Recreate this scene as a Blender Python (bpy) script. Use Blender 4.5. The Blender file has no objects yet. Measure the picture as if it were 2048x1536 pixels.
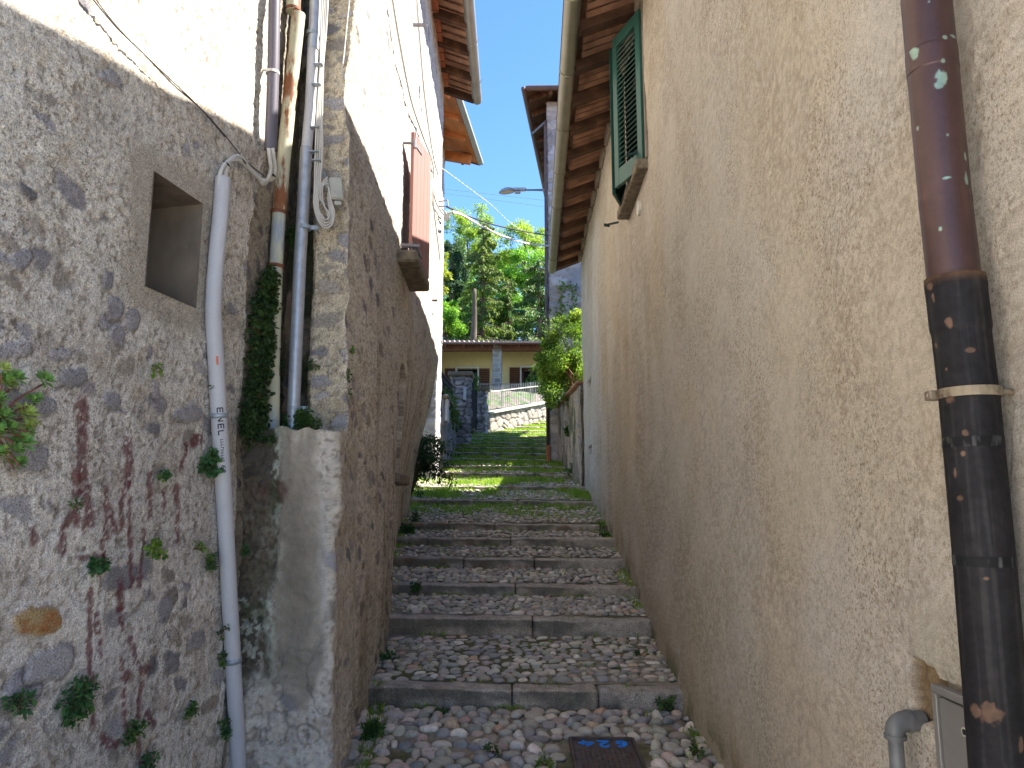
import bpy, bmesh, math, random
import numpy as np
from mathutils import Vector, Matrix

random.seed(7)
RNG = np.random.default_rng(11)
SC = bpy.context.scene
COL = SC.collection
PI = math.pi

# ------------------------------------------------------------------ camera, sky, sun, exposure
PITCH = math.radians(8.9)
CAM = Vector((0.0, 0.0, 1.6))
FPX = 1540.0
cd = bpy.data.cameras.new("camera")
cd.sensor_width = 36.0
cd.lens = FPX / 2048.0 * 36.0
cd.clip_start = 0.05
cd.clip_end = 3000.0
cam = bpy.data.objects.new("camera", cd)
COL.objects.link(cam)
cam.location = CAM
cam.rotation_euler = (PI / 2 + PITCH, 0, 0)
SC.camera = cam

SUN_EL = math.radians(53.0)
SUN_AZ = math.radians(80.0)          # clockwise from +Y: the sun stands to the right, slightly ahead
SUNV = Vector((math.sin(SUN_AZ) * math.cos(SUN_EL), math.cos(SUN_AZ) * math.cos(SUN_EL), math.sin(SUN_EL)))
W = bpy.data.worlds.new("World")
SC.world = W
W.use_nodes = True
wn, wl = W.node_tree.nodes, W.node_tree.links
wn.clear()
sky = wn.new("ShaderNodeTexSky")
sky.sky_type = 'NISHITA'
sky.sun_disc = False
sky.sun_elevation = SUN_EL
sky.sun_rotation = SUN_AZ
sky.altitude = 2200
sky.air_density = 0.9
sky.dust_density = 0.1
sky.ozone_density = 4.0
bg = wn.new("ShaderNodeBackground")
bg.inputs['Strength'].default_value = 0.052
wo = wn.new("ShaderNodeOutputWorld")
hs = wn.new("ShaderNodeHueSaturation")
hs.inputs['Saturation'].default_value = 1.11
hs.inputs['Value'].default_value = 1.0
wl.new(sky.outputs[0], hs.inputs['Color'])
wl.new(hs.outputs[0], bg.inputs['Color'])
wl.new(bg.outputs[0], wo.inputs['Surface'])
sl = bpy.data.lights.new("sun", 'SUN')
sl.energy = 2.8
sl.angle = math.radians(0.5)
sl.color = (1.0, 0.94, 0.85)
sun = bpy.data.objects.new("sun", sl)
COL.objects.link(sun)
sun.location = (20, -5, 30)
sun.rotation_euler = (-SUNV).to_track_quat('-Z', 'Y').to_euler()

SC.view_settings.view_transform = 'Standard'
SC.view_settings.look = 'None'
SC.view_settings.exposure = 3.15
SC.view_settings.gamma = 1.0
SC.view_settings.use_curve_mapping = False
SC.render.engine = 'CYCLES'
SC.cycles.use_denoising = True
SC.cycles.max_bounces = 12
SC.cycles.diffuse_bounces = 8

# ------------------------------------------------------------------ small geometry helpers
def ray(px, py):
    u = (px - 1024.0) / FPX
    v = (768.0 - py) / FPX
    c, s = math.cos(PITCH), math.sin(PITCH)
    return Vector((u, c - s * v, s + c * v))

def P(px, py, y):
    r = ray(px, py)
    return CAM + r * (y / r.y)

def hit(px, py, p0, n):
    r = ray(px, py)
    return CAM + r * ((Vector(p0) - CAM).dot(Vector(n)) / r.dot(Vector(n)))

def sstep(a, b, x):
    t = np.clip((np.asarray(x, float) - a) / (b - a), 0, 1)
    return t * t * (3 - 2 * t)

def h2(ix, iy, seed):
    ix = np.asarray(ix).astype(np.int64)
    iy = np.asarray(iy).astype(np.int64)
    h = (ix * 374761393 + iy * 668265263 + seed * 974634777) & 0xFFFFFFFF
    h = ((h ^ (h >> 13)) * 1274126177) & 0xFFFFFFFF
    h = ((h ^ (h >> 16)) * 2246822519) & 0xFFFFFFFF
    h = h ^ (h >> 15)
    return h.astype(np.float64) / 4294967296.0

def vn(x, y, seed=0):
    x = np.asarray(x, float)
    y = np.asarray(y, float)
    ix, iy = np.floor(x), np.floor(y)
    fx, fy = x - ix, y - iy
    fx = fx * fx * (3 - 2 * fx)
    fy = fy * fy * (3 - 2 * fy)
    a = h2(ix, iy, seed); b = h2(ix + 1, iy, seed)
    c = h2(ix, iy + 1, seed); d = h2(ix + 1, iy + 1, seed)
    return (a * (1 - fx) + b * fx) * (1 - fy) + (c * (1 - fx) + d * fx) * fy

def fbm(x, y, o=4, seed=0, g=0.5):
    s, a, t = 0.0, 1.0, 0.0
    for k in range(o):
        s = s + a * vn(np.asarray(x) * 2 ** k + 17.3 * k, np.asarray(y) * 2 ** k - 9.1 * k, seed + k)
        t += a
        a *= g
    return s / t

def worley(x, y, seed=0, jit=0.85):
    x = np.asarray(x, float); y = np.asarray(y, float)
    ix, iy = np.floor(x), np.floor(y)
    f1 = np.full(x.shape, 9.0); f2 = np.full(x.shape, 9.0); idv = np.zeros(x.shape)
    for dx in (-1, 0, 1):
        for dy in (-1, 0, 1):
            cx, cy = ix + dx, iy + dy
            qx = cx + 0.5 + jit * (h2(cx, cy, seed) - 0.5)
            qy = cy + 0.5 + jit * (h2(cx, cy, seed + 1) - 0.5)
            d = np.hypot(x - qx, y - qy)
            hid = h2(cx, cy, seed + 2)
            near = d < f1
            f2 = np.where(near, f1, np.minimum(f2, d))
            idv = np.where(near, hid, idv)
            f1 = np.where(near, d, f1)
    return f1, f2, idv

def rnd(idv, k):
    return h2(np.floor(idv * 1e6), np.full_like(idv, k), 5)

def mixc(a, b, m):
    m = np.asarray(m)[..., None]
    return np.asarray(a) * (1 - m) + np.asarray(b) * m

def polydist(s, z, pts):
    d = np.full(s.shape, 9.0)
    for (a, b), (c, e) in zip(pts[:-1], pts[1:]):
        vx, vz = c - a, e - b
        L = vx * vx + vz * vz + 1e-9
        t = np.clip(((s - a) * vx + (z - b) * vz) / L, 0, 1)
        d = np.minimum(d, np.hypot(s - a - t * vx, z - b - t * vz))
    return d

# ------------------------------------------------------------------ objects
BASE = {}

def thing(name, label, cat, loc=(0, 0, 0), group=None):
    o = bpy.data.objects.new(name, None)
    o.empty_display_size = 0.2
    COL.objects.link(o)
    o.location = loc
    o['label'] = label
    o['category'] = cat
    if group:
        o['group'] = group
    BASE[o.name] = Vector(loc)
    return o

def tag(o, label, cat, group=None):
    o['label'] = label
    o['category'] = cat
    if group:
        o['group'] = group
    return o

def base_of(p):
    while p is not None:
        if p.name in BASE:
            return BASE[p.name]
        p = p.parent
    return Vector((0, 0, 0))

def mesh_obj(name, V, F, mat, parent=None, col=None, smooth=True, origin=None, kind=None, recalc=False):
    """V (n,3) world coordinates; F list of index arrays (m,k)."""
    V = np.asarray(V, float).reshape(-1, 3)
    b = base_of(parent) if parent is not None else Vector(origin if origin is not None else (0, 0, 0))
    V = V - np.array(b)[None, :]
    me = bpy.data.meshes.new(name)
    if isinstance(F, np.ndarray):
        F = [F]
    F = [np.asarray(f, np.int64) for f in F if len(f)]
    nl = sum(f.size for f in F)
    npoly = sum(len(f) for f in F)
    me.vertices.add(len(V))
    me.vertices.foreach_set('co', V.ravel())
    me.loops.add(nl)
    me.polygons.add(npoly)
    me.loops.foreach_set('vertex_index', np.concatenate([f.ravel() for f in F]))
    st, tot, off = [], [], 0
    for f in F:
        k = f.shape[1]
        st.append(off + np.arange(len(f)) * k)
        off += f.size
    me.polygons.foreach_set('loop_start', np.concatenate(st))
    me.update(calc_edges=True)
    if col is not None:
        c = np.asarray(col, float).reshape(-1, 3)
        c4 = np.concatenate([np.clip(c, 0, 1), np.ones((len(c), 1))], 1)
        ca = me.color_attributes.new('Col', 'FLOAT_COLOR', 'POINT')
        ca.data.foreach_set('color', c4.ravel())
    if recalc:
        bm = bmesh.new()
        bm.from_mesh(me)
        bmesh.ops.recalc_face_normals(bm, faces=bm.faces)
        bm.to_mesh(me)
        bm.free()
    me.polygons.foreach_set('use_smooth', np.full(npoly, bool(smooth)))
    me.validate()
    me.materials.append(mat)
    o = bpy.data.objects.new(name, me)
    COL.objects.link(o)
    if parent is not None:
        o.parent = parent
    else:
        o.location = b
        BASE[o.name] = Vector(b)
    if kind:
        o['kind'] = kind
    return o

class MB:
    """collects shapes (world coordinates) for one mesh"""
    def __init__(self):
        self.v, self.c, self.f, self.n = [], [], {}, 0
    def add(self, V, F, col=(1, 1, 1)):
        V = np.asarray(V, float).reshape(-1, 3)
        c = np.asarray(col, float)
        if c.ndim == 1:
            c = np.tile(c, (len(V), 1))
        self.v.append(V); self.c.append(c)
        if isinstance(F, np.ndarray):
            F = [F]
        for f in F:
            f = np.asarray(f, np.int64)
            if len(f):
                self.f.setdefault(f.shape[1], []).append(f + self.n)
        self.n += len(V)
        return self
    def box(self, c, size, rot=None, bevel=0.0, col=(1, 1, 1)):
        hx, hy, hz = [s / 2.0 for s in size]
        b = min(bevel, 0.45 * min(size)) if bevel else 0.0
        if not b:
            V = np.array([[x, y, z] for x in (-hx, hx) for y in (-hy, hy) for z in (-hz, hz)])
            F = np.array([[0, 1, 3, 2], [4, 6, 7, 5], [0, 4, 5, 1], [2, 3, 7, 6], [0, 2, 6, 4], [1, 5, 7, 3]])
            FF = [F]
        else:
            V, ix = [], {}
            for sx in (-1, 1):
                for sy in (-1, 1):
                    for sz in (-1, 1):
                        for ax, p in enumerate(((sx * hx, sy * (hy - b), sz * (hz - b)), (sx * (hx - b), sy * hy, sz * (hz - b)), (sx * (hx - b), sy * (hy - b), sz * hz))):
                            ix[(sx, sy, sz, ax)] = len(V)
                            V.append(p)
            Q, T = [], []
            for s in (-1, 1):
                Q.append([ix[(s, a, d, 0)] for a, d in ((-1, -1), (1, -1), (1, 1), (-1, 1))][::s])
                Q.append([ix[(a, s, d, 1)] for a, d in ((-1, -1), (-1, 1), (1, 1), (1, -1))][::s])
                Q.append([ix[(a, d, s, 2)] for a, d in ((-1, -1), (1, -1), (1, 1), (-1, 1))][::s])
            for s in (-1, 1):
                for t in (-1, 1):
                    w = s * t
                    Q.append([ix[(s, t, -1, 0)], ix[(s, t, -1, 1)], ix[(s, t, 1, 1)], ix[(s, t, 1, 0)]][::w])
                    Q.append([ix[(s, -1, t, 0)], ix[(s, 1, t, 0)], ix[(s, 1, t, 2)], ix[(s, -1, t, 2)]][::w])
                    Q.append([ix[(-1, s, t, 1)], ix[(-1, s, t, 2)], ix[(1, s, t, 2)], ix[(1, s, t, 1)]][::w])
            for sx in (-1, 1):
                for sy in (-1, 1):
                    for sz in (-1, 1):
                        T.append([ix[(sx, sy, sz, 0)], ix[(sx, sy, sz, 1)], ix[(sx, sy, sz, 2)]][::sx * sy * sz])
            V = np.array(V)
            FF = [np.array(Q), np.array(T)]
        if rot is not None:
            V = V @ np.array(rot.to_3x3()).T
        return self.add(V + np.array(c)[None], FF, col)
    def beam(self, a, b, w, h, up=(0, 0, 1), bevel=0.0, col=(1, 1, 1)):
        a, b = Vector(a), Vector(b)
        d = (b - a)
        L = d.length
        d.normalize()
        s = d.cross(Vector(up)).normalized()
        u = s.cross(d).normalized()
        R = Matrix((d, s, u)).transposed()
        return self.box((a + b) / 2, (L, w, h), R, bevel, col)
    def tube(self, pts, r, n=12, caps=True, col=(1, 1, 1), closed=False):
        pts = [Vector(p) for p in pts]
        m = len(pts)
        rr = r if hasattr(r, '__len__') else [r] * m
        rings, prev = [], None
        for i, p in enumerate(pts):
            d = (pts[min(i + 1, m - 1)] - pts[max(i - 1, 0)]).normalized()
            if prev is None:
                ref = Vector((0, 0, 1)) if abs(d.z) < 0.9 else Vector((1, 0, 0))
                s = d.cross(ref).normalized()
            else:
                s = (prev - d * prev.dot(d)).normalized()
            prev = s
            u = d.cross(s)
            rings.append([p + (s * math.cos(2 * PI * k / n) + u * math.sin(2 * PI * k / n)) * rr[i] for k in range(n)])
        V = np.array([q for rg in rings for q in rg])
        k = np.arange(n)
        k2 = (k + 1) % n
        Q = [np.stack([i * n + k, i * n + k2, (i + 1) * n + k2, (i + 1) * n + k], 1) for i in range(m - 1)]
        F = [np.concatenate(Q)]
        if caps:
            V = np.concatenate([V, np.array([pts[0], pts[-1]])])
            F.append(np.concatenate([np.stack([k2, k, np.full(n, m * n)], 1), np.stack([(m - 1) * n + k, (m - 1) * n + k2, np.full(n, m * n + 1)], 1)]))
        return self.add(V, F, col)
    def build(self, name, mat, parent=None, smooth=False, use_col=False, **kw):
        F = [np.concatenate(x) for x in self.f.values()]
        return mesh_obj(name, np.concatenate(self.v), F, mat, parent, np.concatenate(self.c) if use_col else None, smooth, **kw)

def smooth_by_angle(o, deg=40):
    me = o.data
    me.polygons.foreach_set('use_smooth', np.full(len(me.polygons), True))
    bm = bmesh.new()
    bm.from_mesh(me)
    lim = math.radians(deg)
    for e in bm.edges:
        e.smooth = not (len(e.link_faces) == 2 and e.calc_face_angle(0) > lim)
    bm.to_mesh(me)
    bm.free()
    return o

def grid_faces(nu, nv, keep=None):
    i = np.arange(nu - 1)[:, None]
    j = np.arange(nv - 1)[None, :]
    a = i * nv + j
    F = np.stack([a, a + nv, a + nv + 1, a + 1], -1).reshape(-1, 4)
    if keep is not None:
        F = F[keep.ravel()]
    return F

def leaf_arrays(pos, dirs, nrm, L, Wd, fold=0.15):
    """diamond leaves: base, left, tip, right"""
    pos = np.asarray(pos, float); N = len(pos)
    d = dirs / (np.linalg.norm(dirs, axis=1, keepdims=True) + 1e-9)
    s = np.cross(d, nrm); s /= (np.linalg.norm(s, axis=1, keepdims=True) + 1e-9)
    u = np.cross(s, d)
    L = np.broadcast_to(L, (N,))[:, None]; Wd = np.broadcast_to(Wd, (N,))[:, None]
    v0 = pos
    mid = pos + d * L * 0.5 + u * (Wd * fold)
    v1 = mid - s * Wd * 0.5
    v3 = mid + s * Wd * 0.5
    v2 = pos + d * L
    V = np.stack([v0, v1, v2, v3], 1).reshape(-1, 3)
    F = np.arange(4 * N).reshape(N, 4)
    return V, F

def rdir(n, rng=RNG):
    v = rng.normal(size=(n, 3))
    return v / np.linalg.norm(v, axis=1, keepdims=True)

# ------------------------------------------------------------------ materials
def new_mat(name):
    m = bpy.data.materials.new(name)
    m.use_nodes = True
    nt = m.node_tree
    nt.nodes.clear()
    out = nt.nodes.new('ShaderNodeOutputMaterial')
    b = nt.nodes.new('ShaderNodeBsdfPrincipled')
    nt.links.new(b.outputs[0], out.inputs[0])
    return m, nt, b, out

def mat(name, col=(0.5, 0.5, 0.5), rough=0.8, metal=0.0, attr=False, var=0.25, vscale=8.0, col2=None, c2scale=3.0, c2lo=0.5, c2hi=0.62,
        bump=0.3, bscale=60.0, bdist=0.004, stretch=(1, 1, 1), spec=0.3, fine=0.0, fscale=180.0, patch=0.0):
    m, nt, b, out = new_mat(name)
    N, Lk = nt.nodes, nt.links
    tc = N.new('ShaderNodeTexCoord')
    mp = N.new('ShaderNodeMapping')
    mp.inputs['Scale'].default_value = stretch
    Lk.new(tc.outputs['Object'], mp.inputs['Vector'])
    if attr:
        a = N.new('ShaderNodeVertexColor')
        a.layer_name = 'Col'
        cur = a.outputs['Color']
    else:
        c = N.new('ShaderNodeRGB')
        c.outputs[0].default_value = (*col, 1)
        cur = c.outputs[0]
    if col2 is not None:
        n2 = N.new('ShaderNodeTexNoise')
        n2.inputs['Scale'].default_value = c2scale
        n2.inputs['Detail'].default_value = 6
        n2.inputs['Roughness'].default_value = 0.65
        Lk.new(mp.outputs[0], n2.inputs['Vector'])
        r = N.new('ShaderNodeMapRange')
        r.inputs['From Min'].default_value = c2lo
        r.inputs['From Max'].default_value = c2hi
        Lk.new(n2.outputs['Fac'], r.inputs['Value'])
        if patch:
            n4 = N.new('ShaderNodeTexNoise')
            n4.inputs['Scale'].default_value = patch
            n4.inputs['Detail'].default_value = 7
            n4.inputs['Roughness'].default_value = 0.62
            Lk.new(mp.outputs[0], n4.inputs['Vector'])
            r4 = N.new('ShaderNodeMapRange')
            r4.inputs['From Min'].default_value = 0.38
            r4.inputs['From Max'].default_value = 0.62
            r4.inputs['To Min'].default_value = 0.10
            Lk.new(n4.outputs['Fac'], r4.inputs['Value'])
            mm = N.new('ShaderNodeMath'); mm.operation = 'MULTIPLY'
            Lk.new(r.outputs[0], mm.inputs[0]); Lk.new(r4.outputs[0], mm.inputs[1])
            r = mm
        mx = N.new('ShaderNodeMix')
        mx.data_type = 'RGBA'
        mx.inputs['B'].default_value = (*col2, 1)
        Lk.new(r.outputs[0], mx.inputs['Factor'])
        Lk.new(cur, mx.inputs['A'])
        cur = mx.outputs['Result']
    for (amt, sc_, det) in ((var, vscale, 6), (fine, fscale, 3)):
        if amt:
            n1 = N.new('ShaderNodeTexNoise')
            n1.inputs['Scale'].default_value = sc_
            n1.inputs['Detail'].default_value = det
            Lk.new(mp.outputs[0], n1.inputs['Vector'])
            r = N.new('ShaderNodeMapRange')
            r.inputs['From Min'].default_value = 0.3
            r.inputs['From Max'].default_value = 0.7
            r.inputs['To Min'].default_value = 1 - amt
            r.inputs['To Max'].default_value = 1 + amt
            Lk.new(n1.outputs['Fac'], r.inputs['Value'])
            mx = N.new('ShaderNodeVectorMath')
            mx.operation = 'SCALE'
            Lk.new(cur, mx.inputs[0])
            Lk.new(r.outputs[0], mx.inputs['Scale'])
            cur = mx.outputs[0]
    Lk.new(cur, b.inputs['Base Color'])
    b.inputs['Roughness'].default_value = rough
    b.inputs['Metallic'].default_value = metal
    b.inputs['Specular IOR Level'].default_value = spec
    if bump:
        n3 = N.new('ShaderNodeTexNoise')
        n3.inputs['Scale'].default_value = bscale
        n3.inputs['Detail'].default_value = 5
        Lk.new(mp.outputs[0], n3.inputs['Vector'])
        bp = N.new('ShaderNodeBump')
        bp.inputs['Strength'].default_value = bump
        bp.inputs['Distance'].default_value = bdist
        Lk.new(n3.outputs['Fac'], bp.inputs['Height'])
        Lk.new(bp.outputs[0], b.inputs['Normal'])
    return m

def leaf_mat(name, trans=0.4):
    m, nt, b, out = new_mat(name)
    N, Lk = nt.nodes, nt.links
    a = N.new('ShaderNodeVertexColor'); a.layer_name = 'Col'
    b.inputs['Roughness'].default_value = 0.5
    b.inputs['Specular IOR Level'].default_value = 0.25
    Lk.new(a.outputs[0], b.inputs['Base Color'])
    t = N.new('ShaderNodeBsdfTranslucent')
    sc = N.new('ShaderNodeVectorMath'); sc.operation = 'MULTIPLY'
    sc.inputs[1].default_value = (1.5, 1.4, 0.7)
    Lk.new(a.outputs[0], sc.inputs[0])
    Lk.new(sc.outputs[0], t.inputs['Color'])
    mx = N.new('ShaderNodeMixShader'); mx.inputs[0].default_value = trans
    Lk.new(b.outputs[0], mx.inputs[1]); Lk.new(t.outputs[0], mx.inputs[2])
    Lk.new(mx.outputs[0], out.inputs[0])
    return m

M = {}
M['rubble'] = mat('rubble_plaster', attr=True, rough=0.95, var=0.08, vscale=30, bump=0.9, bscale=150, bdist=0.005, spec=0.12, fine=0.42, fscale=150, col2=(0.15, 0.115, 0.08), c2scale=65, c2lo=0.53, c2hi=0.64, patch=2.2)
M['render'] = mat('lime_render', attr=True, rough=0.95, var=0.07, vscale=26, bump=0.7, bscale=210, bdist=0.0025, spec=0.12, fine=0.26, fscale=240, col2=(0.215, 0.165, 0.11), c2scale=75, c2lo=0.50, c2hi=0.63, patch=1.6)
M['masonry'] = mat('stone_masonry', attr=True, rough=0.9, var=0.12, vscale=7, bump=0.4, bscale=40, bdist=0.01, spec=0.15, fine=0.12, fscale=60)
M['concrete'] = mat('old_concrete', attr=True, rough=0.9, var=0.12, vscale=10, bump=0.3, bscale=90, bdist=0.004, fine=0.12, fscale=150)
M['kerb'] = mat('granite_kerb', attr=True, rough=0.85, var=0.2, vscale=11, bump=0.8, bscale=90, bdist=0.006, fine=0.42, fscale=130, col2=(0.12, 0.10, 0.08), c2scale=60, c2lo=0.56, c2hi=0.68)
M['pebble'] = mat('river_pebble', attr=True, rough=0.6, var=0.14, vscale=40, bump=0.15, bscale=90, bdist=0.002, spec=0.4, fine=0.1, fscale=260)
M['mortar'] = mat('mossy_mortar', attr=True, rough=0.95, var=0.25, vscale=18, bump=0.6, bscale=80, bdist=0.008, fine=0.2, fscale=160)
M['leaf'] = leaf_mat('leaf', 0.4)
M['needle'] = leaf_mat('needle', 0.3)
M['bark'] = mat('bark', (0.10, 0.075, 0.055), 0.95, var=0.4, vscale=6, bump=0.8, bscale=20, bdist=0.02, stretch=(1, 1, 0.25))
M['stem'] = mat('plant_stem', (0.13, 0.06, 0.035), 0.8, var=0.3, vscale=30, bump=0.2)
M['old_wood'] = mat('weathered_brown_wood', (0.075, 0.037, 0.022), 0.8, var=0.4, vscale=5, col2=(0.20, 0.10, 0.045), c2scale=4, c2lo=0.55, c2hi=0.75, bump=0.5, bscale=30, bdist=0.004, stretch=(1, 0.35, 1))
M['orange_wood'] = mat('varnished_orange_wood', (0.42, 0.15, 0.045), 0.55, var=0.25, vscale=6, bump=0.2, bscale=25, stretch=(1, 0.3, 1))
M['brown_wood'] = mat('red_brown_wood', (0.11, 0.042, 0.024), 0.6, var=0.25, vscale=8, bump=0.2, bscale=30, stretch=(1, 1, 0.3))
M['tile'] = mat('clay_roof_tile', (0.30, 0.16, 0.10), 0.9, var=0.4, vscale=5, bump=0.4, bscale=20)
M['greytile'] = mat('dull_roof_tile', (0.24, 0.20, 0.18), 0.9, var=0.35, vscale=5, bump=0.4, bscale=20)
M['zinc'] = mat('zinc_gutter', (0.29, 0.29, 0.26), 0.42, metal=0.35, var=0.12, vscale=4, bump=0.08, bscale=12, spec=0.5)
M['brown_metal'] = mat('brown_painted_metal', (0.095, 0.062, 0.055), 0.45, var=0.15, vscale=5, bump=0.08)
M['olive_metal'] = mat('olive_gutter_metal', (0.20, 0.19, 0.14), 0.4, metal=0.3, var=0.15, vscale=4, bump=0.08, bscale=10, spec=0.5)
M['galv'] = mat('galvanised_steel', (0.36, 0.38, 0.42), 0.42, metal=0.45, var=0.14, vscale=22, bump=0.06, bscale=60, spec=0.5)
M['pvc'] = mat('grey_plastic_conduit', (0.44, 0.44, 0.46), 0.5, var=0.07, vscale=5, bump=0.04, bscale=30, fine=0.03, fscale=80)
M['strap'] = mat('grey_metal_strap', (0.30, 0.34, 0.38), 0.45, metal=0.4, var=0.1, bump=0.05)
M['darkpipe'] = mat('dull_purple_plastic', (0.10, 0.09, 0.11), 0.4, var=0.1, vscale=6, bump=0.05)
M['rustpipe'] = mat('rusted_cream_pipe', (0.44, 0.42, 0.30), 0.6, var=0.15, vscale=9, col2=(0.20, 0.075, 0.03), c2scale=5.5, c2lo=0.52, c2hi=0.57, bump=0.25, bscale=50, stretch=(1, 1, 0.28))
M['creampipe'] = mat('faded_cream_pipe', (0.42, 0.42, 0.31), 0.55, var=0.15, vscale=9, col2=(0.25, 0.29, 0.33), c2scale=6, c2lo=0.5, c2hi=0.6, bump=0.15, bscale=50, stretch=(1, 1, 0.3))
M['rust'] = mat('rust', (0.16, 0.06, 0.03), 0.8, var=0.3, vscale=30, bump=0.3, bscale=90)
M['cable'] = mat('pale_grey_cable', (0.48, 0.46, 0.42), 0.55, var=0.1, bump=0)
M['blackcable'] = mat('black_cable', (0.02, 0.02, 0.022), 0.5, var=0.1, bump=0)
M['box'] = mat('grey_green_plastic', (0.36, 0.36, 0.32), 0.5, var=0.12, vscale=14, bump=0.06)
M['copper'] = mat('brown_copper', (0.092, 0.043, 0.036), 0.42, metal=0.35, var=0.22, vscale=5, bump=0.1, bscale=14, bdist=0.003, attr=True, spec=0.5, fine=0.06, fscale=90)
M['castiron'] = mat('black_cast_iron', (0.014, 0.013, 0.014), 0.6, attr=True, var=0.3, vscale=9, bump=0.25, bscale=60, bdist=0.002, spec=0.14, fine=0.2, fscale=50)
M['cabinet'] = mat('grey_painted_steel', (0.27, 0.26, 0.24), 0.42, metal=0.3, var=0.1, vscale=6, bump=0.05, bscale=30)
M['greypipe'] = mat('grey_gas_pipe', (0.16, 0.165, 0.165), 0.5, metal=0.2, var=0.2, vscale=14, bump=0.1)
M['green'] = mat('dark_green_paint', (0.028, 0.095, 0.075), 0.4, var=0.12, vscale=5, bump=0.06, bscale=50, stretch=(1, 1, 0.2))
M['darkgreen'] = mat('green_black_iron', (0.008, 0.03, 0.026), 0.5, var=0.1, bump=0.05)
M['maroon'] = mat('faded_maroon_paint', (0.30, 0.145, 0.125), 0.6, var=0.12, vscale=6, bump=0.15, bscale=30, stretch=(1, 1, 0.15))
M['iron'] = mat('grey_iron', (0.22, 0.21, 0.22), 0.5, metal=0.3, var=0.15, bump=0.05)
M['blackiron'] = mat('black_iron', (0.02, 0.02, 0.024), 0.55, var=0.1, bump=0.05)
M['whiteiron'] = mat('pale_iron', (0.55, 0.52, 0.50), 0.5, metal=0.1, var=0.1, bump=0.05)
M['dark'] = mat('dark_interior', (0.015, 0.014, 0.013), 0.9, var=0.2, bump=0)
M['yellow'] = mat('ochre_render', (0.70, 0.56, 0.29), 0.9, var=0.06, vscale=3, bump=0.1)
M['whitetrim'] = mat('white_window_trim', (0.66, 0.64, 0.60), 0.7, var=0.06, bump=0.05)
M['sillstone'] = mat('weathered_sill_stone', (0.19, 0.155, 0.11), 0.9, var=0.4, vscale=14, bump=0.5, bscale=60)
M['nicheplaster'] = mat('smooth_niche_plaster', (0.21, 0.175, 0.135), 0.9, var=0.2, vscale=7, col2=(0.13, 0.105, 0.08), c2scale=3, bump=0.2, bscale=50, stretch=(1, 1, 0.5))
M['vent'] = mat('pale_vent_disc', (0.60, 0.57, 0.50), 0.7, var=0.08, bump=0.05)
M['lamp'] = mat('lamp_alloy', (0.42, 0.42, 0.44), 0.4, metal=0.4, var=0.08, bump=0.03)
M['lampglass'] = mat('lamp_glass', (0.55, 0.48, 0.44), 0.15, var=0.1, bump=0, spec=0.6)
M['manhole'] = mat('rusty_iron_cover', (0.095, 0.07, 0.06), 0.6, metal=0.2, var=0.3, vscale=14, col2=(0.11, 0.05, 0.035), c2scale=9, c2lo=0.52, c2hi=0.7, bump=0.2, bscale=80)
M['blue'] = mat('blue_spray_paint', (0.015, 0.24, 0.80), 0.6, var=0.25, vscale=40, bump=0.1)
M['ink'] = mat('black_print', (0.02, 0.02, 0.025), 0.6, var=0.05, bump=0)
M['redmark'] = mat('orange_mark', (0.6, 0.16, 0.08), 0.6, var=0.1, bump=0)
M['brick'] = mat('orange_brick', (0.36, 0.13, 0.07), 0.9, var=0.25, vscale=20, bump=0.4, bscale=70)
M['plate'] = mat('pale_grey_plate', (0.50, 0.52, 0.56), 0.6, var=0.06, bump=0.03)
M['earth'] = mat('grassy_earth', (0.07, 0.085, 0.035), 0.95, var=0.4, vscale=2, col2=(0.10, 0.08, 0.05), c2scale=1.5, bump=0.5, bscale=10, bdist=0.03)
M['piazza'] = mat('pale_paving', (0.66, 0.62, 0.55), 0.9, var=0.25, vscale=4, bump=0.4, bscale=40)
M['palehouse'] = mat('cream_render', (0.72, 0.66, 0.56), 0.9, var=0.06, vscale=2, bump=0.1)
M['nicheshade'] = mat('shaded_niche_plaster', (0.15, 0.12, 0.09), 0.9, var=0.25, vscale=7, col2=(0.09, 0.075, 0.06), c2scale=3, bump=0.3, bscale=50, stretch=(1, 1, 0.5))  # darker copy of the niche plaster, shade inside put into the colour
M['bank'] = mat('stony_bank', (0.15, 0.125, 0.11), 0.95, var=0.4, vscale=3, col2=(0.06, 0.11, 0.03), c2scale=1.6, c2lo=0.46, c2hi=0.56, bump=0.8, bscale=6, bdist=0.05)
M['oldwire'] = mat('old_brown_wire', (0.06, 0.05, 0.045), 0.6, var=0.2, bump=0)

# ------------------------------------------------------------------ layout of the alley
ST_Y = [6.07, 7.48, 8.46, 9.40, 10.32, 11.08, 13.2, 14.93, 16.8, 17.9, 19.5, 20.5, 21.4, 22.3, 23.2, 24.1, 25.0, 25.9, 26.8, 27.7]
ST_T = [-1.376, -1.07, -.859, -.648, -.447, -.27, .069, .343, .666, .873, 1.124, 1.353, 1.566, 1.76, 1.94, 2.126, 2.30, 2.47, 2.68, 2.93]
ST_B = [-1.5, -1.206, -.953, -.746, -.538, -.356, -.016, .276, .57, .80, 1.06] + [t - .10 for t in ST_T[11:]]
ST_T = [t + 1.6 for t in ST_T]
ST_B = [t + 1.6 for t in ST_B]

def gz(y):
    """ground height along the alley (without the kerb's tilt)"""
    if y < ST_Y[0]:
        return 0.1 - 0.06 * (ST_Y[0] - max(y, -3))
    for i in range(len(ST_Y)):
        y1 = ST_Y[i + 1] if i + 1 < len(ST_Y) else 33.0
        b1 = ST_B[i + 1] if i + 1 < len(ST_Y) else 5.2
        if y < y1:
            t = (y - ST_Y[i]) / (y1 - ST_Y[i])
            return ST_T[i] + (b1 - ST_T[i]) * t
    return 5.2
TILT, SKEW = -0.010, -0.03      # the treads dip a little to the right

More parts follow.
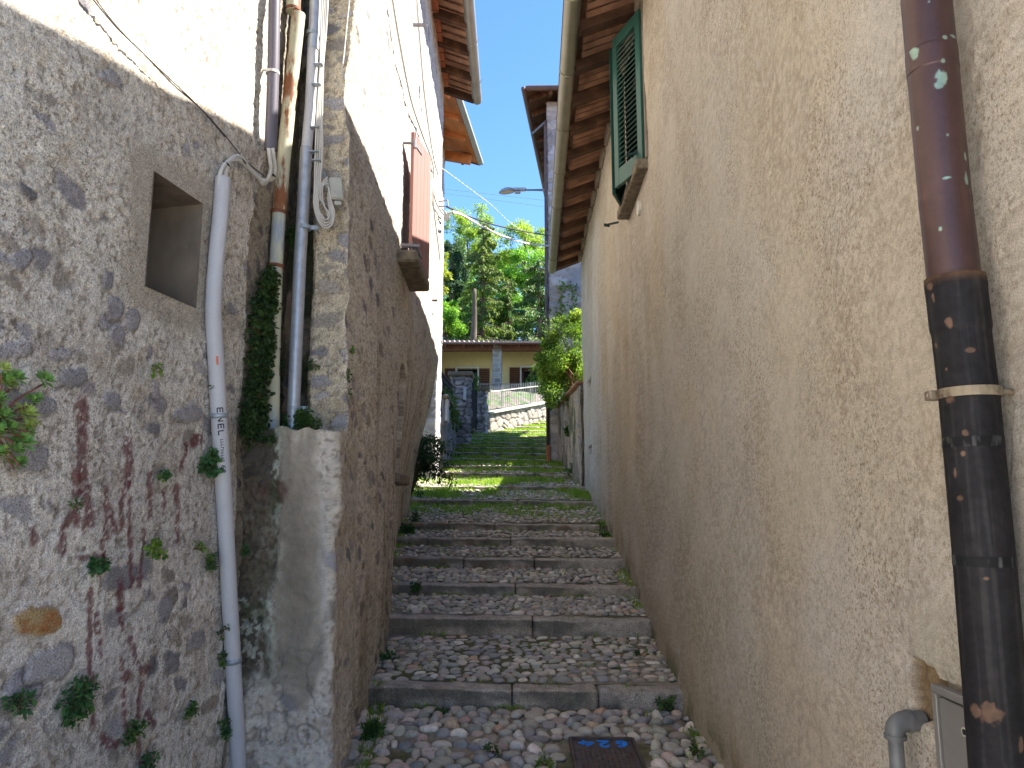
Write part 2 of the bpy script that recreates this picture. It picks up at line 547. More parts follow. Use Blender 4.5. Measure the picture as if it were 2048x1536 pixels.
A0 = Vector((-1.552, 4.31, 0)); AD = Vector((0.1733, 0.9849, 0)).normalized(); AN = Vector((0.9849, -0.1733, 0)).normalized()
D0 = Vector((1.203, 0, 0)); DD = Vector((0.0135, 1, 0)).normalized(); DN = Vector((-1, 0.0135, 0)).normalized()
def XD(y): return 1.203 + 0.0135 * y
def hitA(px, py, off=0.0):
    h = hit(px, py, A0 + AN * off, AN)
    return h
def sA(h): return (Vector((h.x, h.y, 0)) - A0).dot(AD)
def hitD(px, py, off=0.0): return hit(px, py, D0 + DN * off, DN)
BT0 = Vector((-1.12, 4.9, 0)); BN = Vector((1, 0.008, 0)).normalized()
def hitB(px, py, off=0.0): return hit(px, py, BT0 + BN * off, BN)

# ------------------------------------------------------------------ ground sheet
def build_ground():
    xs = np.linspace(-90, 90, 46); ys = np.concatenate([np.linspace(-40, 0, 11), np.linspace(1, 34, 60), np.linspace(36, 140, 30)])
    X, Y = np.meshgrid(xs, ys, indexing='ij')
    Z = np.vectorize(gz)(Y)
    Z = np.where(Y > 29, np.where(Y > 36, 5.8 + np.clip(Y - 36, 0, 34) * 0.3, 5.0), Z) - 0.12
    V = np.stack([X, Y, Z], -1)
    o = mesh_obj('ground', V, grid_faces(len(xs), len(ys)), M['earth'], kind='structure')
    # unseen paved square behind the viewer, coloured pale to bounce sunlight
    xs = np.linspace(-14, 14, 30); ys = np.linspace(-16, 3.2, 30)
    X, Y = np.meshgrid(xs, ys, indexing='ij')
    Z = np.vectorize(gz)(Y) - 0.012 + 0.01 * fbm(X * 2, Y * 2, 3, 3)
    mesh_obj('square', np.stack([X, Y, Z], -1), grid_faces(30, 30), M['piazza'], kind='structure')
build_ground()

def build_added_house():
    # unseen cream house added behind the viewer to bounce sun into the alley
    root = thing('added_cream_house', 'unseen cream house with brown shutters, added behind the viewer to bounce sunlight', 'house', (-8.5, -6, -0.4))
    mb = MB(); mb.box((-11.5, -6.5, 3.3), (6, 12, 7.6)); mb.build('wall', M['palehouse'], root)
    mb = MB(); mb.box((-11.5, -6.5, 7.2), (6.8, 12.8, 0.18), bevel=.03); mb.build('roof', M['tile'], root)
    for y in (-10.5, -7.5, -4.5, -1.8):
        for z in (1.6, 4.6):
            mb = MB(); mb.box((-8.49, y, z), (0.04, 0.9, 1.5)); w = mb.build('window', M['dark'], root)
            for s in (-1, 1):
                mb = MB(); mb.box((-8.46, y + s * .70, z), (0.05, 0.46, 1.56), bevel=.006); mb.build('shutter', M['brown_wood'], w)
build_added_house()

def tread_z(X, Y, i):
    """i=-1: apron"""
    if i < 0:
        z0 = 0.1 - 0.06 * (ST_Y[0] - Y)
    else:
        y1 = ST_Y[i + 1] if i + 1 < len(ST_Y) else 31.0
        b1 = ST_B[i + 1] if i + 1 < len(ST_Y) else 4.9
        t = (Y - SKEW * X - ST_Y[i]) / (y1 - ST_Y[i])
        z0 = ST_T[i] + (b1 - ST_T[i]) * t
    return z0 + TILT * X

def grassy(X, Y):
    """how much grass grows on the path at a point 0..1"""
    g = sstep(10.9, 14.5, Y) * 0.62 + sstep(16, 20, Y) * 0.6
    g = g * (0.16 + 0.85 * sstep(16.5, 19.5, Y) + 1.3 * sstep(0.41, 0.58, fbm(X * 1.3 + 3, Y * 1.3, 4, 21)))
    edge = np.maximum(sstep(0.45, 0.1, X + 1.55), sstep(0.35, 0.05, XD(Y) - X))
    return np.clip(g + 0.1 * edge * sstep(9, 11, Y), 0, 1)

MH = (0.385, 0.80, 4.90, 5.42)      # manhole cover x0 x1 y0 y1

def build_path():
    V, F, C, n = [], [], [], 0
    for i in range(-1, len(ST_Y)):
        ya = 2.4 if i < 0 else ST_Y[i] + 0.19
        yb = ST_Y[i + 1] + 0.06 if i + 1 < len(ST_Y) else 31.0
        near = ya < 11
        nx = 190 if near else 90
        ny = max(6, int((yb - ya) / (0.025 if near else 0.08)))
        xs = np.linspace(-2.6, 2.0, nx); ys = np.linspace(ya, yb, ny)
        X, Y = np.meshgrid(xs, ys, indexing='ij')
        Yw = Y + SKEW * X
        Z = tread_z(X, Yw, i) - 0.014 + 0.012 * (fbm(X * 12, Y * 12, 3, 5) - 0.5) + 0.02 * (fbm(X * 1.7, Y * 1.7, 2, 8) - 0.5)
        ms = fbm(X * 2.2, Y * 2.2, 4, 31)
        c = mixc((0.27, 0.23, 0.17), (0.13, 0.12, 0.055), sstep(0.45, 0.62, ms))
        c = mixc(c, (0.27, 0.25, 0.21), sstep(0.5, 0.7, fbm(X * 1.3 + 9, Y * 1.3, 4, 44)) * sstep(-0.2, -1.0, X))
        c = mixc(c, (0.085, 0.14, 0.03), grassy(X, Yw) * 0.85)
        V.append(np.stack([X, Yw, Z], -1).reshape(-1, 3)); C.append(c.reshape(-1, 3)); F.append(grid_faces(nx, ny) + n); n += nx * ny
    return mesh_obj('cobbled_path', np.concatenate(V), np.concatenate(F), M['mortar'], col=np.concatenate(C), kind='structure')
PATH = build_path()

def ico(sub):
    bm = bmesh.new()
    bmesh.ops.create_icosphere(bm, subdivisions=sub, radius=1)
    v = np.array([p.co[:] for p in bm.verts]); f = np.array([[q.index for q in t.verts] for t in bm.faces])
    bm.free()
    return v, f

def leftX(y):
    return float(np.interp(y, [0, 4.5, 6.07, 7.48, 7.9, 9, 10.7, 13.2, 14, 17, 22, 25, 28], [-2.2, -0.9, -1.06, -1.13, -1.18, -1.5, -1.56, -1.62, -2.2, -1.75, -1.45, -0.95, -0.6]))

def build_pebbles():
    v3, f3 = ico(3); v2, f2 = ico(2); v1, f1 = ico(1)
    pal = np.array([(0.36, 0.33, 0.27), (0.28, 0.27, 0.24), (0.46, 0.40, 0.30), (0.33, 0.28, 0.21), (0.40, 0.35, 0.30), (0.22, 0.22, 0.235), (0.52, 0.48, 0.41), (0.46, 0.28, 0.14), (0.38, 0.25, 0.19), (0.31, 0.31, 0.22)])
    pw = np.array([.2, .17, .13, .13, .1, .08, .07, .03, .04, .05])
    V, F, C, n = [], [], [], 0
    for i in range(-1, 11):
        ya = 3.4 if i < 0 else ST_Y[i] + 0.25
        yb = ST_Y[i + 1] - 0.01
        if i < 0: lx, ly = 0.098, 0.092
        elif i == 0: lx, ly = 0.088, 0.066
        else: lx, ly = 0.074, 0.052
        if i >= 5: lx, ly = 0.08, 0.055
        y = ya
        while y < yb:
            x = leftX(y) - 0.12 - RNG.random() * 0.1
            x1 = XD(y) + 0.06
            while x < x1:
                big = math.exp(RNG.normal(0, 0.24))
                a = lx * big * 0.5
                b = ly * math.exp(RNG.normal(0, 0.17)) * 0.5
                if i < 0 and RNG.random() < 0.28:
                    a, b = a * 0.8, b * 1.22
                x += a * 1.09
                px, py = x + RNG.normal(0, .006), y + RNG.normal(0, ly * 0.2)
                x += a * 1.10
                if i < 0 and MH[0] - 0.05 < px < MH[1] + 0.05 and MH[2] - .08 < py < MH[3] + 0.035: continue
                if py > yb: continue
                bare = fbm(np.array(px * 1.3 + 9), np.array(py * 1.3), 4, 44) > 0.60 and px < -0.3
                if (bare and RNG.random() < .55) or RNG.random() < 0.05: continue
                if RNG.random() < 0.55 * float(grassy(np.array(px), np.array(py))): continue
                vv, ff = (v3, f3) if (i < 0 and py > 4.4) else ((v2, f2) if i < 1 else (v1, f1) if i > 2 else (v2, f2))
                q = vv.copy()
                ph = RNG.random(3) * 6.28
                # lumpy, slightly flattened river stone
                q = q * (1 + 0.10 * np.sin(2.1 * vv[:, [1, 2, 0]] + ph) + 0.06 * np.sin(4.3 * vv[:, [2, 0, 1]] + ph[::-1]))
                q = np.sign(q) * np.abs(q) ** 0.88
                h = (0.030 if i < 0 else 0.020) * math.exp(RNG.normal(0, .2))
                q = q * np.array([a * 1.03, b * 1.05, h])
                an = RNG.normal(0, 0.28) + (0.5 * (RNG.random() < .2))
                ca, sa = math.cos(an), math.sin(an)
                q = np.stack([q[:, 0] * ca - q[:, 1] * sa, q[:, 0] * sa + q[:, 1] * ca, q[:, 2] + q[:, 1] * RNG.normal(0.05, .16)], 1)
                z = float(tread_z(np.array(px), np.array(py), i)) - 0.012 + RNG.normal(0, .004)
                col = pal[RNG.choice(len(pal), p=pw)] * (0.95 + 0.6 * RNG.random()) * (0.93 + .14 * RNG.random(3)) * np.array((1.06, 1.0, .90))
                col = col * 0.62 + col.mean() * 0.38 * np.array((1.05, 1.0, .92))
                V.append(q + np.array([px, py, z])); F.append(ff + n); n += len(q)
                # dirt collects low on the stone
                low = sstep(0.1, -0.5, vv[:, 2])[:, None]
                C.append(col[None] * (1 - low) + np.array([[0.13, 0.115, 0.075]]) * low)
            y += ly * (1.04 if i < 0 else 1.04)
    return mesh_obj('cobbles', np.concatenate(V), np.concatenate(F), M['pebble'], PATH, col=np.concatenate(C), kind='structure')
build_pebbles()

def build_kerbs():
    cuts_px = {0: [1024, 1190], 1: [1064], 2: [1031], 3: [929, 1068], 4: [857, 1021], 5: [897, 990], 6: [949, 1035], 7: [990], 8: [1037, 1071]}
    for i, y0 in enumerate(ST_Y):
        zt, zb = ST_T[i], ST_B[i]
        xl, xr = leftX(y0) - 0.25, (XD(y0) + 0.1 if y0 < 19 else 1.9)
        if i in cuts_px:
            cuts = [P(px, 768, y0).x * (1.0) for px in cuts_px[i]]
            cuts = [(px - 1024) / FPX * ((y0 - 0) / math.cos(PITCH)) * 0.985 for px in cuts_px[i]]
        else:
            cuts = list(np.arange(xl + 0.7, xr - .3, 1.1) + RNG.random() * 0.4)
        ed = [xl] + cuts + [xr]
        near = y0 < 12
        V, F, C, n = [], [], [], 0
        for k in range(len(ed) - 1):
            a, b = ed[k] + 0.004, ed[k + 1] - 0.004
            hgt = zt - zb + 0.06
            dp = 0.235 + RNG.normal(0, .012)
            dz, dy, tl = abs(RNG.normal(0, .005)) + .006, RNG.normal(0, .012), RNG.normal(0, .004)
            r = 0.028
            prof = [(0.004, -hgt), (0.0, -hgt * .6), (0, -hgt * .35), (0, -r)]
            prof += [(r - r * math.cos(t), -r + r * math.sin(t)) for t in np.linspace(0.25, PI / 2, 5)]
            prof += [(r + (dp - r) * t, 0.0) for t in (.2, .45, .7, 1.0)] + [(dp + .01, -0.06)]
            prof = np.array(prof)
            nu = max(6, int((b - a) / (0.02 if near else 0.05)))
            xs = np.linspace(a, b, nu)
            e = np.minimum(xs - a, b - xs)
            rnd_ = (1 - sstep(0, 0.03, e))
            X = np.repeat(xs[:, None], len(prof), 1)
            py = prof[None, :, 0] + rnd_[:, None] * 0.018 * (prof[None, :, 1] > -hgt * 0.9)
            pz = prof[None, :, 1] - rnd_[:, None] * 0.012
            arc = np.concatenate([[0], np.cumsum(np.hypot(*np.diff(prof, axis=0).T))])[None, :]
            nz = fbm(X * 9 + i * 7, arc * 9 + k, 4, 3 + i) - 0.5
            big = fbm(X * 2.5 + i * 3, arc * 0 + i, 3, 13) - 0.5
            Y = y0 + dy + py + SKEW * X + nz * 0.026 + big * 0.04
            Z = zt + dz + pz + TILT * X + tl * (X - a) + nz * 0.020 + big * 0.012
            cbase = np.array([(0.42, 0.36, 0.285), (0.37, 0.325, 0.27), (0.43, 0.355, 0.27)][RNG.integers(3)])
            m = fbm(X * 5, arc * 5, 4, 77 + i)
            c = mixc(np.broadcast_to(cbase, X.shape + (3,)), (0.24, 0.15, 0.09), sstep(0.5, 0.68, m) * (0.9 if RNG.random() < .45 else .25))
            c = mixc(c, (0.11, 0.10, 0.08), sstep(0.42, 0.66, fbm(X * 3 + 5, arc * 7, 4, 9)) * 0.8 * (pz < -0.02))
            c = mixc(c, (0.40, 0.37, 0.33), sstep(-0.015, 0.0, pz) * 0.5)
            c = c * (0.72 + 0.56 * fbm(X * 45 + i, arc * 45, 3, 55))[..., None]
            c = mixc(c, (0.05, 0.06, 0.02), sstep(0.52, 0.7, fbm(X * 6 + 2, arc * 6, 3, 19)) * (0.2 + 0.6 * sstep(12, 16, y0)) * (pz < 0.0))
            # end caps close the slab
            G = np.stack([X, Y, Z], -1)
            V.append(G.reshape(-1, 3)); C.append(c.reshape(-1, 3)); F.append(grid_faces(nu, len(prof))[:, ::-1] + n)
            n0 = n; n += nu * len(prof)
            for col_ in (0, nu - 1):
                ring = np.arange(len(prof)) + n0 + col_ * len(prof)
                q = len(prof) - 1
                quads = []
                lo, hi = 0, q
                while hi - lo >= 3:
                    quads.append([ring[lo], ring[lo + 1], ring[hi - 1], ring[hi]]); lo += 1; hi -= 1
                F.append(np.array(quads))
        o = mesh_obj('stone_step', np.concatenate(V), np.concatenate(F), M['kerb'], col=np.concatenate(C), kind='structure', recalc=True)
build_kerbs()

# ------------------------------------------------------------------ rubble wall surface: displacement and colour
STONE_PAL = np.array([(0.285, 0.27, 0.275), (0.24, 0.228, 0.232), (0.33, 0.31, 0.305), (0.20, 0.19, 0.195), (0.35, 0.31, 0.265), (0.29, 0.255, 0.215)])

def rubble(s, z, stone_p, plaster, seed=0, su=0.17, sv=0.115, tilt=0.35, rough=1.0):
    """s,z metre coordinates -> displacement, colour; stone_p = chance (array) that a stone shows through"""
    w1 = fbm(s * 3, z * 3, 2, seed + 1) - 0.5; w2 = fbm(s * 3 + 31, z * 3, 2, seed + 2) - 0.5
    U = s / su + w1 * 0.9; Vv = (z + tilt * 0 + s * 0.12) / sv + w2 * 0.9
    f1, f2, idv = worley(U, Vv, seed)
    edge = f2 - f1
    show = (rnd(idv, 1) < stone_p)
    thr = 0.16 + 0.32 * rnd(idv, 2)
    wob = (fbm(s * 26, z * 26, 4, seed + 4) - 0.5) * 0.42
    st = sstep(thr, thr + 0.10, edge + wob) * show
    tone = STONE_PAL[(rnd(idv, 3) * len(STONE_PAL)).astype(int) % len(STONE_PAL)]
    grain = fbm(s * 30, z * 60, 4, seed + 6)
    stone_c = tone * (0.75 + 0.5 * rnd(idv, 4))[..., None] * (0.8 + 0.4 * grain)[..., None]
    # coarse aggregate of the mortar
    a1, a2, aid = worley(s / 0.018, z / 0.015, seed + 9)
    agg = sstep(0.10, 0.35, a2 - a1)
    g = fbm(s * 45, z * 45, 4, seed + 12)
    broad = fbm(s * 1.8, z * 1.8, 5, seed + 15)
    c = np.asarray(plaster) * (0.88 + 0.24 * broad)[..., None]
    c = mixc(c, c * np.array([0.60, 0.52, 0.44]), sstep(0.48, 0.74, fbm(s * 5, z * 5, 5, seed + 16, .6)) * 0.5)
    pebc = np.array([(0.50, 0.47, 0.42), (0.30, 0.27, 0.24), (0.40, 0.33, 0.25), (0.22, 0.21, 0.20), (0.44, 0.43, 0.42)])[(aid * 5).astype(int) % 5]
    c = mixc(c, pebc * (0.7 + .6 * broad)[..., None], agg * (rnd(aid, 7) < 0.45) * 0.6)
    c = c * (0.74 + 0.52 * g)[..., None]
    pit = sstep(0.60, 0.70, fbm(s * 38, z * 38, 4, seed + 18, .6))
    c = mixc(c, (0.16, 0.125, 0.09), pit * 0.62)
    # dark joint round an exposed stone
    rim = np.clip(1 - np.abs(edge + wob - thr) / 0.09, 0, 1) * show
    c = mixc(c, (0.10, 0.085, 0.07), rim * 0.5)
    c = mixc(c, stone_c, st)
    d = (g - 0.5) * 0.009 * (1 - st) + agg * (rnd(aid, 8) - 0.3) * 0.006 * (1 - st) - pit * 0.005
    d = d + (fbm(s * 11, z * 11, 4, seed + 22) - 0.5) * 0.007 + (fbm(s * 2, z * 2, 3, seed + 23) - 0.5) * 0.04
    d = d + st * ((rnd(idv, 5) - 0.45) * 0.016 + (grain - 0.5) * 0.008) - rim * 0.006
    return d * rough, c, st

# ------------------------------------------------------------------ the plastered rubble house at the near left
def build_house_a():
    root = thing('stone_house', 'rough plastered stone house at the left edge with small square hole and faded red graffiti', 'house', (A0.x, A0.y, 0))
    sl_, su_ = sA(hitA(486, 700)), sA(hitA(532, 250))
    tl, bl, tr, br = hitA(310, 345), hitA(285, 572), hitA(405, 408), hitA(390, 614)
    n0, n1 = (sA(tl) + sA(bl)) / 2, (sA(tr) + sA(br)) / 2
    z0, z1 = (bl.z + br.z) / 2, (tl.z + tr.z) / 2
    s1 = -0.06
    sc = np.unique(np.concatenate([np.linspace(-3.1, n0, 235), np.linspace(n0, n1, 42), np.linspace(n1, s1, 60)]))
    ncore = len(sc)
    next_, nret = 26, 70
    zc = np.unique(np.concatenate([np.linspace(-0.2, z0, 235), np.linspace(z0, z1, 66), np.linspace(z1, 6.2, 270)]))
    nz = len(zc)
    s_end = su_ + (sl_ - su_) * (1 - sstep(3.3, 3.7, zc)) + 0.03 * (fbm(zc * 6, zc * 0, 3, 4) - .5)
    S = np.zeros((ncore + next_ + nret, nz))
    S[:ncore] = sc[:, None]
    t = np.linspace(0, 1, next_ + 1)[1:]
    S[ncore:ncore + next_] = s1 + (s_end[None] - s1) * t[:, None]
    t2 = np.linspace(0, 1.0, nret + 1)[1:]
    S[ncore + next_:] = s_end[None] + t2[:, None]
    over = np.clip(S - s_end[None], 0, None)
    inl = np.minimum(S, s_end[None])
    Z = np.broadcast_to(zc[None], S.shape)
    # rounded return into the recess
    r = 0.04
    turn = np.clip(over / r, 0, 1)
    AD3, AN3 = np.array(AD), np.array(AN)
    ret = np.array([-0.05, 1.0, 0])
    Pt = np.array(A0)[None, None] + inl[..., None] * AD3 + over[..., None] * ret
    Pt[..., 2] = Z
    nrm = AN3[None, None] * np.ones(S.shape)[..., None]
    dist_corner = np.abs(S - s_end[None])
    low = sstep(3.0, 1.0, Z)
    band = sstep(1.4, 2.2, Z) * sstep(3.3, 2.5, Z)
    p = 0.03 + 0.22 * band * sstep(-0.35, -0.9, S) + 0.12 * band + 0.34 * sstep(1.9, 1.0, Z)
    p = np.where(over > 0.01, 0.6, p)
    plaster = mixc(np.broadcast_to(np.array((0.54, 0.50, 0.43)), S.shape + (3,)), (0.575, 0.535, 0.475), sstep(3.0, 1.6, Z))
    d, c, st = rubble(S, Z, p, plaster, seed=100, su=0.16, sv=0.105)
    # worn grey grime toward the ground
    gr = fbm(S * 1.5, Z * 1.2, 5, 61)
    c = mixc(c, c * np.array([0.74, 0.74, 0.755]), sstep(0.42, 0.68, gr) * (0.2 + 0.6 * low))
    # smooth lime band round the opening
    dx = np.maximum(np.maximum(n0 - S, S - n1), 0); dz = np.maximum(np.maximum(z0 - Z, Z - z1), 0)
    dn = np.hypot(dx, dz)
    sm = sstep(0.20, 0.07, dn + 0.06 * (fbm(S * 8, Z * 8, 3, 5) - .5)) * (S < n1 + .2)
    c = mixc(c, np.array((0.35, 0.31, 0.25)) * (0.85 + 0.3 * fbm(S * 16, Z * 16, 4, 52))[..., None], sm * 0.85)
    d = d * (1 - 0.65 * sm)
    # the ochre stone
    h = hitA(75, 1240)
    q = (np.abs((S - sA(h)) / 0.115) ** 2.6 + np.abs((Z - h.z + 0.10 * (S - sA(h))) / 0.055) ** 2.6) ** (1 / 2.6) + (fbm(S * 16, Z * 16, 3, 1) - .5) * .55
    m = sstep(1.05, 0.9, q)
    c = mixc(c, mixc(np.broadcast_to(np.array((0.36, 0.25, 0.12)), S.shape + (3,)), (0.30, 0.13, 0.05), sstep(0.45, 0.65, fbm(S * 20, Z * 45, 4, 2))), m)
    d = d * (1 - m) + m * 0.012
    # wide slate slabs by the succulent
    for (px, py, a, b, an) in ((65, 808, 0.13, 0.045, -.05), (55, 918, 0.10, 0.05, -.05), (45, 520, 0.06, 0.035, -.9), (215, 560, .03, .045, 0), (230, 615, .05, .06, 0), (265, 640, .045, .06, .1), (235, 670, .05, .045, 0), (375, 830, .13, .04, -.15), (30, 700, .09, .03, -.3), (120, 710, .06, .025, -.3), (150, 755, .07, .035, -.3), (225, 800, .055, .035, -.2), (310, 780, .03, .05, -.1), (240, 1155, .11, .055, 0), (330, 1215, .05, .05, 0), (45, 1380, .09, .045, .25), (100, 1330, .12, .06, .1), (390, 290, .022, .03, .6), (370, 300, .03, .045, .7)):
        h = hitA(px, py); x = S - sA(h); y = Z - h.z
        x, y = x * math.cos(an) - y * math.sin(an), x * math.sin(an) + y * math.cos(an)
        q = (np.abs(x / a) ** 3 + np.abs(y / b) ** 3) ** (1 / 3.0) + (fbm(S * 16 + px, Z * 16, 3, 8) - .5) * 0.55
        m = sstep(1.02, 0.92, q)
        rim = np.clip(1 - np.abs(q - 1.02) / 0.16, 0, 1)
        c = mixc(c, (0.09, 0.08, 0.07), rim * 0.6 * (y < b * .3))
        tone = STONE_PAL[(px + py) % 4] * (0.95 + 0.25 * ((px * 7) % 10) / 10)
        c = mixc(c, tone * (0.8 + 0.4 * fbm(S * 25, Z * 50, 4, px))[..., None], m)
        d = d * (1 - m) + m * (0.006 + 0.012 * (fbm(S * 10, Z * 30, 3, px) - .5)) - rim * (1 - m) * 0.008
    # faded red brush strokes
    strokes = [(16, (167, 804), (163, 926), (176, 1024), (174, 1049), (157, 1045)), (13, (153, 943), (153, 984)), (13, (147, 1017), (122, 1063), (124, 1101)),
               (14, (256, 885), (256, 967)), (9, (256, 967), (243, 1000), (242, 1052)), (7, (258, 1000), (260, 1174)), (9, (213, 984), (209, 1077)), (8, (213, 1000), (230, 1063)),
               (9, (300, 947), (300, 1030)), (8, (331, 977), (327, 1024)), (9, (355, 974), (354, 1080)), (7, (361, 940), (375, 892)), (13, (388, 882), (400, 876)),
               (6, (288, 1056), (279, 1171)), (12, (63, 1065), (65, 1080)), (7, (154, 1115), (206, 1115)), (10, (239, 1164), (243, 1216)), (6, (245, 1216), (246, 1260)),
               (8, (183, 1181), (183, 1314), (181, 1360)), (8, (195, 1230), (204, 1307)), (9, (185, 1412), (185, 1450)), (8, (262, 1279), (276, 1335)), (8, (244, 1314), (251, 1363)), (12, (257, 1352), (260, 1352)), (11, (284, 1342), (296, 1340)),
               (7, (251, 1380), (251, 1457)), (7, (284, 1370), (279, 1433)), (9, (297, 1429), (311, 1450)), (9, (199, 1475), (216, 1487), (237, 1482)), (8, (279, 1482), (281, 1527)), (6, (205, 1080), (206, 1120))]
    sp = fbm(S * 70, Z * 70, 3, 91)
    for w, *pts in strokes:
        hp = [hitA(*p_) for p_ in pts]
        k = (hp[0] - CAM).length / FPX
        dd = polydist(S, Z, [(sA(h), h.z) for h in hp])
        m = sstep(w * k * 1.05, w * k * 0.55, dd + (fbm(S * 40, Z * 40, 2, 6) - .5) * 0.025)
        c = mixc(c, (0.11, 0.022, 0.028), m * sstep(0.24, 0.45, sp) * 0.80 * (over < .01))
    # return darkened in its colour for the shade of the recess
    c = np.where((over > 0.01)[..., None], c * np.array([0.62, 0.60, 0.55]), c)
    keep_c = ~((sc[:-1, None] >= n0 - 1e-6) & (sc[1:, None] <= n1 + 1e-6) & (zc[None, :-1] >= z0 - 1e-6) & (zc[None, 1:] <= z1 + 1e-6))
    keep = np.ones((S.shape[0] - 1, nz - 1), bool)
    keep[:ncore - 1] = keep_c
    d = np.where(dn < 0.012, d * 0.4, d)
    Pd = Pt + nrm * d[..., None]
    # on the return the wall faces the alley
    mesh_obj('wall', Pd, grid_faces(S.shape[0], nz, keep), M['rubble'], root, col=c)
    # the opening: splayed reveals and back, both coloured dark for the shade inside
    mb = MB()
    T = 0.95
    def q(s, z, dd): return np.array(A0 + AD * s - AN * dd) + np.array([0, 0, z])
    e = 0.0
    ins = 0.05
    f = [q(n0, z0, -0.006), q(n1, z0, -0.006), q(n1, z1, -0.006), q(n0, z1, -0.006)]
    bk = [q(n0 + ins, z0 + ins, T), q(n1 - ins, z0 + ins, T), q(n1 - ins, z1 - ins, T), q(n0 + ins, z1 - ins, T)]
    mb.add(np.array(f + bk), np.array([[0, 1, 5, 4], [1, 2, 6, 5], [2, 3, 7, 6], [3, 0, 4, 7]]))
    wo_ = mb.build('wall_opening', M['nicheshade'], root)
    mb = MB(); mb.add(np.array(bk), np.array([[0, 1, 2, 3]])); mb.build('shade_back', M['dark'], wo_)  # dark sheet standing in for the deep shade of the hole
    # hidden bulk of the house, for shadows and side views
    mb = MB()
    a = A0 + AD * (-3.1); b = A0 + AD * 0.0
    for (p0, p1, zlo, zhi) in ((A0 + AD * -3.1, A0 + AD * (n0 - .02), 0, 6.1), (A0 + AD * (n1 + .02), A0 + AD * (sl_ - 0.1), 0, 6.1), (A0 + AD * (n0 - .02), A0 + AD * (n1 + .02), 0, z0 - .03), (A0 + AD * (n0 - .02), A0 + AD * (n1 + .02), z1 + .03, 6.1)):
        m_ = (p0 + p1) / 2 - AN * 0.8
        R = Matrix((AD, AN * -1, Vector((0, 0, 1)))).transposed()
        mb.box((m_.x, m_.y, (zlo + zhi) / 2), ((p1 - p0).length, 1.3, zhi - zlo), R)
    mb.build('inner_wall', M['dark'], root)
    return root
HA = build_house_a()

# ------------------------------------------------------------------ the tall rubble house along the left of the alley
def B_top(y): return -1.12 - 0.008 * (np.asarray(y) - 4.9)
def B_base(y): return np.interp(y, [4.9, 6.07, 7.48, 7.8, 8.4, 9.2, 10.7, 12.3], [-1.05, -1.08, -1.15, -1.18, -1.28, -1.40, -1.56, -1.62])
B_END = 12.3
BWIN = (8.34, 8.80, 4.16, 5.42)

def Bx(y, z):
    far = sstep(8.2, 11.5, np.asarray(y))
    lo = 1.0 + .5 * far; hi = 3.6 + .6 * far
    k = 1 - sstep(0, 1, (np.asarray(z) - lo) / (hi - lo))
    return B_top(y) + (B_base(y) - B_top(y)) * k

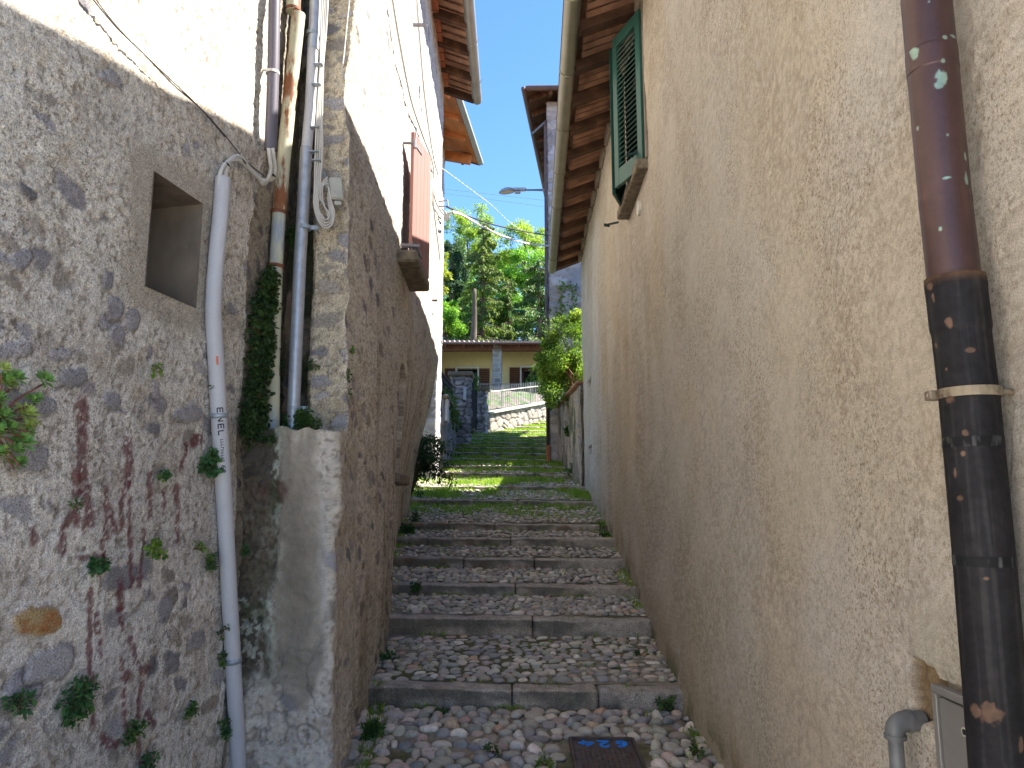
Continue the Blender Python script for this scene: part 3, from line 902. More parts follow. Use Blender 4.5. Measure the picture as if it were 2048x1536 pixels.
def build_house_b():
    root = thing('stone_house', 'tall rubble house left of the steps, sunlit at the top, with maroon shutter', 'house', (-1.063, 4.9, 0))
    # front strip with the recess, then the alley face
    fx = [(-1.80, 5.32), (-1.36, 5.30)]
    path = []
    for x in np.linspace(-1.80, -1.36, 40): path.append((x, 5.32, 0))
    for t in np.linspace(0, 1, 34)[1:]: path.append((-1.36 + 0.03 * t, 5.32 - 0.36 * t, 0))
    for x in np.linspace(-1.33, -1.132, 30)[1:]: path.append((x, 4.96 - 0.05 * (x + 1.33) / .2, 0))
    ys = np.unique(np.concatenate([np.linspace(4.915, BWIN[0], 90), np.linspace(BWIN[0], BWIN[1], 50), np.linspace(BWIN[1], B_END, 130)]))
    nf = len(path); n = nf + len(ys)
    zc = np.unique(np.concatenate([np.linspace(-0.2, BWIN[2], 330), np.linspace(BWIN[2], BWIN[3], 100), np.linspace(BWIN[3], 9.0, 240)]))
    nz = len(zc)
    px = np.array([p[0] for p in path]); py = np.array([p[1] for p in path])
    X = np.zeros((n, nz)); Y = np.zeros((n, nz))
    Z = np.broadcast_to(zc[None], X.shape)
    shift = (Bx(4.915, zc) - B_top(4.9))
    X[:nf] = px[:, None] + shift[None] * sstep(-1.36, -1.13, px)[:, None]
    Y[:nf] = py[:, None]
    Y[nf:] = ys[:, None]
    X[nf:] = Bx(ys[:, None], zc[None])
    wob = (fbm(zc * 2.3, zc * 0 + 2, 4, 88) - .5) * 0.13
    X[:nf] += wob[None] * sstep(-1.30, -1.13, px)[:, None]
    X[nf:] += wob[None] * np.exp(-(ys - 4.915) / .22)[:, None]
    pts0 = np.concatenate([np.stack([px, py], 1), np.stack([B_top(ys), ys], 1)])
    arc = np.concatenate([[0], np.cumsum(np.hypot(*np.diff(pts0, axis=0).T))])
    S = np.broadcast_to(arc[:, None], X.shape)
    front = np.zeros(X.shape, bool); front[:nf] = True
    # normals by path direction
    tx = np.gradient(pts0[:, 0]); ty = np.gradient(pts0[:, 1])
    L = np.hypot(tx, ty) + 1e-9
    nx, ny = ty / L, -tx / L
    k = np.ones(5) / 5
    nx = np.convolve(np.pad(nx, 2, 'edge'), k, 'valid'); ny = np.convolve(np.pad(ny, 2, 'edge'), k, 'valid')
    p = np.where(front, 0.75, 0.10 + 0.25 * sstep(6.2, 5.0, Y) * sstep(4.2, 3.0, Z) + 0.16 * sstep(2.2, 1.2, Z))
    pl = np.where(front[..., None], np.array((0.52, 0.445, 0.32)), np.array((0.64, 0.585, 0.50)))
    up = sstep(3.2, 4.6, Z)[..., None]
    pl = np.where(front[..., None], pl, pl * (1 - up) + np.array((0.45, 0.415, 0.36)) * up)  # plaster set darker up in the sun, paler below in shade
    d, c, st = rubble(S, Z, p, pl, seed=300, su=0.19, sv=0.11)
    # rain-washed dark streaks down the alley face
    stk = fbm(S * 3.2, Z * 0.35, 5, 71)
    c = mixc(c, c * np.array([0.70, 0.67, 0.63]), sstep(0.47, 0.66, stk) * sstep(4.2, 2.2, Z) * (~front) * 0.9)
    c = mixc(c, c * np.array([0.86, 0.76, 0.66]), sstep(0.5, 0.7, fbm(S * 2.1 + 5, Z * .8, 4, 72)) * sstep(2.8, 1.5, Z) * sstep(7.5, 9, Y) * 0.8)
    # recess colour darkened for its shade, with moss over it
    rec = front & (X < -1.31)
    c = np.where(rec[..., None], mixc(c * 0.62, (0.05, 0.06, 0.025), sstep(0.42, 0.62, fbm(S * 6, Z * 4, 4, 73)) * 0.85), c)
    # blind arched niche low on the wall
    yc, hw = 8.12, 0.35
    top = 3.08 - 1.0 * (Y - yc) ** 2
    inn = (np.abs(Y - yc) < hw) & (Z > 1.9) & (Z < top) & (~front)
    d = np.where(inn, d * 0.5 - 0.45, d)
    c = np.where(inn[..., None], c * np.array([.36, .32, .28]), c)  # shade inside the niche painted into the wall colour
    # broken wall end swells a little
    P3 = np.stack([X + nx[:, None] * d, Y + ny[:, None] * d, Z], -1)
    keep = np.ones((n - 1, nz - 1), bool)
    ya = np.concatenate([np.full(nf, -9.0), ys])
    keep &= ~((ya[:-1, None] >= BWIN[0] - 1e-6) & (ya[1:, None] <= BWIN[1] + 1e-6) & (zc[None, :-1] >= BWIN[2] - 1e-6) & (zc[None, 1:] <= BWIN[3] + 1e-6))
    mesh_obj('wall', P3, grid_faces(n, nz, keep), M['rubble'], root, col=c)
    mb = MB()
    mb.box((-3.6, 8.85, 4.4), (3.6, 6.8, 9.0))
    
    mb.build('inner_wall', M['dark'], root)
    # far end wall
    mb = MB()
    zz = np.linspace(0, 8.9, 30)
    xe = np.array([float(Bx(np.array(B_END), np.array(z))) - .012 for z in zz])
    V = [(x, B_END, z) for x, z in zip(xe, zz)] + [(-5.4, B_END, z) for z in zz]
    k = np.arange(29)
    mb.add(V, np.stack([k, k + 1, 31 + k, 30 + k], 1)); mb.build('end_wall', M['nicheplaster'], root)
    # window opening, sill, shutter
    y0, y1, z0, z1 = BWIN
    mb = MB()
    xo, xi = float(B_top(7.6)) + 0.004, float(B_top(7.6)) - 0.45
    f = [(xo, y0, z0), (xo, y1, z0), (xo, y1, z1), (xo, y0, z1)]; bk = [(xi, y, z) for (_, y, z) in f]
    mb.add(np.array(f + bk), np.array([[0, 1, 5, 4], [1, 2, 6, 5], [2, 3, 7, 6], [3, 0, 4, 7], [4, 5, 6, 7]]))
    win = mb.build('window', M['dark'], root)
    mb = MB(); mb.box((-1.07, 7.9, z0 - 0.12), (0.27, 1.12, 0.12), bevel=0.02)
    mb.build('sill', M['sillstone'], win)
    # shutter leaf swung a little out; planks, strap hinges, bolt
    hx, hy = -1.05, 7.64
    an = math.radians(10.5)
    dv = Vector((math.sin(an), math.cos(an), 0)); nv = Vector((math.cos(an), -math.sin(an), 0))
    R = Matrix((dv, -nv, Vector((0, 0, 1)))).transposed()
    sh = None
    mb = MB()
    wl_, hh, zb = 0.62, 1.43, z0 - 0.09
    for k in range(5):
        c0 = Vector((hx, hy, 0)) + dv * (wl_ * (k + .5) / 5)
        mb.box((c0.x, c0.y, zb + hh / 2), (wl_ / 5 - 0.003, 0.038, hh), R, bevel=0.004)
    sh = mb.build('shutter', M['maroon'], win)
    for zz, k in ((zb + hh - 0.13, -1), (zb + 0.16, 1)):
        mb = MB()
        c0 = Vector((hx, hy, zz)) + dv * 0.13 + nv * 0.024
        mb.box(c0, (0.26, 0.008, 0.035), R, bevel=0.002)
        c1 = Vector((hx, hy, zz - k * 0.06)) + dv * 0.035 + nv * 0.024
        mb.box(c1, (0.035, 0.0082, 0.20), R, bevel=0.002)
        a = Vector((hx, hy, zz)) + nv * 0.02
        mb.tube([a + Vector((0, 0, -.05)), a + Vector((0, 0, .05))], 0.014, 8)
        mb.beam(a, a + Vector((-0.14, 0, 0)), 0.02, 0.02)
        mb.build('hinge', M['iron'], sh)
    mb = MB()
    a = Vector((hx, hy - 0.05, z0 + 0.07)); mb.beam(a + Vector((-0.1, -.02, 0)), a + Vector((0.1, .02, 0)), 0.02, 0.03); mb.beam(a + Vector((.06, .0, 0)), a + dv * 0.26 + Vector((0.05, 0, -.05)), 0.012, 0.03)
    mb.build('latch', M['iron'], sh)
    mb = MB(); a = Vector((-0.95, y1 + 0.10, z0 - 0.16)); mb.beam(a, a + Vector((0.06, 0, 0)), 0.02, 0.02); mb.beam(a + Vector((.05, 0, .01)), a + Vector((0.05, 0, -.09)), 0.02, 0.02)
    mb.build('shutter_stay', M['iron'], win)
    # small stone sill of the niche
    mb = MB(); mb.box((-1.26, 8.15, 1.86), (0.26, 0.86, 0.11), bevel=0.02); mb.build('niche_sill', M['sillstone'], root)
    # eave: boards, rafters, gutter
    ye, ys_ = 12.62, -1.0
    xg, zg = -0.645, 8.58
    slope = math.tan(math.radians(20))
    roof = MB()
    xw = -1.25
    # board deck
    nb = 7
    for k in range(nb):
        xa = xw + (xg - 0.02 - xw) * k / nb; xb = xw + (xg - 0.02 - xw) * (k + 1) / nb
        za = zg + 0.10 + (xg - xa) * slope; zb_ = zg + 0.10 + (xg - xb) * slope
        roof.add(np.array([(xa + .003, ys_, za), (xb - .003, ys_, zb_), (xb - .003, ye, zb_), (xa + .003, ye, za), (xa + .003, ys_, za + .025), (xb - .003, ys_, zb_ + .025), (xb - .003, ye, zb_ + .025), (xa + .003, ye, za + .025)]),
                 np.array([[0, 3, 2, 1], [4, 5, 6, 7], [0, 1, 5, 4], [1, 2, 6, 5], [2, 3, 7, 6], [3, 0, 4, 7]]))
    rf = roof.build('roof', M['old_wood'], root)
    mb = MB()
    xa, xb = xg - 0.05, -6.0
    za, zb_ = zg + 0.135, zg + 0.135 + (xg - xb) * slope
    nt = 70
    for k in range(nt):
        y = ys_ + (ye + .03 - ys_) * (k + .5) / nt
        mb.tube([(xa + 0.1, y, za + 0.0), (xb, y, zb_ + 0.0)], 0.085, 8)
    mb.build('tiles', M['tile'], rf)
    for y in np.arange(ye - 0.06 - 0.72 * 17, ye, 0.72):
        m2 = MB()
        m2.beam((xw - 0.1, y, zg + 0.03 + (xg - xw + .1) * slope), (xg - 0.015, y, zg + 0.03 + 0.015 * slope), 0.10, 0.13, bevel=0.006)
        m2.build('rafter', M['old_wood'], rf)
    mb = MB()
    for (dx, dz) in ((0, 0),):
        pts = []
    th = np.linspace(PI, 2 * PI, 11)
    prof = [(xg + 0.03 + 0.085 * math.cos(t), zg + 0.06 + 0.085 * math.sin(t)) for t in th] + [(xg + 0.03 + 0.079 * math.cos(t), zg + 0.06 + 0.079 * math.sin(t)) for t in th[::-1]]
    V, n_ = [], len(prof)
    yy = [ys_, ye + 0.02]
    V = [(x, y, z) for y in yy for x, z in prof]
    F = np.array([[k, (k + 1) % n_, n_ + (k + 1) % n_, n_ + k] for k in range(n_)])
    mb.add(V, F)
    cap = [(xg + .03, ye + .02, zg + .06)] + [(x, ye + .02, z) for x, z in prof[:11]]
    mb.add(cap, np.array([[0, k, k + 1] for k in range(1, 11)]))
    for y in np.arange(0.5, ye, 1.15):
        pts = [(xg + 0.03 + 0.089 * math.cos(t), y, zg + 0.06 + 0.089 * math.sin(t)) for t in np.linspace(PI, 2 * PI, 9)]
        mb.tube(pts, 0.008, 6)
        mb.tube([pts[-1], (pts[-1][0] + .03, y, pts[-1][2] + .02)], 0.005, 5)
    g = mb.build('gutter', M['zinc'], root, smooth=False, recalc=True); smooth_by_angle(g, 40)
    # brick edge course under the roof
    mb = MB()
    for k in range(46):
        y = 12.28 - k * 0.262
        mb.box((-1.165 + RNG.normal(0, .01), y, 8.78), (0.16, 0.235, 0.055), bevel=0.006)
    mb.build('brick_course', M['brick'], root)
    return root
HB = build_house_b()

# ------------------------------------------------------------------ the rendered house on the right
DWIN = (7.0, 8.25, 4.88, 6.5)
D_END, D_START = 15.05, 0.55
DZ = 6.37
def XG(y): return 0.413 + 0.0287 * y

def build_house_d():
    root = thing('rendered_house', 'beige rendered house along the right of the steps with dark green shutters and wooden eaves', 'house', (1.203, 0, 0))
    us = np.linspace(0.66, 0.0935, 400)
    ys = 1.203 / (us - 0.0135) * 0.985
    ys = ys[(ys > 1.75) & (ys < D_END)]
    ys = np.unique(np.concatenate([np.linspace(D_START, 1.75, 60), ys, [DWIN[0], DWIN[1], D_END]]))
    zc = np.unique(np.concatenate([np.linspace(-0.3, 3.4, 420), np.linspace(3.4, DWIN[2], 110), np.linspace(DWIN[2], DWIN[3], 90), np.linspace(DWIN[3], 7.0, 25)]))
    Y, Z = np.meshgrid(ys, zc, indexing='ij')
    S = Y
    X = XD(Y)
    base = np.array((0.505, 0.465, 0.395))
    broad = fbm(S * 0.7, Z * 0.7, 5, 401)
    patch = 0.25 + 0.6 * sstep(0.36, 0.70, fbm(S * 1.5 + 3, Z * 1.2, 6, 402, .6))
    grain = fbm(S * 34, Z * 34, 4, 403)
    c = base * (0.90 + 0.20 * broad)[..., None]
    c = c * (0.88 + 0.24 * grain)[..., None]
    pit = sstep(0.50, 0.62, fbm(S * 58, Z * 58, 4, 404) * 0.78 + 0.22 * patch)
    pit2 = sstep(0.55, 0.66, fbm(S * 20, Z * 20, 5, 424) * 0.8 + 0.2 * patch)
    c = mixc(c, (0.215, 0.165, 0.11), np.clip(pit * (0.14 + 0.24 * patch) + pit2 * .06, 0, .8))
    warm = sstep(0.45, 0.7, fbm(S * 0.9 + 7, Z * 0.9, 4, 405))
    c = mixc(c, c * np.array([0.97, 0.90, 0.78]), warm * 0.6)
    pale = sstep(0.56, 0.70, fbm(S * 2.2 + 2, Z * 2.4, 5, 409))
    c = mixc(c, np.array((0.47, 0.44, 0.37)), pale * 0.45 * (1 - pit))
    stk = fbm(S * 2.2, Z * 0.22, 5, 406)
    far = sstep(4.5, 8.5, S)
    c = mixc(c, c * np.array([0.78, 0.74, 0.67]), sstep(0.46, 0.62, stk) * far * sstep(1.3, 2.6, Z) * 0.45)
    c = mixc(c, np.array((0.48, 0.43, 0.35)), sstep(11, 14.5, S) * 0.25)
    # damp and wear near the ground
    gy = np.array([gz(y) for y in ys])[:, None]
    hgt = Z - gy
    foot = sstep(0.55, 0.05, hgt + 0.35 * (fbm(S * 3, Z * 3, 4, 407) - .5))
    c = mixc(c, c * np.array([0.78, 0.74, 0.66]), foot * 0.8)
    ora = sstep(0.55, 0.68, fbm(S * 2.6 + 11, Z * 1.4, 4, 408)) * sstep(1.0, 0.3, hgt)
    c = mixc(c, (0.36, 0.25, 0.15), ora * 0.28)
    mossy = sstep(0.25, 0.0, hgt) * sstep(0.48, 0.6, fbm(S * 5, Z * 5, 3, 12))
    c = mixc(c, (0.07, 0.09, 0.035), mossy * 0.7)
    d = (grain - 0.5) * 0.003 - pit2 * 0.001 + (fbm(S * 6, Z * 6, 5, 410) - 0.5) * 0.008 + (fbm(S * 1.2, Z * 1.2, 3, 411) - 0.5) * 0.05 - pit * 0.0012
    rdg = np.clip(1 - np.abs(fbm(S * 2.4, Z * 3.2, 4, 412) - 0.5) / 0.02, 0, 1)
    d += rdg * 0.0015 * sstep(6, 3, S)
    # trowelled flat strip and its edge beside the down pipe
    e1 = hitD(2034, 820); e2 = hitD(2026, 1150)
    edge = np.interp(Z[0], [0, 0.9, e2.z, e1.z, e1.z + .25, 9], [e2.y - .02, e2.y + .03, e2.y, e1.y - 0.01, e1.y - .2, e1.y - .6])[None] + 0.02 * (fbm(Z * 7, Z * 0, 3, 3) - .5)
    sm = sstep(0.004, -0.004, Y - edge)
    c = mixc(c, np.array((0.43, 0.395, 0.33)) * (0.93 + .14 * grain)[..., None], sm * 0.9)
    d = d * (1 - 0.7 * sm) + sm * 0.014
    # smooth mortar above the meter box, broken hole beside it
    tl, ct, hb = hitD(1795, 1322), hitD(1868, 1366), hitD(1950, 1388)
    line = ct.z + 0.035 + (Y - ct.y) * 0.0
    hole_q = np.maximum(np.abs(Y - (ct.y + 0.07)) / 0.085, np.abs(Z - (ct.z - 0.05)) / 0.095) + 0.5 * (fbm(S * 22, Z * 22, 3, 14) - .5)
    hole = sstep(1.05, 0.9, hole_q)
    c = mixc(c, np.array((0.21, 0.15, 0.085)) * (0.55 + 0.9 * fbm(S * 60, Z * 60, 4, 15))[..., None], hole)
    d = d - hole * (0.03 + 0.02 * fbm(S * 30, Z * 30, 3, 16))
    sm2 = sstep(0.0, 0.02, Z - ct.z - .03) * sstep(0.30, 0.12, Z - ct.z) * sstep(ct.y + 0.14, ct.y + 0.04, Y)
    c = mixc(c, np.array((0.43, 0.40, 0.32)) * (0.93 + .14 * grain)[..., None], sm2 * 0.7)
    d = d * (1 - .5 * sm2) + sm2 * 0.006
    boxq = (np.abs(Y - (ct.y - 0.16)) < 0.17) & (Z < ct.z + 0.012)
    d = np.where(boxq, -0.035, d)
    # scar marks
    for (px, py, r) in ((1178, 765, .09), (1180, 900, .10)):
        h = hitD(px, py)
        m = sstep(1, .7, np.hypot((Y - h.y) / (r * 2.2), (Z - h.z) / r))
        c = mixc(c, (0.05, 0.04, 0.03), m); d = d - m * 0.08
    cl = hitD(1185, 940)
    conc = sstep(13.3, 13.9, Y) * sstep(2.9, 2.6, Z)
    c = mixc(c, np.array((0.36, 0.35, 0.33)) * (0.9 + .2 * grain)[..., None], conc * 0.35)
    P3 = np.stack([X - d, Y, Z], -1)
    keep = ~((ys[:-1, None] >= DWIN[0] - 1e-6) & (ys[1:, None] <= DWIN[1] + 1e-6) & (zc[None, :-1] >= DWIN[2] - 1e-6) & (zc[None, 1:] <= DWIN[3] + 1e-6))
    mesh_obj('wall', P3, grid_faces(len(ys), len(zc), keep)[:, ::-1], M['render'], root, col=c)
    mb = MB()
    mb.box((4.3, (D_START + D_END) / 2, 3.2), (5.2, D_END - D_START - 0.02, 6.9))
    mb.build('inner_wall', M['nicheplaster'], root)
    # end walls
    for y in (D_START, D_END):
        mb = MB(); mb.box((1.52 + 0.0135 * y, y - 0.0 if y < 5 else y - 0.03, 3.2), (0.56, 0.06, 6.9)); mb.build('end_wall', M['nicheplaster'], root)
    # window
    y0, y1, z0, z1 = DWIN
    xo = XD(7.6)
    mb = MB()
    f = [(xo - .004, y0, z0), (xo - .004, y1, z0), (xo - .004, y1, z1), (xo - .004, y0, z1)]; bk = [(xo + .35, y, z) for (_, y, z) in f]
    mb.add(np.array(f + bk), np.array([[0, 4, 5, 1], [1, 5, 6, 2], [2, 6, 7, 3], [3, 7, 4, 0], [4, 7, 6, 5]]))
    win = mb.build('window', M['dark'], root)
    mb = MB(); mb.box((xo - 0.02, (y0 + y1) / 2, z0 - 0.055), (0.20, y1 - y0 + 0.12, 0.10), bevel=0.012)
    mb.build('sill', M['sillstone'], win)
    mb = MB(); mb.box((xo - 0.012, y0 - 0.05, (z0 + z1) / 2 + .1), (0.03, 0.06, z1 - z0 + .2), bevel=0.004); mb.build('plaster_frame', M['nicheplaster'], win)
    def leaf_shutter(hinge, ang, wl_, name):
        dv = Vector((-math.sin(ang), math.cos(ang), 0)); nv = Vector((-abs(math.cos(ang)), -math.sin(ang), 0))
        R = Matrix((dv, nv, Vector((0, 0, 1)))).transposed()
        zb, hh, th = z0 - 0.06, 1.66, 0.042
        mb = MB()
        def at(u, z): return Vector(hinge) + dv * u + Vector((0, 0, z))
        for u in (0.045, wl_ - 0.045):
            mb.box(at(u, zb + hh / 2), (0.09, th, hh), R, bevel=0.004)
        for z, h in ((zb + 0.09, 0.18), (zb + hh - 0.06, 0.12)):
            mb.box(at(wl_ / 2, z), (wl_ - 0.18, th - 0.004, h), R, bevel=0.003)
        s_ = mb.build('shutter', M['green'], win)
        ml = MB()
        Rs = R.to_4x4() @ Matrix.Rotation(math.radians(-40), 4, 'X')
        nsl = 24
        for k in range(nsl):
            z = zb + 0.20 + (hh - 0.36) * (k + .5) / nsl
            ml.box(at(wl_ / 2, z), (wl_ - 0.175, 0.050, 0.008), Rs)
        ml.build('slats', M['green'], s_)
        return s_, dv, nv, zb
    s1_, dv, nv, zb = leaf_shutter((xo - 0.03, y0, 0), math.radians(20), 0.57, 'near')
    leaf_shutter((xo - 0.03, y1, 0), math.radians(180 - 20), 0.60, 'far')
    for (px, py) in ((1288, 303), (1236, 445)):
        h = hitD(px, py, 0.01)
        mb = MB()
        mb.beam(h + Vector((0.02, -0.02, 0)), h + Vector((-0.16, 0.04, -.02)), 0.02, 0.022)
        mb.beam(h + Vector((-0.15, 0.04, 0.0)), h + Vector((-0.15, 0.04, -0.1)), 0.024, 0.024)
        mb.beam(h + Vector((-0.17, 0.03, -0.02)), h + Vector((-0.10, 0.05, -0.02)), 0.02, 0.035)
        mb.build('shutter_stay', M['darkgreen'], win)
    h = hitD(1281, 416)
    mb = MB(); mb.tube([h + Vector((0.02, 0, 0)), h + Vector((-0.03, 0, 0))], 0.075, 20)
    v = mb.build('vent_cover', M['vent'], root)
    # eaves
    slope = math.tan(math.radians(21))
    ye, ys_ = D_END + 0.42, D_START - 0.4
    roof = MB(); nb = 6
    def strip(mb, fa, fb, ya, yb, off, th):
        """slab between two fractions from gutter (0) to wall (1) along the slope"""
        V = []
        for y in (ya, yb):
            for f_ in (fa, fb):
                w = XD(y) + 0.12 - XG(y)
                x = XG(y) + f_ * w
                V.append((x, y, DZ + off + f_ * w * slope))
        V = np.array(V); V2 = V + np.array([0, 0, th])
        mb.add(np.concatenate([V, V2]), np.array([[0, 1, 3, 2], [4, 6, 7, 5], [0, 2, 6, 4], [1, 5, 7, 3], [0, 4, 5, 1], [2, 3, 7, 6]]))
    for k in range(nb):
        strip(roof, k / nb + .006, (k + 1) / nb - .006, ys_, ye, 0.12, 0.025)
    rf = roof.build('roof', M['old_wood'], root, recalc=True)
    mb = MB()
    xb = 4.6
    for k in range(110):
        y = ys_ + (ye + .04 - ys_) * (k + .5) / 110
        mb.tube([(XG(y) + 0.12, y, DZ + 0.16 + .12 * slope), (xb, y, DZ + .16 + (xb - XG(y)) * slope)], 0.07, 8)
        mb.tube([(xb, y, DZ + .16 + (xb - XG(y)) * slope), (xb + 3.4, y, DZ + .16 + (xb - XG(y)) * slope - 3.4 * slope)], 0.07, 8)
    mb.build('tiles', M['tile'], rf)
    mb = MB()
    V = [(XD(ye) + .06, ye - .45, DZ + .42), (XD(ys_) + .06, ys_ + .45, DZ + .42), (4.6, ys_ + .45, DZ + 1.7), (4.6, ye - .45, DZ + 1.7), (7.0, ye - .45, DZ + .6), (7.0, ys_ + .45, DZ + .6)]
    V += [(x, y, DZ - .05) for x, y, z in V]
    mb.add(V, [np.array([[0, 1, 2, 3], [3, 2, 5, 4], [6, 9, 8, 7], [9, 10, 11, 8]])]); 
    for y, o in ((ye - .45, 0), (ys_ + .45, 1)):
        a = [(XD(y) + .06, y, DZ + .42), (4.6, y, DZ + 1.7), (7.0, y, DZ + .6), (7.0, y, DZ - .05), (XD(y) + .06, y, DZ - .05)]
        mb.add(a, [np.array([[0, 1, 3, 4]]), np.array([[1, 2, 3]])])
    mb.build('gable', M['nicheplaster'], root)
    for y in np.arange(7.27 - 0.73 * 9, ye, 0.73):
        m2 = MB()
        w = XD(y) + 0.15 - XG(y)
        m2.beam((XG(y) + 0.05, y, DZ + 0.055 + .05 * slope), (XG(y) + w, y, DZ + 0.055 + w * slope), 0.125, 0.13, bevel=0.008)
        m2.build('rafter', M['old_wood'], rf)
    mb = MB()
    for y in np.arange(7.27 - 0.73 * 9 + .36, ye, 0.73):
        mb.box((XD(y) - 0.02, y, DZ + .02 + (XD(y) - XG(y)) * slope), (0.06, 0.56, 0.22), bevel=0.02)
    mb.build('eave_mortar', M['nicheplaster'], root)
    # verge board at the far end
    mb = MB(); mb.beam((XG(ye) + .02, ye - .03, DZ + .07), (XD(ye) + .2, ye - .03, DZ + .07 + .75 * slope), 0.05, 0.12); mb.build('verge_board', M['old_wood'], rf)
    mb = MB()
    th = np.linspace(PI, 2 * PI, 11)
    def gut(r): return [(r * math.cos(t), r * math.sin(t)) for t in th]
    prof = gut(0.085) + gut(0.079)[::-1]
    n_ = len(prof)
    V = [(XG(y) - 0.02 + x, y, DZ + 0.06 + z) for y in (ys_, ye) for x, z in prof]
    mb.add(V, np.array([[k, (k + 1) % n_, n_ + (k + 1) % n_, n_ + k] for k in range(n_)]))
    mb.add([(XG(ye) - .02, ye, DZ + .06)] + [(XG(ye) - .02 + x, ye, DZ + .06 + z) for x, z in prof[:11]], np.array([[0, k, k + 1] for k in range(1, 11)]))
    for y in np.arange(1.4, ye, 1.32):
        mb.tube([(XG(y) - 0.02 + 0.089 * math.cos(t), y, DZ + 0.06 + 0.089 * math.sin(t)) for t in np.linspace(PI, 2 * PI, 9)], 0.008, 6)
    g = mb.build('gutter', M['olive_metal'], root, recalc=True); smooth_by_angle(g, 40)
    # dark metal drip edge above the gutter
    mb = MB(); mb.beam((XG(ys_) - .10, ys_, DZ + .075), (XG(ye) - .10, ye, DZ + .075), 0.02, 0.03); mb.build('drip_edge', M['brown_metal'], g)
    return root
HD = build_house_d()

# ------------------------------------------------------------------ concrete pier under the pipes
def build_pier():
    root_y = 4.46
    xa, xb = -1.60, -1.0
    zt = 2.03
    # path round left side, front, right side
    pts = [(xa, 5.2)]
    for y in np.linspace(5.2, root_y + .03, 24)[1:]: pts.append((xa, y))
    pts.append((xa + 0.01, root_y + .008))
    for x in np.linspace(xa + 0.03, xb - 0.05, 80): pts.append((x, root_y))
    [pts.append((xb - .05 + .05 * math.sin(a), root_y + .05 - .05 * math.cos(a))) for a in np.linspace(.3, 1.4, 6)]
    for t in np.linspace(0, 1, 60): pts.append((xb - .05 * t, root_y + 0.06 + 0.75 * t))
    pts = np.array(pts)
    arc = np.concatenate([[0], np.cumsum(np.hypot(*np.diff(pts, axis=0).T))])
    zc = np.linspace(-0.2, zt, 260)
    zc = np.concatenate([zc, [zt + .001]])
    S, Z = np.meshgrid(arc, zc, indexing='ij')
    X = np.repeat(pts[:, :1], len(zc), 1).copy(); Y = np.repeat(pts[:, 1:], len(zc), 1).copy()
    # the skirt widens toward the ground
    fl = sstep(1.2, 0.0, Z)
    frontx = sstep(xa + .2, xb, X)
    X += fl * frontx * 0.035; Y -= fl * 0.03
    tx, ty = np.gradient(pts[:, 0]), np.gradient(pts[:, 1]); L = np.hypot(tx, ty) + 1e-9
    nx, ny = (ty / L)[:, None], (-tx / L)[:, None]
    g = fbm(S * 40, Z * 40, 4, 501); b = fbm(S * 3.5, Z * 1.6, 5, 502)
    u = (X - xa) / (xb - xa)
    c = np.array((0.42, 0.37, 0.295)) * (0.30 + 1.05 * b)[..., None] * (0.80 + .40 * g)[..., None]
    sk = sstep(0.40, 0.56, fbm(S * 2.6, Z * 0.55, 5, 503))
    c = mixc(c, np.array((0.55, 0.52, 0.48)) * (0.88 + .24 * g)[..., None], sk * sstep(0.42, 0.72, u) * 0.75 * sstep(0.35, 0.7, Z))
    c = mixc(c, (0.17, 0.145, 0.11), sstep(0.40, 0.60, fbm(S * 5 + 4, Z * .8, 5, 504)) * sstep(0.25, .45, u) * sstep(.95, .6, u) * .75)
    # black algae, moss and pale lichen on the left half
    left = sstep(0.47, 0.36, u + 0.16 * (fbm(S * 5, Z * 3, 3, 7) - .5))
    c = mixc(c, np.array((0.06, 0.052, 0.038)) * (0.2 + 1.6 * b)[..., None], left * 0.94)
    lich = sstep(0.53, 0.57, fbm(S * 42, Z * 30, 4, 505, .6)) * sstep(0.40, 0.54, fbm(S * 5, Z * 2.2, 4, 506))
    c = mixc(c, (0.36, 0.37, 0.29), lich * sstep(0.58, 0.34, u) * sstep(0.15, 0.5, Z) * 0.9)
    band = np.exp(-((u - 0.40) / 0.05) ** 2) * sstep(0.4, .7, Z)
    c = mixc(c, (0.36, 0.38, 0.30), band * sstep(0.48, 0.54, fbm(S * 45, Z * 22, 4, 507, .6)) * .9)
    h = P(525, 985, root_y)
    m = sstep(1, .6, np.maximum(np.abs(X - h.x) / 0.15, np.abs(Z - h.z) / 0.075) + .9 * (fbm(S * 12, Z * 12, 3, 2) - .5))
    c = mixc(c, np.array((0.10, 0.05, 0.038)) * (0.4 + g)[..., None], m * 0.75)
    c = mixc(c, (0.04, 0.055, 0.02), sstep(0.5, 0.62, fbm(S * 4 + 8, Z * 5, 4, 508)) * left * .7)
    # rough broken foot with stones
    d2, c2, st = rubble(S, Z, np.full(S.shape, 0.3), np.broadcast_to(np.array((0.46, 0.41, 0.34)), S.shape + (3,)), seed=520)
    ft = sstep(0.62, 0.40, Z + 0.35 * (fbm(S * 4, Z * 3, 4, 509) - .5) + 0.25 * (u - .5))
    rt = sstep(0.80, 0.90, u + 0.5 * (fbm(S * 4, Z * 2.2, 5, 510) - .5))
    mk = np.clip(ft * 0.9 + rt, 0, 1)
    lm = left * (1 - ft)
    c = mixc(c, c2 * np.array((.26, .235, .19)), lm * sstep(.42, .55, fbm(S * 3, Z * 3, 4, 530)) * .8)
    c = mixc(c, c2, mk)
    d = (g - .5) * 0.010 + (b - .5) * 0.05 + (fbm(S * 9, Z * 9, 5, 511, .6) - .5) * .04
    crack = np.clip(1 - np.abs(fbm(S * 3, Z * 3, 4, 513) - 0.5) / 0.012, 0, 1) * sstep(1.2, .5, Z)
    d = d + lm * (d2 * 2.2 - .03 + .05 * (fbm(S * 5, Z * 4, 4, 531) - .5))
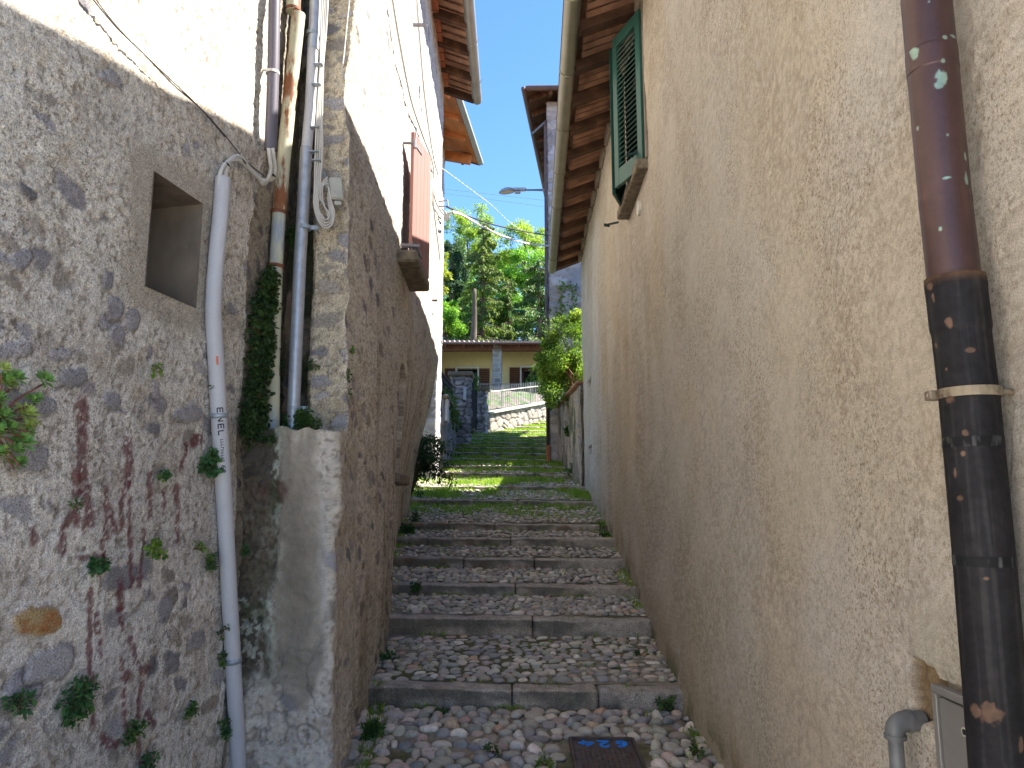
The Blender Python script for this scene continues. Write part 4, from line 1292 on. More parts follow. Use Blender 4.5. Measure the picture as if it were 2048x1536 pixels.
    d = d * (1 - mk) + d2 * (1 + ft) * mk + (ft + rt) * .05 * (fbm(S * 5, Z * 5, 4, 532) - .5) - crack * 0.01
    c = mixc(c, (0.08, .07, .055), crack * .6)
    top_ragged = 0.10 * (fbm(S * 6, Z * 0, 4, 514) - .5)
    Zs = Z + top_ragged * sstep(1.5, 2.0, Z)
    P3 = np.stack([X + nx * d, Y + ny * d, Zs], -1)
    V = P3.reshape(-1, 3); F = [grid_faces(len(pts), len(zc))]
    # top
    nt = len(pts); topi = np.arange(nt) * len(zc) + len(zc) - 1
    cen = len(V); V = np.concatenate([V, [[(xa + xb) / 2, 4.95, zt - .01]]]); c = np.concatenate([c.reshape(-1, 3), [[0.08, 0.08, 0.05]]])
    F.append(np.stack([topi[:-1], topi[1:], np.full(nt - 1, cen)], 1))
    o = mesh_obj('concrete_pier', V, F, M['concrete'], col=c, origin=(-1.3, root_y, 0))
    tag(o, 'waist-wide lichen-stained concrete pier with a flat top below the rusty and grey pipes', 'pier')
build_pier()

# ------------------------------------------------------------------ pipes and cables on the left
def lerp_pts(pts, n):
    """Catmull-Rom through the points"""
    pts = [Vector(p) for p in pts]
    q = [pts[0] * 2 - pts[1]] + pts + [pts[-1] * 2 - pts[-2]]
    out = []
    for i in range(1, len(q) - 2):
        for k in range(n):
            t = k / n
            a, b, c, d = q[i - 1], q[i], q[i + 1], q[i + 2]
            out.append(0.5 * ((2 * b) + (c - a) * t + (2 * a - 5 * b + 4 * c - d) * t * t + (3 * b - a - 3 * c + d) * t ** 3))
    out.append(pts[-1])
    return out

def ring_clamp(mb, c, axis, r, w=0.02, t=0.004, n=20):
    ax = Vector(axis).normalized()
    mb.tube([Vector(c) - ax * w / 2, Vector(c) - ax * w / 2 + ax * 0.0005, Vector(c) + ax * w / 2 - ax * 0.0005, Vector(c) + ax * w / 2], [r, r + t, r + t, r], n, caps=False)

def ribbon_on(mb, pts2, w, to3, lift=0.0):
    """brush stroke: flat ribbon along 2-D points, mapped to the surface by to3(u,v)"""
    pts2 = [Vector((a, b)) for a, b in pts2]
    V = []
    for i, p in enumerate(pts2):
        d = (pts2[min(i + 1, len(pts2) - 1)] - pts2[max(i - 1, 0)]).normalized()
        nn = Vector((-d.y, d.x)) * w / 2
        V.append(to3(*(p + nn))); V.append(to3(*(p - nn)))
    k = np.arange(len(pts2) - 1) * 2
    mb.add(np.array([v[:] for v in V]), np.stack([k, k + 1, k + 3, k + 2], 1))

# grey plastic conduit with its lettering
def build_conduit():
    pp = [(446, 356), (442, 420), (434, 500), (428, 580), (427, 640), (432, 720), (438, 830), (446, 960), (455, 1120), (466, 1320), (478, 1540), (484, 1640)]
    pts = [hitA(x, y, 0.05) for x, y in pp]
    c = thing('conduit', 'pale grey plastic cable conduit climbing the left house wall beside the concrete pier', 'conduit', pts[-1])
    R_ = 0.042
    mb = MB(); sm = lerp_pts(pts, 8)
    iseg = 4 * 8
    mb.tube(sm[:iseg + 1], R_ * 0.97, 20); mb.tube([sm[iseg] + Vector((0, -.004, 0.004))] + sm[iseg + 1:], R_, 20)
    t = mb.build('tube', M['pvc'], c, smooth=True); smooth_by_angle(t, 50)
    def at(py):
        k = min(range(len(sm)), key=lambda i: abs(proj(sm[i])[1] - py)); return k
    for py in (829, 1330):
        k = at(py); m2 = MB(); ax = sm[k + 1] - sm[k - 1]
        ring_clamp(m2, sm[k], ax, R_ + .001, 0.028, .003)
        m2.build('strap', M['strap'], c, smooth=True)
    k = at(709); ax = (sm[k + 1] - sm[k]).normalized()
    toC = (CAM - sm[k]); toC = (toC - ax * toC.dot(ax)).normalized(); side = ax.cross(toC)
    # lettering is laid round the tube
    def cyl(k0, u, v):
        """u metres down the tube from index k0, v metres round it"""
        rest, i = u, k0
        while i + 1 < len(sm) - 1 and rest > (sm[i + 1] - sm[i]).length:
            rest -= (sm[i + 1] - sm[i]).length; i += 1
        a = (sm[i + 1] - sm[i]).normalized()
        p = sm[i] + a * rest
        tc = CAM - p; tc = (tc - a * tc.dot(a)).normalized(); sd = a.cross(tc)
        th = v / R_ - 0.15
        return p + (tc * math.cos(th) + sd * math.sin(th)) * (R_ + 0.0012)
    k0 = at(819)
    mb = MB()
    H = 0.027; Wd = 0.026
    def L(strokes, u0, w=0.006, h=H, wd=Wd):
        for s in strokes:
            q = []
            for (a, b), (e, f) in zip(s[:-1], s[1:]):
                for t in np.linspace(0, 1, 5): q.append((u0 + (a + (e - a) * t) * wd, -h / 2 + (b + (f - b) * t) * h))
            ribbon_on(mb, q, w, lambda u, v: cyl(k0, u, VSIGN * v))
    E = [[(0, 0), (0, 1)], [(0, 1), (.9, 1)], [(0, .5), (.8, .5)], [(0, 0), (.9, 0)]]
    Nn = [[(0, 0), (0, 1)], [(0, 1), (.9, 0)], [(.9, 0), (.9, 1)]]
    Ll = [[(0, 1), (0, 0)], [(0, 0), (.9, 0)]]
    u = 0.0
    L(E, 0.0); L(Nn, 0.045); L(E, 0.085); L(Ll, 0.12)
    # the smaller worn print: unreadable strokes, then 68
    x = 0.165
    r2 = random.Random(4)
    for q in range(9):
        L([[(0, 0), (0, .9)], [(0, .9 * r2.random()), (.8, .9 * r2.random())]], x, 0.0028, 0.018, 0.011); x += 0.014
    x += .012
    six = [[(.8, 1), (.1, .75), (0, .2), (.4, 0), (.8, .2), (.6, .5), (.1, .4)]]
    eight = [[(.4, .5), (0, .75), (.4, 1), (.8, .75), (.4, .5), (0, .25), (.4, 0), (.8, .25), (.4, .5)]]
    L(six, x, .004, .02, .018); L(eight, x + .024, .004, .02, .018)
    mb.build('lettering', M['ink'], c)
    mb = MB(); ribbon_on(mb, [(-0.02, 0), (0.0, 0.0), (0.025, 0)], 0.011, lambda u, v: cyl(at(709), u + .03, v)); mb.build('paint_mark', M['redmark'], c)
    # twin cables looping out of its top to the dark conduit
    cb = thing('cable_loop', 'pair of pale cables looping from the grey plastic conduit to the dark conduit', 'cable', pts[0])
    base = [(444, 372, .05), (446, 345, .05), (458, 321, .055), (478, 317, .055), (494, 332, .05), (512, 350, .05), (526, 364, .06), (540, 358, .11), (546, 340, .14), (544, 318, .15), (541, 296, .15)]
    for k, off in enumerate((-5, 5)):
        p3 = []
        for i, (x, y, o) in enumerate(base):
            nx_, ny_ = (off, 0) if i < 2 else ((off * .7, off * .6) if i < 6 else (off * .3, off * 0.8) if i < 7 else (-off * .8, 0))
            p3.append(hitA(x + nx_, y + ny_ * (1 if i >= 4 else -1), o))
        m2 = MB(); m2.tube(lerp_pts(p3, 6), 0.012, 8); m2.build('cable', M['cable'], cb, smooth=True)
    for (x, y) in ((453, 327), (486, 322), (527, 362), (545, 349)):
        m2 = MB(); h = hitA(x, y, 0.055 if x < 540 else .13); m2.box(h, (0.034, 0.034, 0.008), Matrix.Rotation(0.6, 4, 'Y'), bevel=.002); m2.build('cable_tie', M['blackcable'], cb)

VSIGN = -1
def proj(p):
    d = Vector(p) - CAM
    c, s = math.cos(PITCH), math.sin(PITCH)
    dep = d.y * c + d.z * s; v = -d.y * s + d.z * c
    return (1024 + FPX * d.x / dep, 768 - FPX * v / dep)
build_conduit()

def pipe_px(pp, y0, y1=None):
    n = len(pp)
    return [P(x, y, y0 + ((y1 or y0) - y0) * i / (n - 1)) for i, (x, y) in enumerate(pp)]

# dark conduit at the top left
pts = pipe_px([(550, -60), (548, 60), (546, 160), (543, 240), (541, 300)], 4.36, 4.36)
o = thing('conduit', 'slim dark purple conduit ending above the cable loop, left of the rusty pipe', 'conduit', pts[-1])
mb = MB(); mb.tube(lerp_pts(pts, 4), 0.036, 16); t = mb.build('tube', M['darkpipe'], o); smooth_by_angle(t, 50)
mb = MB(); ring_clamp(mb, P(545, 146, 4.36), (0, 0, 1), 0.037, .018, .005); mb.tube([P(535, 142, 4.38), P(522, 138, 4.42)], .007, 6); mb.build('strap', M['cable'], o)

# rusted down pipe in three lengths
o = thing('downpipe', 'rusty cream metal downpipe standing on the concrete pier, between dark and galvanised pipes', 'downpipe', P(545, 866, 4.72))
for nm, pp, r, m_ in (('pipe_section', [(589, -70), (586, 24)], 0.049, 'rustpipe'), ('pipe_section', [(597, 28), (581, 180), (566, 330), (558, 428)], 0.045, 'rustpipe'), ('pipe_section', [(558, 428), (552, 530), (547, 700), (544, 760)], 0.042, 'creampipe'), ('pipe_section', [(545, 752), (544, 868)], 0.046, 'creampipe')):
    mb = MB(); p_ = pipe_px(pp, 4.72, 4.72)
    mb.tube(p_, r, 20, caps=True); t = mb.build(nm, M[m_], o); smooth_by_angle(t, 50)
    m2 = MB(); ax = p_[0] - p_[1]; ring_clamp(m2, p_[-1] + ax.normalized() * .012, ax, r, .02, .004); t = m2.build('pipe_collar', M['rust'] if m_ == 'rustpipe' else M['creampipe'], o); smooth_by_angle(t, 50)
for (x, y) in ((557, 425), (551, 533)):
    mb = MB(); h = P(x, y, 4.72); ring_clamp(mb, h, (0.03, 0, 1), 0.047, .022, .006); mb.beam(h + Vector((-.04, .02, 0)), h + Vector((-.17, .16, -.02)), .008, .025); mb.build('bracket', M['rust'], o)

# galvanised pipe with cable bundle and box
o = thing('downpipe', 'straight galvanised steel pipe with cables tied along it, standing on the concrete pier', 'downpipe', P(586, 864, 4.80))
for pp, r, m_ in (([(634, -70), (629, 60), (626, 100)], 0.040, 'galv'), ([(626, 95), (620, 220), (613, 300)], 0.036, 'pvc'), ([(613, 296), (600, 520), (592, 700), (585, 865)], 0.040, 'galv')):
    mb = MB(); mb.tube(pipe_px(pp, 4.80), r, 20); t = mb.build('pipe_section', M[m_], o); smooth_by_angle(t, 50)
for (x, y) in ((627, 68), (609, 455), (588, 817)):
    mb = MB(); h = P(x, y, 4.80); ring_clamp(mb, h, (0.03, 0, 1), 0.0405, .026, .004); mb.box(h + Vector((.062, .0, 0)), (.05, .006, .03), bevel=.002); mb.tube([h + Vector((.07, -.01, 0)), h + Vector((.07, .1, 0))], .006, 6); mb.build('clamp', M['strap'], o)
cab = thing('cable_bundle', 'bundle of thin pale cables tied beside the galvanised pipe, coiled under the junction box', 'cable', P(650, 455, 4.75))
for k in range(4):
    off = k * 3.2
    pp = [(646 + off * 1.3, -60), (642 + off, 60), (637 + off * .6 + 3, 130), (634 + off, 220), (631 + off * 1.4, 300), (629 + off, 380), (628 + off * .8, 410), (636 + off * .5, 440 - off), (650, 456 - off * 1.6), (664 - off * .3, 448 - off * 1.5), (668 - off * .8, 425), (662 - off * .5, 400), (657, 375 + off)]
    mb = MB(); mb.tube(lerp_pts([P(x, y, 4.76 + .006 * k) for x, y in pp], 6), 0.0062 if k < 3 else .0085, 6); mb.build('cable', M['cable'], cab, smooth=True)
for k in range(3):
    pp = [(655, 366 - 6 * k), (646 - 3 * k, 372), (645 - 3 * k, 395), (650, 415), (660 - 2 * k, 428 + 3 * k), (652, 440), (640, 425)]
    mb = MB(); mb.tube(lerp_pts([P(x, y, 4.74 + .005 * k) for x, y in pp], 6), 0.0045, 6); mb.build('cable', M['cable'], cab, smooth=True)
for (x, y) in ((640, 130), (636, 170), (633, 256), (631, 305), (636, 322)):
    mb = MB(); mb.box(P(x - 3, y, 4.76), (0.06, 0.05, .008), bevel=.002); mb.build('cable_tie', M['strap'], cab)
jb = thing('junction_box', 'small grey-green plastic junction box fixed to the stone corner beside the cable coil', 'junction box', P(670, 385, 4.84))
R = Matrix.Rotation(math.radians(-8), 4, 'Y') @ Matrix.Rotation(math.radians(28), 4, 'Z')
mb = MB(); mb.box(P(671, 380, 4.80), (0.085, 0.075, 0.155), R, bevel=.010); mb.build('housing', M['box'], jb)
for q_, s_ in ((P(656, 372, 4.80), (0.05, 0.06, 0.05)), (P(674, 408, 4.80), (0.05, 0.05, 0.03))):
    mb = MB(); mb.box(q_, s_, R, bevel=.006); mb.build('cable_gland', M['box'], jb)
mb = MB(); mb.beam(P(640, 335, 4.86), P(658, 366, 4.82), .03, .012); mb.build('bracket', M['strap'], jb)
mb = MB(); a = P(676, 352, 4.80)
mb.tube([a + Vector((0.016 * math.cos(t), 0, 0.016 * math.sin(t))) for t in np.linspace(0.6, 2 * PI, 12)], .006, 6); mb.build('hook', M['strap'], jb, smooth=True)

# thin wires pinned to the two left houses
wr = thing('wall_wire', 'thin dark wire running diagonally down the left house wall to the cable loop', 'wire', hitA(440, 260, 0.03))
mb = MB(); mb.tube(lerp_pts([hitA(x, y, 0.028) for x, y in ((165, -30), (192, 6), (236, 58), (290, 110), (345, 168), (398, 214), (445, 265), (490, 320), (528, 352))], 6), .0036, 6)
mb.tube(lerp_pts([hitA(x, y, 0.03) for x, y in ((172, -30), (200, 10), (240, 60), (296, 116), (340, 158), (400, 216), (450, 274))], 6), .003, 6); mb.build('strand', M['oldwire'], wr, smooth=True)
wr = thing('wall_cable', 'pale grey cables running down the sunlit rubble wall to the bracket behind the maroon shutter', 'cable', hitB(880, 430, .1))
for pts_ in (((780, -30), (800, 90), (822, 200), (845, 270), (866, 330), (868, 390), (880, 420), (893, 434)), ((832, -30), (838, 60), (850, 200), (866, 310), (876, 350)), ((868, 345), (866, 400), (874, 470), (880, 520))):
    mb = MB(); mb.tube(lerp_pts([hitB(x, y, .05) for x, y in pts_], 6), .011, 6); mb.build('strand', M['cable'], wr, smooth=True)
wr = thing('hanging_wire', 'thin wire hanging down the middle of the sunlit rubble wall', 'wire', hitB(680, 150, .03))
mb = MB(); mb.tube(lerp_pts([hitB(x, y, .03) for x, y in ((702, -30), (694, 50), (688, 110), (683, 150))], 5), .004, 5); mb.build('strand', M['cable'], wr, smooth=True)
hk = thing('wall_hook', 'iron bracket on the sunlit rubble wall just under the roof eave', 'hook', hitB(830, 50, .1))
mb = MB(); h = hitB(826, 50, .02); mb.beam(h, h + Vector((.16, 0, 0)), .03, .03); mb.beam(h + Vector((.15, 0, .03)), h + Vector((.15, 0, -.06)), .03, .03); mb.build('bar', M['iron'], hk)

# ------------------------------------------------------------------ right-hand down pipe, gas pipe, meter box
def build_downpipe():
    pp = [(1846, -120), (1852, 0), (1871, 200), (1890, 400), (1908, 560)]
    top = [hitD(x, y, 0.105) for x, y in pp]
    bot = [hitD(x, y, 0.105) for x, y in ((1909, 556), (1938, 800), (1967, 1110), (2002, 1540), (2012, 1700))]
    ym = sum(p.y for p in top + bot) / (len(top) + len(bot))
    o = thing('downpipe', 'thick downpipe on the right wall, brown copper above and chipped black iron below', 'downpipe', bot[-1])
    def pipe(pts, r, mat_, name, painter, n=150, m=520):
        pts = [Vector(p) for p in pts]
        q = []
        d = np.concatenate([[0], np.cumsum([(b - a).length for a, b in zip(pts[:-1], pts[1:])])])
        L = d[-1]
        us = np.linspace(0, L, m)
        C_ = np.stack([np.interp(us, d, [p[k] for p in pts]) for k in range(3)], 1)
        th = np.linspace(0, 2 * PI, n + 1)[:-1]
        U, T = np.meshgrid(us, th, indexing='ij')
        rr, col = painter(U, T, L)
        # angle 0 looks at the camera
        tc = np.array((CAM - pts[len(pts) // 2]).normalized()); tc[2] = 0; tc /= np.linalg.norm(tc)
        sd = np.cross((0, 0, 1), tc)
        V = C_[:, None] + (tc[None, None] * np.cos(T)[..., None] + sd[None, None] * np.sin(T)[..., None]) * (r * rr)[..., None]
        k = np.arange(n); k2 = (k + 1) % n
        F = np.concatenate([np.stack([i * n + k, (i + 1) * n + k, (i + 1) * n + k2, i * n + k2], 1) for i in range(m - 1)])
        return mesh_obj(name, V, F[:, ::-1], mat_, o, col=col, recalc=False)
    def spots(c, U, T, r, lst, col):
        for (u, t, su, st, seed) in lst:
            q = np.hypot((U - u) / su, (np.angle(np.exp(1j * (T - t)))) * r / st) + (fbm(U * 60, T * 5, 3, seed) - .5) * 1.1
            c = mixc(c, np.array(col) * (0.7 + .6 * fbm(U * 40, T * 4, 3, seed + 1))[..., None], sstep(1.15, 0.72, q))
        return c
    R1, R2 = 0.0615, 0.066
    def uat(pts, py):
        best, bu, acc = 1e9, 0, 0
        for a, b in zip(pts[:-1], pts[1:]):
            for t in np.linspace(0, 1, 40):
                e = abs(proj(a + (b - a) * t)[1] - py)
                if e < best: best, bu = e, acc + (b - a).length * t
            acc += (b - a).length
        return bu
    def ang(dx): return math.asin(max(-.98, min(.98, dx)))
    def paint_cu(U, T, L):
        c = np.broadcast_to(np.array((0.098, 0.052, 0.043)), U.shape + (3,)).copy()
        c = mixc(c, (0.062, 0.034, 0.035), sstep(0.45, .6, fbm(U * 3, np.cos(T) * 2, 4, 3)) * .7)
        gl = []
        for (px, py, a, b) in ((1832, 115, .018, .012), (1889, 100, .006, .006), (1905, 97, .004, .012), (1886, 150, .006, .006), (1884, 178, .022, .013), (1880, 195, .010, .012), (1840, 262, .006, .004), (1928, 375, .018, .006), (1895, 290, .004, .003), (1884, 470, .005, .003), (1895, 375, .003, .01), (1926, 330, .012, .004), (1860, 30, .003, .003)):
            u = uat(top, py); k = int(np.argmin([abs(p[1] - py) for p in pp])); cx = np.interp(py, [p[1] for p in pp], [p[0] for p in pp])
            gl.append((u, ang((px - cx) / 49), a, b, int(px)))
        c = spots(c, U, T, R1, gl, (0.24, 0.34, 0.27))
        dent = 1 + 0.008 * (fbm(U * 4, np.cos(T) * 2, 3, 9) - .5)
        u0 = uat(top, 125)
        dent = dent + 0.025 * (np.abs(U - u0) < .03) + 0.012 * np.exp(-((U - uat(top, 405)) / 0.012) ** 2)
        return dent, c
    pipe(top, R1, M['copper'], 'copper_pipe', paint_cu)
    bp = [(1909, 556), (1938, 800), (1967, 1110), (2002, 1540)]
    def paint_fe(U, T, L):
        c = np.broadcast_to(np.array((0.017, 0.016, 0.017)), U.shape + (3,)).copy()
        c = mixc(c, (0.036, 0.034, 0.033), sstep(0.52, .72, fbm(U * 2.2, np.sin(T) * 7, 5, 3)) * .7)
        c = mixc(c, (0.10, 0.055, 0.03), sstep(0.03, 0.0, U) * .8)
        ch = []
        for (px, py, a, b) in ((1903, 655, .012, .008), (1880, 690, .007, .006), (1941, 713, .006, .012), (1900, 745, .004, .003), (1905, 800, .014, .012), (1934, 868, .010, .008), (1931, 912, .007, .006), (1918, 945, .012, .004), (1927, 998, .005, .007), (1972, 1156, .004, .005), (1985, 1418, .024, .024), (1960, 1412, .014, .012), (2030, 1470, .018, .006), (1876, 600, .012, .004), (1870, 575, .010, .010)):
            cx = np.interp(py, [p[1] for p in bp], [p[0] for p in bp])
            ch.append((uat(bot, py), ang((px - cx) / 52), a, b, int(px)))
        c = spots(c, U, T, R2, ch, (0.14, 0.085, 0.058))
        for py in (886, 1118):
            u = uat(bot, py); b = sstep(.013, .011, np.abs(U - u))
            c = mixc(c, mixc(np.broadcast_to(np.array((0.012, .012, .012)), c.shape), (0.08, 0.08, 0.078), sstep(0.55, 0.75, fbm(T * 6, U * 20, 4, 17))), b)
        s = 1 + 0.05 * sstep(0.15, 0.13, U) + 0.015 * (np.abs(U - 0.02) < .012)
        for py in (886, 1118):
            s = s + 0.012 * sstep(.016, .010, np.abs(U - uat(bot, py)))
        return s, c
    pipe(bot, R2, M['castiron'], 'iron_pipe', paint_fe, m=620)
    h = hitD(1938, 787, 0.105)
    mb = MB(); ring_clamp(mb, h, (0, 0, 1), R2 + .001, .024, .004, 28)
    e = h + Vector((-.02, .10, 0)) * .0
    tcv = (CAM - h); tcv.z = 0; tcv.normalize(); sd = Vector((0, 0, 1)).cross(tcv)
    mb.box(h + sd * -(R2 + .012), (0.03, .03, .024), bevel=.003)
    mb.tube([h + sd * -(R2 + .02) + tcv * .012, h + sd * -(R2 + .02) - tcv * .02], .007, 8)
    mb.tube([h + sd * (R2), h + Vector((.105, 0, 0)) + sd * .03], .008, 8)
    mb.build('pipe_clamp', mat('worn_clamp', (0.27, 0.22, 0.15), .6, metal=.3, var=.25, vscale=30, col2=(.13, .09, .06), c2scale=20, bump=.2), o)
build_downpipe()

def build_meter():
    tl, bl = hitD(1868, 1366, .012), hitD(1882, 1560, .012)
    o = thing('meter_box', 'grey steel meter cabinet set into the right wall behind the black pipe, with lock hole', 'meter box', (tl.x, tl.y, bl.z))
    y0, zt = tl.y, tl.z
    wdt, hgt = 0.30, 0.62
    x = XD(y0 - .15) - 0.006
    mb = MB()
    mb.box((x, y0 - wdt / 2, zt - 0.012), (0.03, wdt, 0.022), bevel=.002); mb.box((x, y0 - 0.012, zt - hgt / 2 - .024), (0.03, 0.024, hgt), bevel=.002); mb.box((x, y0 - wdt + .012, zt - hgt / 2 - .024), (0.03, 0.024, hgt), bevel=.002)
    mb.build('frame', M['cabinet'], o)
    mb = MB(); mb.box((x + .003, y0 - wdt / 2, zt - hgt / 2 - .03), (0.022, wdt - .054, hgt - .004), bevel=.003); d = mb.build('door', M['cabinet'], o)
    h = hitD(1931, 1464, .014)
    mb = MB(); mb.tube([h + Vector((.01, 0, 0)), h + Vector((-.004, 0, 0))], .008, 12); mb.build('lock', M['dark'], d)
    mb = MB(); ring_clamp(mb, h + Vector((-.001, 0.003, -.001)), (1, 0, 0), .008, .006, .004, 14); mb.build('lock_ring', M['vent'], d)
build_meter()

def build_gas():
    a = hitD(1842, 1432, -0.05); b = hitD(1815, 1432, 0.06); c = hitD(1822, 1560, 0.06)
    o = thing('gas_pipe', 'grey gas pipe with rounded elbow in the right wall beside the meter cabinet', 'pipe', c)
    b.z = a.z; b.y = (a.y + b.y) / 2 + .015; a.y = b.y
    dn = Vector((c.x - b.x, 0, 0))
    r = 0.0225
    mb = MB(); mb.tube([Vector((b.x, b.y, b.z - .03)), Vector((b.x, b.y, b.z - 0.75))], r, 18); t = mb.build('tube', M['greypipe'], o); smooth_by_angle(t, 50)
    mb = MB()
    R_ = 0.035
    path = [Vector((b.x + .09, b.y, b.z))] + [Vector((b.x + R_ - R_ * math.sin(t), b.y, b.z - R_ + R_ * math.cos(t))) for t in np.linspace(0, PI / 2, 9)] + [Vector((b.x, b.y, b.z - .05))]
    mb.tube(path, r * 1.32, 18); ring_clamp(mb, Vector((b.x, b.y, b.z - .045)), (0, 0, 1), r * 1.3, .014, .004); ring_clamp(mb, Vector((b.x + .045, b.y, b.z)), (1, 0, 0), r * 1.3, .014, .004)
    t = mb.build('elbow', M['greypipe'], o); smooth_by_angle(t, 50)
build_gas()

# ------------------------------------------------------------------ manhole cover with painted number
def build_manhole():
    x0, x1, y0, y1 = MH
    def gp(u, v, lift=0.0):     # u to the right, v away from the viewer, 0..1
        X = x0 + (x1 - x0) * u; Y = y0 + (y1 - y0) * v + SKEW * 0
        return Vector((X, Y, float(tread_z(np.array(X), np.array(Y), -1)) + 0.004 + lift))
    o = thing('manhole_cover', 'rusty square iron manhole cover among the cobbles with blue painted numbers', 'manhole cover', gp(.5, .5))
    mb = MB()
    k = .04
    for (a, b) in (((0, 0), (1, 0)), ((1, 0), (1, 1)), ((1, 1), (0, 1)), ((0, 1), (0, 0))):
        mb.beam(gp(*a), gp(*b), 0.022, 0.03, bevel=.003)
    mb.build('frame', M['manhole'], o)
    mb = MB()
    n = 44
    xs = np.linspace(.03, .97, 150)
    U, Vv = np.meshgrid(xs, xs, indexing='ij')
    X = x0 + (x1 - x0) * U; Y = y0 + (y1 - y0) * Vv
    # raised tear-drop tread
    su, sv = U * 13, Vv * 13
    iu, iv = np.floor(su), np.floor(sv); fu, fv = su - iu - .5, sv - iv - .5
    par = ((iu + iv) % 2) * 2 - 1
    a = (fu + fv * par) * .707; b = (fv - fu * par) * .707
    bump_ = sstep(1.0, 0.5, np.hypot(a / 0.42, b / 0.13))
    inn = sstep(.05, .1, U) * sstep(.95, .9, U) * sstep(.72, .66, Vv) * sstep(.03, .08, Vv)
    Z = tread_z(X, Y, -1) + 0.004 + 0.0045 * bump_ * inn - 0.004 * (np.hypot((U - .52) / .09, (Vv - .62) / .03) < 1)
    pl = mesh_obj('plate', np.stack([X, Y, Z], -1), grid_faces(150, 150), M['manhole'], o)
    mb = MB()
    def dig(pl_, cx, cy, w, h, sw):
        q = []
        for (a, b), (e, f) in zip(pl_[:-1], pl_[1:]):
            for t in np.linspace(0, 1, 7): q.append((cx + (.5 - (a + (e - a) * t)) * w, cy + (.5 - (b + (f - b) * t)) * h))
        # turned half round: read from the far side
        r_ = random.Random(int(cx * 999))
        for s in (-1, 0, 1):
            ribbon_on(mb, [(u + r_.uniform(-.006, .006), v + s * sw * .28) for u, v in q], sw * .8, lambda u, v: gp(u, v, .0032 + .0004 * s))
    six = [(.85, .95), (.45, .85), (.15, .55), (.15, .2), (.45, 0), (.8, .1), (.85, .35), (.5, .5), (.2, .35)]
    two = [(.1, .75), (.35, 1), (.75, .9), (.8, .6), (.4, .3), (.1, .05), (.5, .08), (1.0, .05)]
    four = [(.55, 1), (.3, .7), (.05, .4), (.5, .42), (1.05, .45)]
    four2 = [(.75, .8), (.72, .4), (.7, .0)]
    dig(six, .80, .83, .20, .20, .045); dig(two, .52, .83, .20, .20, .045); dig(four, .25, .85, .24, .18, .045); dig(four2, .25, .85, .24, .18, .045)
    mb.build('painted_number', M['blue'], o)
build_manhole()

# ------------------------------------------------------------------ dressed masonry helper
def masonry(s, z, seed, su=0.34, sv=0.20, cols=((0.30, 0.29, 0.30), (0.25, 0.245, 0.25), (0.36, 0.34, 0.33), (0.29, 0.26, 0.23)), mortar=(0.33, 0.31, 0.28), joint=0.09, coursed=0.6, relief=0.03):
    w1 = fbm(s * 2.2, z * 2.2, 3, seed + 1) - .5; w2 = fbm(s * 2.2 + 9, z * 2.2, 3, seed + 2) - .5
    f1, f2, idv = worley(s / su + w1 * .8, z / sv + w2 * .6, seed, jit=1 - coursed * .5)
    e = f2 - f1
    m = sstep(joint * .5, joint * 1.6, e + (fbm(s * 14, z * 14, 3, seed + 3) - .5) * .12)
    cols = np.array(cols)
    c = cols[(rnd(idv, 3) * len(cols)).astype(int) % len(cols)] * (0.75 + .5 * rnd(idv, 4))[..., None]
    g = fbm(s * 12, z * 12, 4, seed + 5)
    c = c * (0.75 + .5 * g)[..., None]
    c = mixc(np.asarray(mortar) * (0.7 + .6 * fbm(s * 3, z * 3, 4, seed + 7))[..., None], c, m)
    d = m * relief * (0.5 + rnd(idv, 5)) + (g - .5) * relief * .6 + (fbm(s * 4, z * 4, 3, seed + 8) - .5) * relief
    return d, c

